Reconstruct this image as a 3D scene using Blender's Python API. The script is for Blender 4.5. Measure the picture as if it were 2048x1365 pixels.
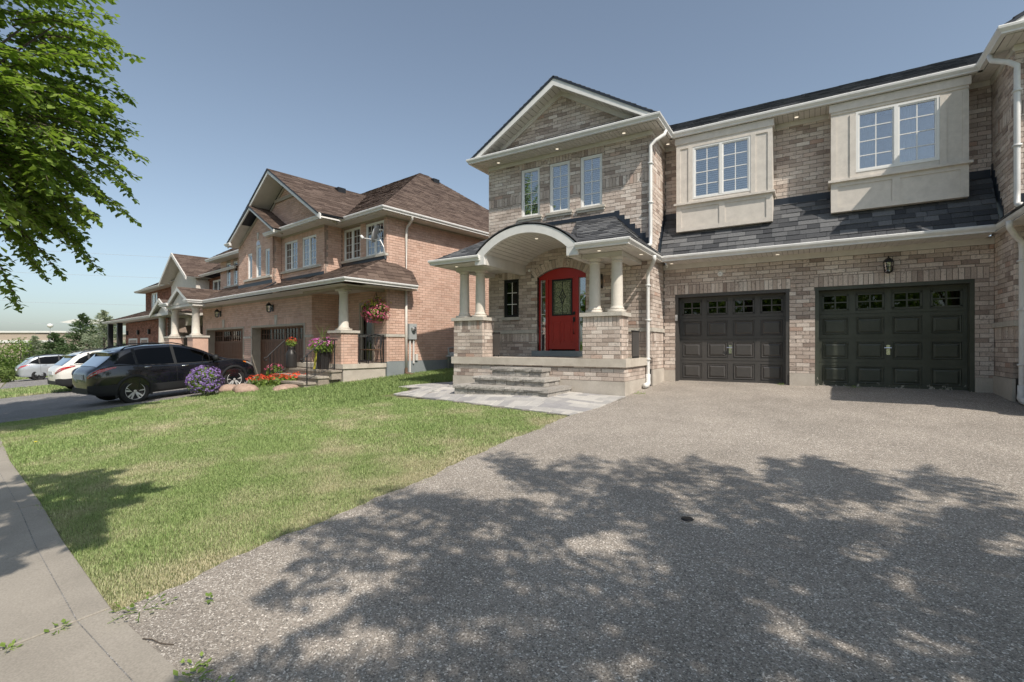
import bpy, bmesh, math, random
import numpy as np
from mathutils import Vector, Matrix
for o in list(bpy.data.objects): bpy.data.objects.remove(o)
SC = bpy.context.scene
COL = SC.collection
rnd = random.Random(11)
PI = math.pi

# ---------------------------------------------------------------- camera, light, exposure
CAM_A = math.radians(31.65)
cam_d = bpy.data.cameras.new('camera')
cam = bpy.data.objects.new('camera', cam_d); COL.objects.link(cam)
cam.location = (0, 0, 1.63)
cam.rotation_euler = (math.radians(90), 0, CAM_A)
cam_d.sensor_width = 36.0
cam_d.lens = 967.0/2048*36
cam_d.shift_y = 9.5/2048
cam_d.clip_start = 0.05; cam_d.clip_end = 2000
SC.camera = cam

SUN_EL = math.radians(48.5)
SUN_AZ = math.radians(117.5)          # clockwise from +Y
SKY_STRENGTH = 0.115
w = bpy.data.worlds.new('World'); SC.world = w; w.use_nodes = True
nt = w.node_tree; nt.nodes.clear()
sky = nt.nodes.new('ShaderNodeTexSky'); sky.sky_type = 'NISHITA'; sky.sun_disc = False
sky.sun_elevation = SUN_EL; sky.sun_rotation = SUN_AZ
sky.air_density = 1.0; sky.dust_density = 1.7; sky.ozone_density = 1.0; sky.altitude = 100
hs = nt.nodes.new('ShaderNodeHueSaturation'); hs.inputs['Saturation'].default_value = 0.68; hs.inputs['Value'].default_value = 0.95
bg = nt.nodes.new('ShaderNodeBackground'); bg.inputs[1].default_value = SKY_STRENGTH
wo = nt.nodes.new('ShaderNodeOutputWorld')
gm = nt.nodes.new('ShaderNodeGamma'); gm.inputs[1].default_value = 1.0
nt.links.new(sky.outputs[0], gm.inputs[0]); nt.links.new(gm.outputs[0], hs.inputs['Color']); tn = nt.nodes.new('ShaderNodeMix'); tn.data_type = 'RGBA'; tn.blend_type = 'MULTIPLY'; tn.inputs[0].default_value = 1; tn.inputs[7].default_value = (.83,.905,.935,1)
nt.links.new(hs.outputs[0], tn.inputs[6]); nt.links.new(tn.outputs[2], bg.inputs[0]); nt.links.new(bg.outputs[0], wo.inputs[0])
sd = bpy.data.lights.new('sun', 'SUN'); sd.energy = 3.3; sd.angle = math.radians(0.53); sd.color = (1.0, 0.92, 0.81)
sun = bpy.data.objects.new('sun', sd); COL.objects.link(sun)
sdir = Vector((math.sin(SUN_AZ)*math.cos(SUN_EL), math.cos(SUN_AZ)*math.cos(SUN_EL), math.sin(SUN_EL)))
sun.rotation_euler = sdir.to_track_quat('Z', 'Y').to_euler()
sun.location = (20, -10, 30)
SC.view_settings.view_transform = 'Standard'; SC.view_settings.look = 'None'
SC.view_settings.exposure = 0.5; SC.view_settings.gamma = 1.0; SC.view_settings.use_curve_mapping = False
SC.render.engine = 'CYCLES'

# ---------------------------------------------------------------- materials
def mat(name, col=(.5,.5,.5), rough=.7, metal=0, spec=.3, coat=0):
    m = bpy.data.materials.new(name); m.use_nodes = True
    b = m.node_tree.nodes['Principled BSDF']
    b.inputs['Base Color'].default_value = (*col, 1); b.inputs['Roughness'].default_value = rough
    b.inputs['Metallic'].default_value = metal; b.inputs['Specular IOR Level'].default_value = spec
    if coat: b.inputs['Coat Weight'].default_value = coat; b.inputs['Coat Roughness'].default_value = .03
    return m
def nd(m, t, **kw):
    n = m.node_tree.nodes.new(t)
    for k, v in kw.items():
        if k in n.inputs: n.inputs[k].default_value = v
        else: setattr(n, k, v)
    return n
def ln(m, a, b): m.node_tree.links.new(a, b)
def ramp(m, stops, interp='LINEAR'):
    r = m.node_tree.nodes.new('ShaderNodeValToRGB'); e = r.color_ramp; e.interpolation = interp
    while len(e.elements) > 1: e.elements.remove(e.elements[0])
    e.elements[0].position = stops[0][0]; e.elements[0].color = (*stops[0][1], 1)
    for p, c in stops[1:]:
        q = e.elements.new(p); q.color = (*c, 1)
    return r
def mixc(m, fac, a, b, mode='MIX'):
    n = m.node_tree.nodes.new('ShaderNodeMix'); n.data_type = 'RGBA'; n.blend_type = mode
    for i, v in ((0, fac), (6, a), (7, b)):
        if hasattr(v, 'is_linked') or hasattr(v, 'links'): ln(m, v, n.inputs[i])
        elif i == 0: n.inputs[0].default_value = v
        else: n.inputs[i].default_value = (*v, 1)
    return n.outputs[2]
def geo_co(m): return m.node_tree.nodes.new('ShaderNodeNewGeometry').outputs['Position']
def piece_random(m):
    oi = nd(m, 'ShaderNodeObjectInfo'); g = nd(m, 'ShaderNodeNewGeometry')
    a = nd(m, 'ShaderNodeMath', operation='ADD'); ln(m, oi.outputs['Random'], a.inputs[0]); ln(m, g.outputs['Random Per Island'], a.inputs[1])
    wn = nd(m, 'ShaderNodeTexWhiteNoise', noise_dimensions='1D'); ln(m, a.outputs[0], wn.inputs['W'])
    return wn
def bump(m, height, strength=.3, dist=.01):
    b = nd(m, 'ShaderNodeBump'); b.inputs['Strength'].default_value = strength; b.inputs['Distance'].default_value = dist
    ln(m, height, b.inputs['Height']); ln(m, b.outputs[0], m.node_tree.nodes['Principled BSDF'].inputs['Normal'])
def setc(m, c): ln(m, c, m.node_tree.nodes['Principled BSDF'].inputs['Base Color'])
def noise(m, scale, detail=4, rough=.55, co=None, stretch=None):
    n = nd(m, 'ShaderNodeTexNoise'); n.inputs['Scale'].default_value = scale; n.inputs['Detail'].default_value = detail; n.inputs['Roughness'].default_value = rough
    c = co or geo_co(m)
    if stretch:
        mp = nd(m, 'ShaderNodeMapping'); mp.inputs['Scale'].default_value = stretch; ln(m, c, mp.inputs[0]); c = mp.outputs[0]
    ln(m, c, n.inputs['Vector']); return n

def brick_mat(name, stops, blotch, blotch_amt, sc=22):
    m = mat(name, rough=.9, spec=.15)
    r = piece_random(m); cr = ramp(m, stops); ln(m, r.outputs['Value'], cr.inputs[0])
    n1 = noise(m, sc, 5, .65); r1 = ramp(m, [(.52,(0,0,0)), (.72,(1,1,1))]); ln(m, n1.outputs[0], r1.inputs[0])
    s = nd(m, 'ShaderNodeSeparateColor'); ln(m, r.outputs['Color'], s.inputs[0])
    mu = nd(m, 'ShaderNodeMath', operation='MULTIPLY'); ln(m, r1.outputs[0], mu.inputs[0]); ln(m, s.outputs[1], mu.inputs[1])
    m2 = nd(m, 'ShaderNodeMath', operation='MULTIPLY'); ln(m, mu.outputs[0], m2.inputs[0]); m2.inputs[1].default_value = blotch_amt
    c = mixc(m, m2.outputs[0], cr.outputs[0], blotch)
    n2 = noise(m, 90, 3); r2 = ramp(m, [(.3,(.78,.78,.78)), (.7,(1.15,1.15,1.15))]); ln(m, n2.outputs[0], r2.inputs[0])
    c = mixc(m, 1.0, c, r2.outputs[0], 'MULTIPLY')
    n3 = noise(m, 1.3, 3); r3 = ramp(m, [(.3,(.86,.86,.86)), (.7,(1.08,1.08,1.08))]); ln(m, n3.outputs[0], r3.inputs[0])
    c = mixc(m, 1.0, c, r3.outputs[0], 'MULTIPLY')
    setc(m, c); bump(m, n2.outputs[0], .5, .006); return m
M = {}
M['brick'] = brick_mat('grey_beige_brick', [(0,(.32,.25,.215)), (.10,(.45,.37,.32)), (.4,(.565,.47,.41)), (.75,(.655,.56,.495)), (.94,(.72,.64,.575)), (1,(.48,.33,.265))], (.12,.10,.09), .95)
M['brick_pink'] = brick_mat('salmon_brick', [(0,(.57,.375,.295)), (.3,(.65,.445,.355)), (.8,(.69,.485,.395)), (1,(.60,.41,.33))], (.36,.25,.21), .6)
M['brick_red'] = brick_mat('dark_red_brick', [(0,(.17,.075,.052)), (.5,(.27,.12,.082)), (1,(.36,.17,.12))], (.08,.05,.04), .8)
def rough_mat(name, c1, c2, sc=8, fine=120, bs=.3, rough=.9, stretch=None):
    m = mat(name, rough=rough, spec=.2)
    n = noise(m, sc, 5, .6, stretch=stretch); r = ramp(m, [(.3, c1), (.7, c2)]); ln(m, n.outputs[0], r.inputs[0])
    f = noise(m, fine, 3); rr = ramp(m, [(.3,(.85,.85,.85)), (.7,(1.12,1.12,1.12))]); ln(m, f.outputs[0], rr.inputs[0])
    setc(m, mixc(m, 1.0, r.outputs[0], rr.outputs[0], 'MULTIPLY')); bump(m, f.outputs[0], bs, .005); return m
M['mortar'] = rough_mat('mortar', (.20,.18,.16), (.28,.255,.23))
M['mortar_pink'] = rough_mat('mortar_pink', (.30,.235,.2), (.40,.32,.275))
M['concrete'] = rough_mat('cast_concrete', (.45,.40,.34), (.60,.545,.475), 3)
M['foundation'] = rough_mat('poured_foundation', (.42,.375,.325), (.56,.51,.45), 2.2)
M['grey_parge'] = rough_mat('grey_parging', (.22,.245,.26), (.27,.30,.31), 2.2)
M['cut_stone'] = rough_mat('cut_stone', (.45,.42,.37), (.58,.54,.48), 6, 60, .4)
def piece_mat(name, stops, sc=30, bs=.5, rough=.9, dist=.008, lo=.8, hi=1.15):
    m = mat(name, rough=rough, spec=.2)
    r = piece_random(m); cr = ramp(m, stops); ln(m, r.outputs['Value'], cr.inputs[0])
    n = noise(m, sc, 5, .65); rr = ramp(m, [(.3,(lo,)*3), (.7,(hi,)*3)]); ln(m, n.outputs[0], rr.inputs[0])
    n2 = noise(m, 160, 2); r2 = ramp(m, [(.3,(.8,.8,.8)), (.7,(1.18,1.18,1.18))]); ln(m, n2.outputs[0], r2.inputs[0])
    c = mixc(m, 1.0, cr.outputs[0], rr.outputs[0], 'MULTIPLY')
    setc(m, mixc(m, 1.0, c, r2.outputs[0], 'MULTIPLY')); bump(m, n.outputs[0], bs, dist); return m
M['shingle'] = piece_mat('charcoal_shingle', [(0,(.052,.054,.06)), (.35,(.082,.084,.09)), (.7,(.122,.124,.13)), (1,(.16,.161,.165))], 40)
M['shingle_brown'] = piece_mat('brown_shingle', [(0,(.085,.06,.05)), (.5,(.125,.09,.073)), (1,(.165,.122,.10))], 40)
M['flashing'] = mat('black_flashing', (.018,.024,.036), .45, 0, .5)
M['block'] = piece_mat('split_stone_block', [(0,(.29,.27,.25)), (.5,(.38,.355,.325)), (1,(.46,.43,.395))], 28, .8, .9, .015, .72, 1.18)
M['paver'] = piece_mat('pale_paver', [(0,(.31,.30,.305)), (.4,(.40,.385,.37)), (.75,(.47,.45,.425)), (1,(.52,.495,.46))], 5, .3, .85, .004, .9, 1.08)
M['boulder'] = rough_mat('pink_boulder', (.30,.21,.165), (.48,.35,.28), 9, 60, .6)
M['flagstone'] = piece_mat('tan_flagstone', [(0,(.26,.22,.18)), (.5,(.37,.32,.27)), (1,(.45,.40,.34))], 14, .8, .9, .01, .75, 1.15)

def paint(name, c, rough=.5, dirt=.12, sc=4, spec=.35):
    m = mat(name, c, rough, 0, spec)
    n = noise(m, sc, 6, .7); r = ramp(m, [(.35, tuple(x*(1-dirt) for x in c)), (.65, c)]); ln(m, n.outputs[0], r.inputs[0])
    setc(m, r.outputs[0]); f = noise(m, 60, 2); bump(m, f.outputs[0], .06, .004); return m
M['white_trim'] = paint('white_aluminium', (.74,.73,.71), .42)
M['cream_trim'] = paint('cream_aluminium', (.66,.63,.585), .5)
M['soffit'] = paint('beige_soffit', (.64,.61,.57), .6)
M['groove'] = mat('soffit_groove', (.20,.18,.16), .8)
M['stucco_trim'] = paint('beige_stucco_board', (.69,.635,.575), .75, .16, 6)
M['pvc'] = paint('white_vinyl', (.80,.79,.77), .35, .05)
M['taupe'] = paint('taupe_trim', (.40,.35,.285), .6)
M['column'] = paint('cream_column', (.66,.61,.54), .7, .1, 8)
M['red'] = paint('red_door_paint', (.42,.018,.014), .32, .1, 3, .5)
M['charcoal'] = paint('charcoal_door_paint', (.074,.069,.066), .42, .15, 3, .45)
M['darkgreen'] = paint('dark_green_door_paint', (.074,.080,.062), .45, .3, 2.2, .45)
def chipped(m, zmax):   # flaked paint low on the door where it has worn to pale primer
    g = nd(m, 'ShaderNodeNewGeometry'); sp = nd(m, 'ShaderNodeSeparateXYZ'); ln(m, g.outputs['Position'], sp.inputs[0])
    n = noise(m, 9, 6, .75, stretch=(1,1,.5)); rz = nd(m, 'ShaderNodeMapRange'); rz.inputs['From Min'].default_value = .74; rz.inputs['From Max'].default_value = zmax; rz.inputs['To Min'].default_value = .17; rz.inputs['To Max'].default_value = -.15; ln(m, sp.outputs['Z'], rz.inputs['Value'])
    a = nd(m, 'ShaderNodeMath', operation='ADD'); ln(m, n.outputs[0], a.inputs[0]); ln(m, rz.outputs[0], a.inputs[1]); r = ramp(m, [(.66,(0,0,0)), (.69,(1,1,1))]); ln(m, a.outputs[0], r.inputs[0])
    b = m.node_tree.nodes['Principled BSDF']; old = b.inputs['Base Color'].links[0].from_socket; ln(m, mixc(m, r.outputs[0], old, (.42,.39,.34)), b.inputs['Base Color'])
chipped(M['darkgreen'], 1.15)
M['blackframe'] = paint('black_frame', (.012,.013,.014), .4, .1)
M['doorbrown'] = paint('brown_garage_paint', (.155,.082,.052), .55, .15)
M['iron'] = mat('black_iron', (.018,.018,.020), .45, .3, .5)
M['chrome'] = mat('chrome', (.75,.75,.75), .18, 1)
M['greymetal'] = mat('grey_metal', (.42,.43,.44), .4, .2, .4)
M['meter'] = mat('grey_meter_paint', (.36,.38,.38), .5)
M['darkbox'] = mat('dark_interior', (.012,.012,.013), .9)
M['blind'] = mat('white_blind', (.74,.76,.78), .6)
M['curtain'] = paint('sheer_curtain', (.80,.78,.76), .8, .25, 9)
M['rubber'] = mat('tyre_rubber', (.022,.022,.023), .75)
M['plastic'] = mat('black_plastic', (.022,.023,.025), .55)
M['rim_silver'] = mat('rim_silver', (.62,.62,.61), .35, .35)
M['rim_black'] = mat('rim_black', (.015,.015,.016), .3, .3)
M['carblack'] = mat('black_car_paint', (.006,.007,.012), .22, 0, .5, 1.0)
M['carwhite'] = mat('white_car_paint', (.72,.70,.66), .28, 0, .5, 1.0)
M['carsilver'] = mat('silver_car_paint', (.42,.45,.48), .3, .35, .5, 1.0)
M['lampred'] = mat('red_lens', (.42,.012,.012), .12, 0, .6, 1)
M['lampclear'] = mat('clear_lens', (.45,.45,.45), .1, .4, .6, 1)
M['amber'] = mat('amber_lens', (.6,.16,.02), .15, 0, .6, 1)
M['plate'] = mat('number_plate', (.6,.62,.65), .5)
M['bark'] = rough_mat('bark', (.07,.055,.042), (.16,.13,.105), 12, 50, .8)
M['pot'] = mat('dark_pot', (.03,.028,.028), .4)
M['wood'] = paint('wood', (.16,.09,.05), .6)
M['rubberhose'] = paint('brown_drain_pipe', (.16,.10,.07), .7)
M['factory'] = paint('tan_factory_cladding', (.45,.37,.30), .8)
M['whitefar'] = paint('white_far_cladding', (.72,.71,.68), .8)
def glass(name, tint=(.75,.8,.82), refl=.28):
    m = bpy.data.materials.new(name); m.use_nodes = True; t = m.node_tree; t.nodes.clear()
    o = t.nodes.new('ShaderNodeOutputMaterial'); mx = t.nodes.new('ShaderNodeMixShader')
    a = t.nodes.new('ShaderNodeBsdfTransparent'); a.inputs[0].default_value = (*tint, 1)
    g = t.nodes.new('ShaderNodeBsdfGlossy'); g.inputs['Roughness'].default_value = .02; g.inputs['Color'].default_value = (.92,.92,.92,1)
    f = t.nodes.new('ShaderNodeFresnel'); f.inputs[0].default_value = 1.5 if refl > .01 else 1.33
    ad = t.nodes.new('ShaderNodeMath'); ad.operation = 'ADD'; ad.use_clamp = True; ad.inputs[1].default_value = refl
    t.links.new(f.outputs[0], ad.inputs[0]); t.links.new(ad.outputs[0], mx.inputs[0])
    t.links.new(a.outputs[0], mx.inputs[1]); t.links.new(g.outputs[0], mx.inputs[2]); t.links.new(mx.outputs[0], o.inputs[0])
    return m
M['glass'] = glass('window_glass', (.88,.9,.92), .24); M['glass_dark'] = glass('dark_glass', (.25,.28,.28), .03)
M['carglass'] = glass('car_glass', (.06,.065,.07), .0)
def leaded():
    m = mat('textured_door_glass', (.05,.08,.04), .12, 0, .8)
    n = noise(m, 30, 4, .7); r = ramp(m, [(.35,(.03,.045,.025)), (.5,(.17,.20,.09)), (.65,(.36,.36,.22))]); ln(m, n.outputs[0], r.inputs[0]); setc(m, r.outputs[0])
    bump(m, n.outputs[0], .8, .02); return m
M['leaded'] = leaded()
def emit(name, c, s):
    m = bpy.data.materials.new(name); m.use_nodes = True; b = m.node_tree.nodes['Principled BSDF']
    b.inputs['Base Color'].default_value = (*c, 1); b.inputs['Emission Color'].default_value = (*c, 1); b.inputs['Emission Strength'].default_value = s; return m
M['lit'] = emit('warm_lit_lens', (1,.88,.7), .65)
M['bulb'] = emit('warm_bulb', (1,.62,.28), 1.6)

def leafmat(name, a, b, trans=.35, rough=.5):
    m = bpy.data.materials.new(name); m.use_nodes = True; t = m.node_tree
    p = t.nodes['Principled BSDF']; p.inputs['Roughness'].default_value = rough; p.inputs['Specular IOR Level'].default_value = .35
    g = nd(m, 'ShaderNodeNewGeometry'); r = ramp(m, [(0, a), (1, b)]); ln(m, g.outputs['Random Per Island'], r.inputs[0])
    n = noise(m, 1.2, 2); rr = ramp(m, [(.35,(.75,.8,.7)), (.65,(1.2,1.15,1.1))]); ln(m, n.outputs[0], rr.inputs[0])
    c = mixc(m, 1.0, r.outputs[0], rr.outputs[0], 'MULTIPLY'); ln(m, c, p.inputs['Base Color'])
    tr = t.nodes.new('ShaderNodeBsdfTranslucent'); ln(m, mixc(m, 1.0, c, (1.5,1.6,.7), 'MULTIPLY'), tr.inputs[0])
    mx = t.nodes.new('ShaderNodeMixShader'); mx.inputs[0].default_value = trans
    ln(m, p.outputs[0], mx.inputs[1]); ln(m, tr.outputs[0], mx.inputs[2]); ln(m, mx.outputs[0], t.nodes['Material Output'].inputs[0]); return m
M['leaf'] = leafmat('elm_leaf', (.12,.19,.045), (.27,.36,.10), .45, .42)
M['spruce_green'] = leafmat('spruce_needles', (.06,.10,.045), (.12,.18,.08), .15, .7)
M['spruce_blue'] = leafmat('pale_spruce_needles', (.20,.24,.17), (.36,.40,.31), .15, .7)
M['bush'] = leafmat('bush_leaf', (.10,.16,.04), (.20,.28,.08), .35)
M['juniper'] = leafmat('juniper_leaf', (.09,.14,.035), (.17,.22,.07), .3)
M['weed'] = leafmat('weed_leaf', (.15,.23,.05), (.26,.36,.10), .35)
M['petal_purple'] = leafmat('purple_petal', (.22,.12,.46), (.42,.30,.68), .3)
M['petal_pink'] = leafmat('pink_petal', (.60,.10,.26), (.78,.26,.42), .3)
M['petal_magenta'] = leafmat('magenta_petal', (.45,.10,.40), (.68,.25,.60), .3)
M['petal_yellow'] = leafmat('yellow_petal', (.60,.48,.05), (.55,.55,.10), .3)
M['petal_red'] = leafmat('red_petal', (.60,.05,.025), (.78,.12,.06), .3)

def grassmat():
    m = bpy.data.materials.new('grass_blade'); m.use_nodes = True; t = m.node_tree
    p = t.nodes['Principled BSDF']; p.inputs['Roughness'].default_value = .6; p.inputs['Specular IOR Level'].default_value = .2
    at = nd(m, 'ShaderNodeAttribute', attribute_name='dry')
    g = nd(m, 'ShaderNodeNewGeometry'); r = ramp(m, [(0,(.22,.31,.11)), (.6,(.34,.45,.165)), (1,(.46,.56,.24))]); ln(m, g.outputs['Random Per Island'], r.inputs[0])
    r2 = ramp(m, [(0,(.56,.50,.32)), (1,(.66,.61,.42))]); ln(m, g.outputs['Random Per Island'], r2.inputs[0])
    c = mixc(m, at.outputs['Fac'], r.outputs[0], r2.outputs[0]); ln(m, c, p.inputs['Base Color'])
    tr = t.nodes.new('ShaderNodeBsdfTranslucent'); ln(m, c, tr.inputs[0])
    mx = t.nodes.new('ShaderNodeMixShader'); mx.inputs[0].default_value = .3
    ln(m, p.outputs[0], mx.inputs[1]); ln(m, tr.outputs[0], mx.inputs[2]); ln(m, mx.outputs[0], t.nodes['Material Output'].inputs[0]); return m
M['grass'] = grassmat()
def lawnmat():
    m = mat('lawn_soil', rough=.95, spec=.1)
    n = noise(m, .7, 5, .6); r = ramp(m, [(.35,(.15,.17,.07)), (.65,(.28,.27,.15))]); ln(m, n.outputs[0], r.inputs[0])
    f = noise(m, 60, 4, .7); rr = ramp(m, [(.3,(.6,.6,.6)), (.7,(1.25,1.25,1.25))]); ln(m, f.outputs[0], rr.inputs[0])
    setc(m, mixc(m, 1.0, r.outputs[0], rr.outputs[0], 'MULTIPLY')); bump(m, f.outputs[0], .6, .02); return m
M['lawn'] = lawnmat()
def asphalt(name, base, light, dark, blotch=.18):
    m = mat(name, rough=.88, spec=.2)
    co = geo_co(m)
    v = nd(m, 'ShaderNodeTexVoronoi'); v.inputs['Scale'].default_value = 125; ln(m, co, v.inputs['Vector'])
    s = nd(m, 'ShaderNodeSeparateColor'); ln(m, v.outputs['Color'], s.inputs[0])
    r = ramp(m, [(0, dark), (.35, base), (.78, base), (.90, light), (1, tuple(min(1, x*1.7) for x in light))]); ln(m, s.outputs[0], r.inputs[0])
    v2 = nd(m, 'ShaderNodeTexVoronoi'); v2.inputs['Scale'].default_value = 280; ln(m, co, v2.inputs['Vector'])
    s2 = nd(m, 'ShaderNodeSeparateColor'); ln(m, v2.outputs['Color'], s2.inputs[0])
    r2 = ramp(m, [(0,(.72,.72,.72)), (.6,(1,1,1)), (1,(1.35,1.35,1.35))]); ln(m, s2.outputs[0], r2.inputs[0])
    c = mixc(m, 1.0, r.outputs[0], r2.outputs[0], 'MULTIPLY')
    n = noise(m, .9, 6, .65); rr = ramp(m, [(.3,(1-blotch,)*3), (.7,(1+blotch,)*3)]); ln(m, n.outputs[0], rr.inputs[0])
    c = mixc(m, 1.0, c, rr.outputs[0], 'MULTIPLY')
    setc(m, c)
    bump(m, v.outputs['Distance'], .7, .004); return m
M['asphalt'] = asphalt('old_asphalt', (.315,.278,.24), (.44,.405,.365), (.15,.135,.12))
M['asphalt2'] = asphalt('side_asphalt', (.24,.225,.21), (.30,.29,.28), (.1,.1,.1))
M['sidewalk'] = rough_mat('sidewalk_concrete', (.285,.258,.222), (.365,.33,.285), 1.6, 90, .25)

# ---------------------------------------------------------------- helpers
MIR = None        # mirror plane x for the right half of the semi
def mx(p): return (2*MIR-p[0], p[1], p[2]) if MIR is not None else tuple(p)
class Fr:         # a wall frame: u along the wall, v up it, n out of it
    def __init__(s, O, U, V=(0,0,1), N=None):
        s.O = Vector(O); s.U = Vector(U).normalized(); s.V = Vector(V).normalized()
        s.N = Vector(N).normalized() if N else s.U.cross(s.V)
    def p(s, u, v, n=0): return s.O + s.U*u + s.V*v + s.N*n
class MB:
    def __init__(s): s.v = []; s.f = []; s.mi = []
    def add(s, vs, fs, mi=0):
        k = len(s.v); s.v += [tuple(q) for q in vs]; s.f += [tuple(i+k for i in f) for f in fs]; s.mi += [mi]*len(fs)
    def hexa(s, q, mi=0):   # 8 corners: bottom 4 then top 4
        s.add(q, [(0,3,2,1),(4,5,6,7),(0,1,5,4),(1,2,6,5),(2,3,7,6),(3,0,4,7)], mi)
    def box(s, x0, x1, y0, y1, z0, z1, mi=0):
        s.hexa([(x0,y0,z0),(x1,y0,z0),(x1,y1,z0),(x0,y1,z0),(x0,y0,z1),(x1,y0,z1),(x1,y1,z1),(x0,y1,z1)], mi)
    def fb(s, fr, u0, u1, v0, v1, n0, n1, mi=0):
        s.hexa([fr.p(u0,v0,n1),fr.p(u1,v0,n1),fr.p(u1,v0,n0),fr.p(u0,v0,n0),fr.p(u0,v1,n1),fr.p(u1,v1,n1),fr.p(u1,v1,n0),fr.p(u0,v1,n0)], mi)
    def prism(s, fr, poly, n0, n1, mi=0):
        k = len(poly)
        s.add([fr.p(u,v,n1) for u,v in poly]+[fr.p(u,v,n0) for u,v in poly],
              [tuple(range(k)), tuple(range(2*k-1,k-1,-1))]+[(i,k+i,k+(i+1)%k,(i+1)%k) for i in range(k)], mi)
    def quad(s, a, b, c, d, mi=0): s.add([a,b,c,d], [(0,1,2,3)], mi)
    def tube(s, pts, r, n=8, mi=0, cap=True):
        pts = [Vector(p) for p in pts]; rs = r if isinstance(r, (list,tuple)) else [r]*len(pts)
        k0 = len(s.v); rings = []
        ref = None
        for i, p in enumerate(pts):
            d = (pts[min(i+1,len(pts)-1)]-pts[max(i-1,0)])
            if d.length < 1e-9: d = Vector((0,0,1))
            d.normalize()
            if ref is None: ref = Vector((0,0,1)) if abs(d.z) < .9 else Vector((1,0,0))
            a = d.cross(ref).normalized(); b = d.cross(a).normalized(); ref = b.cross(d) if False else ref
            rings.append([p + a*math.cos(2*PI*j/n)*rs[i] + b*math.sin(2*PI*j/n)*rs[i] for j in range(n)])
        vs = [q for rg in rings for q in rg]; fs = []
        for i in range(len(pts)-1):
            for j in range(n): fs.append((i*n+j, i*n+(j+1)%n, (i+1)*n+(j+1)%n, (i+1)*n+j))
        if cap: fs += [tuple(range(n-1,-1,-1)), tuple((len(pts)-1)*n+j for j in range(n))]
        s.add(vs, fs, mi)
    def lathe(s, c, prof, n=20, axis='z', mi=0):   # prof: (r, h)
        vs = []; fs = []
        for r, h in prof:
            for j in range(n):
                a = 2*PI*j/n
                if axis == 'z': vs.append((c[0]+r*math.cos(a), c[1]+r*math.sin(a), c[2]+h))
                elif axis == 'y': vs.append((c[0]+r*math.cos(a), c[1]+h, c[2]+r*math.sin(a)))
                else: vs.append((c[0]+h, c[1]+r*math.cos(a), c[2]+r*math.sin(a)))
        for i in range(len(prof)-1):
            for j in range(n): fs.append((i*n+j, i*n+(j+1)%n, (i+1)*n+(j+1)%n, (i+1)*n+j))
        fs += [tuple(range(n-1,-1,-1)), tuple((len(prof)-1)*n+j for j in range(n))]
        s.add(vs, fs, mi)
    def sweep(s, prof, path, mi=0):   # prof (out, z); path of (x,y,z), out = to the right of travel
        P = [Vector(p) for p in path]; vs = []; k = len(prof)
        for i, p in enumerate(P):
            ds = []
            if i > 0: ds.append((P[i]-P[i-1]).normalized())
            if i < len(P)-1: ds.append((P[i+1]-P[i]).normalized())
            ns = [Vector((d.y,-d.x,0)).normalized() for d in ds]
            n = ns[0] if len(ns) == 1 else (ns[0]+ns[1])/(1+ns[0].dot(ns[1]))
            vs += [p + n*o + Vector((0,0,z)) for o, z in prof]
        fs = []
        for i in range(len(P)-1):
            for j in range(k): fs.append((i*k+j, (i+1)*k+j, (i+1)*k+(j+1)%k, i*k+(j+1)%k))
        fs += [tuple(range(k-1,-1,-1)), tuple((len(P)-1)*k+j for j in range(k))]
        s.add(vs, fs, mi)
    def mesh(s, name, mats, smooth=False):
        me = bpy.data.meshes.new(name)
        V = [mx(p) for p in s.v]; F = [tuple(reversed(f)) for f in s.f] if MIR is not None else s.f
        me.from_pydata(V, [], F)
        for m in (mats if isinstance(mats, (list,tuple)) else [mats]): me.materials.append(m)
        if any(s.mi): me.polygons.foreach_set('material_index', s.mi)
        if smooth: me.polygons.foreach_set('use_smooth', [True]*len(F))
        me.update(); return me
    def build(s, name, mats, parent=None, smooth=False):
        return link(name, s.mesh(name, mats, smooth), parent)
INV = {}
def link(name, me, parent=None, mw=None):
    o = bpy.data.objects.new(name, me); COL.objects.link(o)
    if parent is not None:
        o.parent = parent
        if parent.name in INV: o.matrix_parent_inverse = INV[parent.name]
    if mw is not None: o.matrix_basis = mw
    return o
def tag(o, label=None, cat=None, group=None, kind=None):
    if label: o['label'] = label
    if cat: o['category'] = cat
    if group: o['group'] = group
    if kind: o['kind'] = kind
    return o
def thing(name, label, cat, loc=(0,0,0), rz=0, group=None, world=False):
    o = bpy.data.objects.new(name, None); COL.objects.link(o); o.empty_display_size = .3
    o.location = loc; o.rotation_euler = (0,0,rz)
    if world: INV[o.name] = (Matrix.Translation(loc) @ Matrix.Rotation(rz, 4, 'Z')).inverted()
    return tag(o, label, cat, group)
def copy_tree(o, parent=None):
    c = o.copy(); COL.objects.link(c)
    if parent is not None: c.parent = parent
    for ch in list(o.children): copy_tree(ch, c)
    return c
def grp_smooth(me, ang=40):
    pass
def gx(X):
    if X > -3: return 0.
    if X > -15: return .02*(X+3)
    return -.24+.0385*(max(X,-60)+15)
def gz(X, Y): return 0.0616*max(-2, min(Y, 14))+gx(X)

def proj_px(p):
    sa, ca = math.sin(CAM_A), math.cos(CAM_A)
    d = -p[0]*sa+p[1]*ca
    if d < .1: return None
    return 1024+967*(p[0]*ca+p[1]*sa)/d, 692-967*(p[2]-1.63)/d, d
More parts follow.
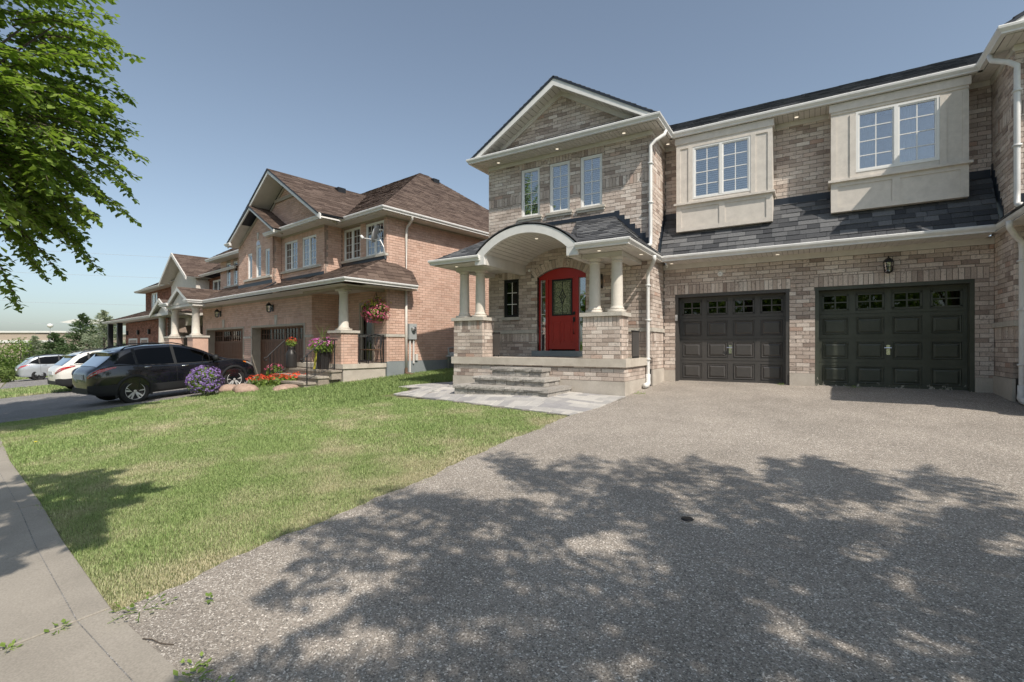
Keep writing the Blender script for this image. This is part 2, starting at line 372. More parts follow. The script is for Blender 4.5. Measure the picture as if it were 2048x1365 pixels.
# ---- tiles (bricks, shingles, pavers): the largest in view as objects, the rest one stuff mesh
class Tiles:
    def __init__(s, name, stuff, matl, thick, parent, limit=300, jit=.002):
        s.name, s.stuff, s.mat, s.t, s.parent, s.limit, s.jit = name, stuff, matl, thick, parent, limit, jit; s.L = []
    def tile(s, fr, q, key=None, tilt=0):   # q: 4 (u,v) corners, bottom-left first
        j = rnd.uniform(-s.jit, s.jit)
        top = [fr.p(q[0][0],q[0][1],j+tilt), fr.p(q[1][0],q[1][1],j+tilt), fr.p(q[2][0],q[2][1],j), fr.p(q[3][0],q[3][1],j)]
        top = [Vector(mx(p)) for p in top]
        N = fr.N.copy(); flip = MIR is not None
        if flip: N.x = -N.x
        s.L.append((top, N, key, flip))
    def finish(s):
        cand = []
        for i, (top, N, key, flip) in enumerate(s.L):
            if key is None: continue
            c = (top[0]+top[2])/2; pp = proj_px(c)
            if not pp or not (-10 < pp[0] < 2058 and -10 < pp[1] < 1375): continue
            view = (Vector((0,0,1.63))-c); f = N.dot(view.normalized())
            if f < .02: continue
            area = (top[1]-top[0]).length*(top[3]-top[0]).length
            cand.append((area*f/view.length_squared, i))
        cand.sort(reverse=True); sel = set(i for _, i in cand[:s.limit])
        meshes = {}; vs = []; fs = []
        for i, (top, N, key, flip) in enumerate(s.L):
            if i in sel:
                a, b, c, d = top
                if flip: a, b, c, d = b, a, d, c
                U = (b-a); W = U.length; U.normalize(); V = (d-a); H = V.length; Vn = V.normalized(); Nn = U.cross(Vn).normalized(); Vn = Nn.cross(U)
                k = (key, round(W,3), round(H,3))
                if k not in meshes:
                    m = MB(); e = min(.004, s.t*.3)
                    m.add([(0,0,-e),(W,0,-e),(W,H,-e),(0,H,-e),(e,e,0),(W-e,e,0),(W-e,H-e,0),(e,H-e,0),(0,0,-s.t),(W,0,-s.t),(W,H,-s.t),(0,H,-s.t)],
                          [(4,5,6,7),(0,1,5,4),(1,2,6,5),(2,3,7,6),(3,0,4,7),(8,9,1,0),(9,10,2,1),(10,11,3,2),(11,8,0,3)])
                    global MIR
                    sv = MIR; MIR = None; meshes[k] = m.mesh(s.name, s.mat); MIR = sv
                mw = Matrix(((U.x,Vn.x,Nn.x,a.x),(U.y,Vn.y,Nn.y,a.y),(U.z,Vn.z,Nn.z,a.z),(0,0,0,1)))
                link(s.name, meshes[k], s.parent, mw)
            else:
                k = len(vs); B = [p - N*s.t for p in top]; vs += [tuple(p) for p in top]+[tuple(p) for p in B]
                F = [(k,k+1,k+2,k+3),(k,k+4,k+5,k+1),(k+1,k+5,k+6,k+2),(k+2,k+6,k+7,k+3),(k+3,k+7,k+4,k)]
                fs += [tuple(reversed(f)) for f in F] if flip else F
        if vs:
            me = bpy.data.meshes.new(s.stuff); me.from_pydata(vs, [], fs); me.materials.append(s.mat); me.update()
            o = link(s.stuff, me, s.parent); o['kind'] = 'stuff'
BL, BH, JT = .247, .0767, .010
def sub_iv(iv, a, b):
    out = []
    for p, q in iv:
        if b <= p or a >= q: out.append((p,q)); continue
        if a > p: out.append((p,a))
        if b < q: out.append((b,q))
    return out
def lay(T, fr, u0, u1, v0, v1, holes=(), clip=None, bl=BL, bh=BH, jt=JT, phase=0., stag=.5):
    cs = bh+jt; k0 = math.floor((v0-phase)/cs)-1; k = k0
    while True:
        va = phase+k*cs; vb = va+bh
        if va >= v1-.01: break
        k += 1
        if vb <= v0+.012: continue
        va = max(va, v0); vb = min(vb, v1)
        iv = [(u0,u1)]
        for h in holes:
            ov = min(vb,h[3])-max(va,h[2])
            if ov > .12*(vb-va):
                iv = sub_iv(iv, h[0], h[1])
                if not clip:
                    for ra, rb in ((va, h[2]-.006), (h[3]+.006, vb)):   # the sliver of the course left above or below an opening
                        if rb-ra > .012 and ra >= va-1e-6 and rb <= vb+1e-6:
                            segs = [(max(u0,h[0]), min(u1,h[1]))]
                            for g in holes:
                                if g is not h and min(rb,g[3])-max(ra,g[2]) > .002: segs = sub_iv(segs, g[0], g[1])
                            for l_, r_ in segs:
                                xx = l_
                                while xx < r_-.02:
                                    T.tile(fr, [(xx,ra),(min(xx+bl,r_),ra),(min(xx+bl,r_),rb),(xx,rb)]); xx += bl+jt
        if clip:
            ca, cb = clip(va), clip(vb)
            if ca is None: continue
            if cb is None: cb = ((ca[0]+ca[1])/2,)*2
        off = (k % 2)*stag*(bl+jt)
        for p, q in iv:
            if q-p < .02: continue
            i = math.floor((p-off)/(bl+jt))
            while True:
                a = off+i*(bl+jt); b = a+bl; i += 1
                if a >= q: break
                a = max(a,p); b = min(b,q)
                if b-a < .02: continue
                full = (b-a) > bl*.45 and vb-va > bh*.9
                if clip:
                    lo = (min(max(a,ca[0]),ca[1]), min(max(b,ca[0]),ca[1])); hi = (min(max(a,cb[0]),cb[1]), min(max(b,cb[0]),cb[1]))
                    if max(lo[1]-lo[0], hi[1]-hi[0]) < .03: continue
                    full = full and abs(lo[0]-a)+abs(lo[1]-b)+abs(hi[0]-a)+abs(hi[1]-b) < 1e-6
                    T.tile(fr, [(lo[0],va),(lo[1],va),(hi[1],vb),(hi[0],vb)], 'b' if full else None)
                else: T.tile(fr, [(a,va),(b,va),(b,vb),(a,vb)], 'b' if full else None)
def soldier(T, fr, u0, u1, v0, v1, holes=()):
    iv = [(u0,u1)]
    for h in holes:
        if min(v1,h[3])-max(v0,h[2]) > .02: iv = sub_iv(iv, h[0], h[1])
    for p, q in iv:
        n = max(1, round((q-p)/(BH+JT))); st = (q-p)/n
        if st < .04: continue
        for i in range(n): T.tile(fr, [(p+i*st+JT/2,v0),(p+(i+1)*st-JT/2,v0),(p+(i+1)*st-JT/2,v1),(p+i*st+JT/2,v1)], 's')
def backing(mb, fr, u0, u1, v0, v1, holes=(), n1=-.014, n0=-.15):
    us = sorted(set([u0,u1]+[x for h in holes for x in h[:2] if u0 < x < u1])); vs = sorted(set([v0,v1]+[x for h in holes for x in h[2:] if v0 < x < v1]))
    for i in range(len(us)-1):
        for j in range(len(vs)-1):
            cu, cv = (us[i]+us[i+1])/2, (vs[j]+vs[j+1])/2
            if any(h[0] < cu < h[1] and h[2] < cv < h[3] for h in holes): continue
            mb.fb(fr, us[i], us[i+1], vs[j], vs[j+1], n0, n1)
def poly_clip(poly):
    def f(v):
        xs = []
        n = len(poly)
        for i in range(n):
            (u0,v0),(u1,v1) = poly[i], poly[(i+1)%n]
            if abs(v1-v0) < 1e-9:
                if abs(v-v0) < 1e-6: xs += [u0,u1]
                continue
            t = (v-v0)/(v1-v0)
            if -1e-6 <= t <= 1+1e-6: xs.append(u0+t*(u1-u0))
        return (min(xs), max(xs)) if len(xs) >= 2 else None
    return f
def roof(T, deck, pts, expo=.143, tabs=(.22,.30,.40), thick=.012, first=None):
    """pts: 3D polygon, first edge is the eave (left to right seen from outside)."""
    P = [Vector(p) for p in pts]; U = (P[1]-P[0]).normalized(); N = U.cross(P[-1]-P[0]).normalized()
    if N.z < 0: N = -N
    V = N.cross(U)
    if V.z < 0: V = -V
    fr = Fr(P[0], U, V, N)
    pl = [((p-P[0]).dot(U), (p-P[0]).dot(V)) for p in P]
    deck.prism(fr, pl, -.05, -.004)
    vmax = max(v for _, v in pl); f = poly_clip(pl); v = 0.
    while v < vmax-.01:
        vb = min(v+expo, vmax); a = f(v+1e-5); b = f(vb-1e-5)
        if a and b:
            lo, hi = min(a[0],b[0]), max(a[1],b[1]); u = lo - rnd.random()*.3
            while u < hi:
                wd = rnd.choice(tabs); x0, x1 = u+.002, u+wd-.002; u += wd
                l0, l1 = min(max(x0,a[0]),a[1]), min(max(x1,a[0]),a[1]); h0, h1 = min(max(x0,b[0]),b[1]), min(max(x1,b[0]),b[1])
                if max(l1-l0, h1-h0) < .01: continue
                full = abs(l0-x0)+abs(l1-x1)+abs(h0-x0)+abs(h1-x1) < 1e-6 and vb-v > expo*.95
                T.tile(fr, [(l0,v-.004),(l1,v-.004),(h1,vb+.002),(h0,vb+.002)], 'r' if full else None, tilt=rnd.choice((.009,.013,.017)))
        v += expo
    return fr
GUT = [(0,0),(.105,0),(.115,-.015),(.11,-.05),(.07,-.10),(.07,-.125),(0,-.125)]

def window(root, fr, u0, u1, v0, v1, cols=2, rows=3, rec=.06, fw=.045, sashes=1, fmat='pvc', gmat='pvc', blind='blind', glassm='glass', label=None, grille=True):
    f = MB(); n1 = -rec+.03; n0 = -rec-.05
    f.fb(fr,u0,u1,v1-fw,v1,n0,n1); f.fb(fr,u0,u1,v0,v0+fw,n0,n1); f.fb(fr,u0,u0+fw,v0+fw,v1-fw,n0,n1); f.fb(fr,u1-fw,u1,v0+fw,v1-fw,n0,n1)
    iw = (u1-u0-2*fw)
    edges = [(u0+fw+iw*i/sashes, u0+fw+iw*(i+1)/sashes) for i in range(sashes)]
    for i in range(1, sashes):
        c = u0+fw+iw*i/sashes; f.fb(fr,c-fw*.8,c+fw*.8,v0+fw,v1-fw,n0,n1+.003)
    wn = f.build('window', M[fmat], root)
    if label: wn['label'] = label
    for a, b in edges:
        if sashes > 1:
            a += .03 if a > u0+fw+.01 else 0; b -= .03 if b < u1-fw-.01 else 0
        s = MB(); sw = .026
        s.fb(fr,a,b,v1-fw-sw,v1-fw,n0+.01,n1-.012); s.fb(fr,a,b,v0+fw,v0+fw+sw,n0+.01,n1-.012); s.fb(fr,a,a+sw,v0+fw+sw,v1-fw-sw,n0+.01,n1-.012); s.fb(fr,b-sw,b,v0+fw+sw,v1-fw-sw,n0+.01,n1-.012)
        s.build('sash', M[fmat], wn)
        g = MB(); g.fb(fr,a+.01,b-.01,v0+fw+.01,v1-fw-.01,-rec-.008,-rec-.003); g.build('pane', M[glassm], wn)
        if grille:
            r = MB(); t = .009
            for i in range(1, cols): c = a+(b-a)*i/cols; r.fb(fr,c-t,c+t,v0+fw+sw,v1-fw-sw,-rec-.002,-rec+.005)
            for j in range(1, rows): c = v0+fw+(v1-v0-2*fw)*j/rows; r.fb(fr,a+sw,b-sw,c-t,c+t,-rec-.0025,-rec+.0055)
            r.build('grille', M[gmat], wn)
        if blind == 'blind':
            bmb = MB(); z = v0+fw; 
            while z < v1-fw:
                bmb.hexa([fr.p(a,z,-.115),fr.p(b,z,-.115),fr.p(b,z+.004,-.145),fr.p(a,z+.004,-.145),fr.p(a,z+.034,-.122),fr.p(b,z+.034,-.122),fr.p(b,z+.038,-.15),fr.p(a,z+.038,-.15)]); z += .05
            bl = bmb.build('blind', M['blind'], wn)
        elif blind == 'curtain':
            cm = MB(); n = 26
            for part in ((a, a+(b-a)*.5),):
                for i in range(n):
                    x0 = part[0]+(part[1]-part[0])*i/n; x1 = part[0]+(part[1]-part[0])*(i+1)/n
                    d0 = -.14+.022*math.sin(i*1.7); d1 = -.14+.022*math.sin((i+1)*1.7)
                    cm.quad(fr.p(x0,v0+fw,d0),fr.p(x1,v0+fw,d1),fr.p(x1,v1-fw,d1),fr.p(x0,v1-fw,d0))
            cm.build('curtain', M['curtain'], wn)
    d = MB(); d.fb(fr,u0,u1,v0,v1,-.5,-.46); d.fb(fr,u0,u0+.01,v0,v1,-.46,-.16); d.fb(fr,u1-.01,u1,v0,v1,-.46,-.16); d.fb(fr,u0,u1,v1-.01,v1,-.46,-.16)
    d.build('room_shade', M['darkbox'], wn)
    return wn

# ================================================================ SETTING: ground
def sheet(name, xs, ys, zf, matl, inside=None):
    vs = [(x,y,zf(x,y)) for y in ys for x in xs]; nx = len(xs); fs = []
    for j in range(len(ys)-1):
        for i in range(nx-1):
            if inside and not inside((xs[i]+xs[i+1])/2, (ys[j]+ys[j+1])/2): continue
            fs.append((j*nx+i, j*nx+i+1, (j+1)*nx+i+1, (j+1)*nx+i))
    me = bpy.data.meshes.new(name); me.from_pydata(vs, [], fs); me.materials.append(matl); me.polygons.foreach_set('use_smooth', [True]*len(fs)); me.update()
    o = bpy.data.objects.new(name, me); COL.objects.link(o); o['kind'] = 'structure'; return o
def rng(a, b, n): return [a+(b-a)*i/n for i in range(n+1)]
xs = [-900,-400,-200,-120,-80]+rng(-60,12,72)+[20,40,100,300,900]
ys = [-600,-200,-60,-20,-8,-4,-2]+rng(-1,14,15)+[16,20,30,60,120,300,900]
sheet('ground', xs, ys, lambda x,y: gz(x,y)-.012, M['lawn'])

# sidewalk inner edge (house side), a polyline; the walk is 1.5 m wide towards the street
SWP = [(6,1.0),(3,1.02),(-2.47,1.11),(-3.5,1.19),(-5.0,1.40),(-6.6,1.66),(-9.6,2.09),(-14,2.85),(-20,4.0),(-30,6.1),(-44,9.3),(-60,13.4),(-80,18.5)]
def sw_in(x):
    for (a,ya),(b,yb) in zip(SWP, SWP[1:]):
        if b <= x <= a: return ya+(yb-ya)*(a-x)/(a-b)
    return SWP[0][1] if x > SWP[0][0] else SWP[-1][1]
SW_W = 1.5
def strip(name, poly_left, poly_right, zoff, matl, n=24, kind='structure'):
    """a sheet between two polylines of equal length, following the ground"""
    vs = []; fs = []; A = []; B = []
    for i in range(len(poly_left)-1):
        for k in range(n):
            t = k/n
            A.append([poly_left[i][q]+(poly_left[i+1][q]-poly_left[i][q])*t for q in (0,1)]); B.append([poly_right[i][q]+(poly_right[i+1][q]-poly_right[i][q])*t for q in (0,1)])
    A.append(poly_left[-1]); B.append(poly_right[-1]); m = 10
    for a, b in zip(A, B):
        for k in range(m+1):
            x = a[0]+(b[0]-a[0])*k/m; y = a[1]+(b[1]-a[1])*k/m; vs.append((x,y,gz(x,y)+zoff))
    for i in range(len(A)-1):
        for k in range(m): fs.append((i*(m+1)+k, i*(m+1)+k+1, (i+1)*(m+1)+k+1, (i+1)*(m+1)+k))
    me = bpy.data.meshes.new(name); me.from_pydata(vs, [], fs); me.materials.append(matl); me.polygons.foreach_set('use_smooth', [True]*len(fs)); me.update()
    o = bpy.data.objects.new(name, me); COL.objects.link(o); o['kind'] = kind; return o
DW0, DW1 = -3.48, 3.30
def wob(y, s): return .03*math.sin(y*2.1+s)+.02*math.sin(y*5.3+s*2)+.014*math.sin(y*13+s)+.010*math.sin(y*29+s*3)
ysd = [.55]+rng(1.0,12.46,150)
dl = [(DW0+wob(y,0), y) for i, y in enumerate(ysd)]
dr = [(DW1+wob(y,2), y) for i, y in enumerate(ysd)]
strip('driveway', dl, dr, .006, M['asphalt'], 1)
dw_left = lambda y: DW0+wob(y,0)
# kerbside part of the driveway beyond the walk, verge and road (behind the camera)
strip('driveway_apron', [(DW0,-2.6),(DW0,-.42)], [(DW1,-2.6),(DW1,-.42)], .006, M['asphalt'], 4)
strip('road', [(60,-11),(-100,-8+14)], [(60,-3),(-100,-3+16)], -.06, M['asphalt2'], 24)

# sidewalk slabs
sw = thing('sidewalk', None, None, (-3,0.5,0), world=True); sw['kind'] = 'structure'
joints = [4.0,2.5,1.0,-.55,-2.05,-3.535,-5.075,-6.60,-8.1,-9.6,-11.1,-12.6,-14.1,-15.6]+[-15.6-1.5*i for i in range(1,30)]
for a, b in zip(joints, joints[1:]):
    m = MB(); g = .007; nseg = 1
    pts = []
    for x in (a-g, b+g):
        yi = sw_in(x); dx = 0.1; sl = (sw_in(x-dx)-sw_in(x+dx))/(2*dx)
        nrm = Vector((sl,-1,0)).normalized() if True else None
        nrm = Vector((-sl if False else -sl*1.0, -1, 0)).normalized()
        o_ = Vector((x, yi, 0)); i_ = o_ + nrm*SW_W; pts.append((o_, i_))
    (o1,i1),(o2,i2) = pts
    tl = rnd.uniform(-.004,.004)
    def P(v, dz): return (v.x, v.y, gz(v.x,v.y)+.012+dz+tl)
    e = .005
    def ins(p, q, r, t=e):  # inset towards centre
        c = (o1+o2+i1+i2)/4; d = (c-p); return p+Vector((math.copysign(t,d.x) if abs(d.x)>1e-6 else 0, math.copysign(t,d.y) if abs(d.y)>1e-6 else 0, 0))
    O1,I1,O2,I2 = [ins(p,0,0) for p in (o1,i1,o2,i2)]
    m.add([P(o1,-.005),P(i1,-.005),P(i2,-.005),P(o2,-.005),P(O1,0),P(I1,0),P(I2,0),P(O2,0),P(o1,-.1),P(i1,-.1),P(i2,-.1),P(o2,-.1)],
          [(4,5,6,7),(0,1,5,4),(1,2,6,5),(2,3,7,6),(3,0,4,7),(8,9,1,0),(9,10,2,1),(10,11,3,2),(11,8,0,3)])
    m.build('slab', M['sidewalk'], sw)
    m2 = MB()   # tooled edge groove, a hand's width inside
    q1, q2 = o1+(i1-o1).normalized()*.15, o2+(i2-o2).normalized()*.15
    if a > -16:
        m2.add([P(q1,.001),P(q1+Vector((0,-.006,0)),.001),P(q2+Vector((0,-.006,0)),.001),P(q2,.001)], [(0,1,2,3)])
        m2.build('edge_groove', M['asphalt2'], sw)

# neighbour driveways
X1 = lambda y: -14.85+wob(y,4)*1.2
yy = rng(0,1,12)
strip('neighbour_driveway', [(X1(3.02+8.9*t), 3.02+8.9*t) for t in yy], [(-25.2-.6*t, 5.05+7.8*t) for t in yy], .006, M['asphalt2'], 1)
strip('far_driveway', [(-32.6+.0*t, 6.7+9.0*t) for t in yy], [(-49.5, 10.7+9*t) for t in yy], .006, M['asphalt2'], 1)
# pale worn band where the neighbour's driveway meets the strip of lawn
# ================================================================ SEMI-DETACHED HOUSE
CX0 = -.11
house = thing('semi_detached_house', 'two storey grey beige brick semi with red front door and two dark garage doors', 'house', (CX0,12.3,.74), world=True)
TB = Tiles('brick', 'brickwork', M['brick'], .09, house, 300, .0025)
TS = Tiles('shingle', 'shingles', M['shingle'], .012, house, 300, .0015)
PH = .74
YG, YW, YU = 11.19, 12.26, 12.40
XL, XR = -7.66, -3.114
ZG = .74
def front(y): return Fr((0,y,0),(1,0,0),(0,0,1),(0,-1,0))
FG, FW, FU = front(YG), front(YW), front(YU)
SR = Fr((XR,0,0),(0,1,0),(0,0,1),(1,0,0))     # right side wall of the gabled block, u = y
SL = Fr((XL,0,0),(0,-1,0),(0,0,1),(-1,0,0))   # left side, u = -y
BELT0, BELT1 = 1.96, 2.05

def half():
    # --- gabled block front wall
    bk = MB()
    wins = [(-6.61,-6.05,5.06,6.34),(-5.755,-5.185,5.06,6.34),(-4.89,-4.32,5.06,6.34)]
    pw = (-7.16,-6.69,2.40,3.43); door = (-6.12,-4.74,1.36,3.43)
    ca, ra, za = -5.43, .0, 3.43          # arch over the door: chord .69 half, rise .21
    hw = .69; rise = .21; R_ = (hw*hw+rise*rise)/(2*rise); zc = za+rise-R_
    archbox = (ca-hw-.002, ca+hw+.002, za, za+rise)
    holes = wins+[pw, door, archbox]
    backing(bk, FG, XL+.009, XR-.009, 1.36, 6.60, holes)
    for i in range(10):   # spandrels over the arch
        x0 = ca-hw+2*hw*i/10; x1 = x0+2*hw/10
        h0, h1 = [zc+math.sqrt(max(R_*R_-(x-ca)**2,0)) for x in (x0,x1)]
        bk.prism(FG, [(x0,h0),(x1,h1),(x1,za+rise),(x0,za+rise)], -.15, -.014)
    # gable
    bk.prism(FG, [(XL+.05,6.60),(XR-.05,6.60),(-5.42,8.05)], -.15, -.014)
    bk.build('wall', M['mortar'], house)
    sol = [(5.46,5.68)]
    whole = [(a-.005,b+.005,c,d) for a,b,c,d in wins]+[(pw[0]-.005,pw[1]+.005,pw[2],pw[3]), (door[0],door[1],door[2],door[3])]
    sillh = [(a-.09,b+.09,c-.10,c) for a,b,c,d in wins]+[(pw[0]-.05,pw[1]+.05,pw[2]-.08,pw[2])]
    belt = [(XL,-6.12,BELT0,BELT1),(-4.74,XR,BELT0,BELT1)]
    sb = [(XL,-6.12,BELT0-.225,BELT0),(-4.74,XR,BELT0-.225,BELT0)]
    lint = [(a-.06,b+.06,d,d+.22) for a,b,c,d in wins]+[(pw[0]-.06,pw[1]+.06,pw[3],pw[3]+.21)]
    bands = [(XL,XR,5.46,5.68)]
    Rb = R_+.215
    def arch_out(v0, v1):
        v = (v0+v1)/2
        if v < za-.02 or v > zc+Rb: return None
        h = math.sqrt(max(Rb*Rb-(v-zc)**2,0)); return (ca-min(h,hw+.19), ca+min(h,hw+.19), v0, v1)
    cs = BH+JT; ah = []
    k = 0
    while PH+k*cs < 4.0:
        h = arch_out(PH+k*cs, PH+k*cs+BH)
        if h: ah.append(h)
        k += 1
    lay(TB, FG, XL, XR, 1.36, 6.60, whole+sillh+belt+sb+lint+bands+ah, phase=PH)
    for b in bands: soldier(TB, FG, b[0], b[1], b[2]+.005, b[3]-.005, whole)
    for b in sb: soldier(TB, FG, b[0], b[1], b[2]+.005, b[3]-.005, whole)
    for b in lint: soldier(TB, FG, b[0], b[1], b[2]+.008, b[3]-.004)
    n = 17; amax = math.asin(min(.99,(hw+.02)/R_))
    for i in range(n):
        if i == n//2: continue
        a0 = -amax*1.06+2*amax*1.06*i/n+.004; a1 = -amax*1.06+2*amax*1.06*(i+1)/n-.004
        q = [(ca+R_*math.sin(a0), zc+R_*math.cos(a0)),(ca+R_*math.sin(a1), zc+R_*math.cos(a1)),(ca+Rb*math.sin(a1), zc+Rb*math.cos(a1)),(ca+Rb*math.sin(a0), zc+Rb*math.cos(a0))]
        TB.tile(FG, q)
    ks = MB(); ks.prism(FG, [(ca-.06,za+rise),(ca+.06,za+rise),(ca+.10,za+rise+.27),(ca-.10,za+rise+.27)], -.05, .02); ks.build('keystone', M['brick'], house)
    lay(TB, FG, XL, XR, 6.95, 8.1, (), poly_clip([(-7.28,6.93),(-3.56,6.93),(-5.42,8.09)]), phase=PH)
    # --- side walls
    bk = MB(); backing(bk, SR, YG+.16, YW+.1, .74, 6.6); backing(bk, SR, YW+.1, YU+.1, 3.7, 6.6); 
    backing(bk, Fr((XL+.009,0,0),(0,1,0),(0,0,1),(-1,0,0)), YG+.16, 21.5, .6, 6.6, n1=0, n0=-.15)
    bk.build('side_wall', M['mortar'], house)
    lay(TB, SR, YG+.10, YW-.005, 1.08, 3.66, [(0,99,BELT0,BELT1),(0,99,BELT0-.225,BELT0)], phase=PH)
    soldier(TB, SR, YG+.10, YW-.005, BELT0-.22, BELT0-.005)
    lay(TB, SR, YG+.10, YU-.005, 3.66, 6.6, [(0,99,5.46,5.68)], phase=PH)
    soldier(TB, SR, YG+.10, YU-.005, 5.465, 5.675)
    FLs = Fr((XL,0,0),(0,-1,0),(0,0,1),(-1,0,0))
    lay(TB, FLs, -21.4, -YG-.10, 1.0, 6.6, phase=PH)
    fm = MB(); fm.box(XR-.02,XR+.02,YG+.06,YW,.55,1.075); fm.box(XL-.02,XL+.1,YG,21.5,.4,.99); fm.build('foundation', M['foundation'], house)
    # belt course, sills
    b = MB(); b.fb(FG, XL-.02, -6.12, BELT0, BELT1, -.08, .03); b.fb(FG, -4.74, XR+.03, BELT0, BELT1, -.08, .03); b.fb(SR, YG+.082, YW-.002, BELT0, BELT1, -.08, .028)
    b.build('belt_course', M['cut_stone'], house)
    for a,c,d,e in wins:
        wn = window(house, FG, a, c, d, e, 2, 4)
        s = MB(); s.fb(FG, a-.09, c+.09, d-.055, d+.004, -.09, .06); s.fb(FG, a-.075, c+.075, d-.115, d-.055, -.09, .035); s.build('sill', M['cut_stone'], wn)
    wn = window(house, FG, *pw, 2, 3, fw=.05, fmat='blackframe', gmat='pvc', blind='blind', glassm='glass_dark', label='small black framed porch window with white grille')
    s = MB(); s.fb(FG, pw[0]-.05, pw[1]+.05, pw[2]-.075, pw[2]+.004, -.09, .05); s.build('sill', M['cut_stone'], wn)
    # --- front door set
    yd = YG+.13; FD = front(yd)
    d = MB(); X0, X1_ = -6.20, -4.68
    d.fb(FD, -6.13, -6.08, 1.5, 3.45, -.08, .03); d.fb(FD, -4.79, -4.73, 1.5, 3.45, -.08, .03)
    d.fb(FD, -5.925, -5.845, 1.5, 3.45, -.08, .035); d.fb(FD, -5.065, -4.985, 1.5, 3.45, -.08, .035)
    d.fb(FD, -6.08, -4.79, 3.36, 3.45, -.08, .031)
    npt = 14; arc = [(ca-hw+2*hw*i/npt, zc+math.sqrt(max(R_*R_-(hw-2*hw*i/npt)**2,0))-.003) for i in range(npt+1)]
    d.prism(FD, [(ca+hw,3.45),(ca-hw,3.45)]+arc, -.08, .028)
    dr = d.build('door_frame', M['red'], house)
    for (a, b_) in ((-6.08,-5.925),(-4.985,-4.79)):
        g = MB(); g.fb(FD, a, b_, 1.5, 3.36, -.03, -.022); g.build('sidelight', M['glass'], dr)
        g = MB()
        for z in (2.0,2.46,2.92): g.fb(FD, a, b_, z-.009, z+.009, -.02, -.012)
        g.fb(FD, a, a+.014, 1.5, 3.36, -.021, -.010); g.fb(FD, b_-.014, b_, 1.5, 3.36, -.021, -.010)
        g.build('sidelight_bars', M['pvc'], dr)
    bx = MB(); bx.fb(FD, -6.2, -4.6, 1.45, 3.5, -.9, -.86); bx.build('hall_shade', M['darkbox'], dr)
    cu = MB()
    for i in range(8): cu.fb(FD, -6.08+.02*i, -6.066+.02*i, 1.5, 3.36, -.16-.02*(i%2), -.15-.02*(i%2))
    cu.build('curtain', M['curtain'], dr)
    s = MB(); gx0, gx1, gz0, gz1 = -5.745,-5.165,2.41,3.35
    s.fb(FD, -5.845,-5.065,1.54,gz0,-.05,0); s.fb(FD, -5.845,-5.065,gz1,3.36,-.05,0); s.fb(FD,-5.845,gx0,gz0,gz1,-.05,0); s.fb(FD,gx1,-5.065,gz0,gz1,-.05,0)
    ds = s.build('front_door', M['red'], house)
    for (a, b_) in ((-5.74,-5.49),(-5.42,-5.17)):
        p = MB(); z0, z1 = 1.72, 2.25; t = .022
        for r in ((a,b_,z0,z0+t),(a,b_,z1-t,z1),(a,a+t,z0,z1),(b_-t,b_,z0,z1)): p.fb(FD,*r,0,.008)
        p.fb(FD,a+.05,b_-.05,z0+.05,z1-.05,0,.007); p.build('door_panel', M['red'], ds)
    p = MB(); t = .035
    for r in ((gx0,gx1,gz0,gz0+t),(gx0,gx1,gz1-t,gz1),(gx0,gx0+t,gz0+t,gz1-t),(gx1-t,gx1,gz0+t,gz1-t)): p.fb(FD,*r,-.03,.014)
    p.build('glass_surround', M['blackframe'], ds)
    p = MB(); p.fb(FD, gx0, gx1, gz0, gz1, -.03, -.02); p.build('pane', M['leaded'], ds)
    p = MB(); cx, cz = (gx0+gx1)/2, (gz0+gz1)/2+.02
    def bar(u0,v0,u1,v1,t=.007):
        d_ = Vector((u1-u0,0,v1-v0)).normalized(); nn = Vector((-d_.z,0,d_.x))*t
        p.prism(FD, [(u0+nn.x,v0+nn.z),(u0-nn.x,v0-nn.z),(u1-nn.x,v1-nn.z),(u1+nn.x,v1+nn.z)], -.02, -.012)
    pts = [(0,.19),(.05,.05),(.10,0),(.05,-.05),(0,-.19),(-.05,-.05),(-.10,0),(-.05,.05)]
    for i in range(8): a, b_ = pts[i], pts[(i+1)%8]; bar(cx+a[0],cz+a[1],cx+b_[0],cz+b_[1],.010)
    for q in (.035,): 
        for i in range(4):
            a = [(0,q*1.3),(q,0),(0,-q*1.3),(-q,0)][i]; b_ = [(0,q*1.3),(q,0),(0,-q*1.3),(-q,0)][(i+1)%4]; bar(cx+a[0],cz+a[1],cx+b_[0],cz+b_[1],.006)
    bar(cx,cz+.19,cx,gz1-.04,.004); bar(cx,cz-.19,cx,gz0+.04,.004)
    for o_ in (.07,): 
        bar(gx0+o_,gz0+o_,gx0+o_,gz1-o_,.004); bar(gx1-o_,gz0+o_,gx1-o_,gz1-o_,.004); bar(gx0+o_,gz0+o_,gx1-o_,gz0+o_,.004); bar(gx0+o_,gz1-o_,gx1-o_,gz1-o_,.004)
    p.build('leaded_diamond', M['iron'], ds)
    p = MB(); hx = -5.115
    p.tube([FD.p(hx,2.28,.01),FD.p(hx,2.27,.06),FD.p(hx,2.1,.065),FD.p(hx,1.95,.06),FD.p(hx,1.93,.01)], .011, 8); p.fb(FD,hx-.03,hx+.03,2.24,2.36,0,.015); p.fb(FD,hx-.028,hx+.028,2.42,2.5,0,.03)
    p.build('door_handle', M['iron'], ds)
    p = MB(); p.fb(FG, -6.20, -4.66, 1.365, 1.5, -.20, .16); p.build('door_threshold', M['grey_parge'], house)
    # --- porch slab and its brick base
    YS = 9.60; XS0, XS1 = -7.72, -3.19
    p = MB(); p.box(XS0,XS1,YS,YG-.012,1.185,1.355); p.build('porch_slab', M['concrete'], house)
    FS = front(YS+.045); SS = Fr((XS1-.045,0,0),(0,1,0),(0,0,1),(1,0,0)); SSL = Fr((XS0+.045,0,0),(0,-1,0),(0,0,1),(-1,0,0))
    p = MB(); p.box(XS0+.054,XS1-.054,YS+.054,YG-.02,.86,1.185); p.build('porch_core', M['mortar'], house)
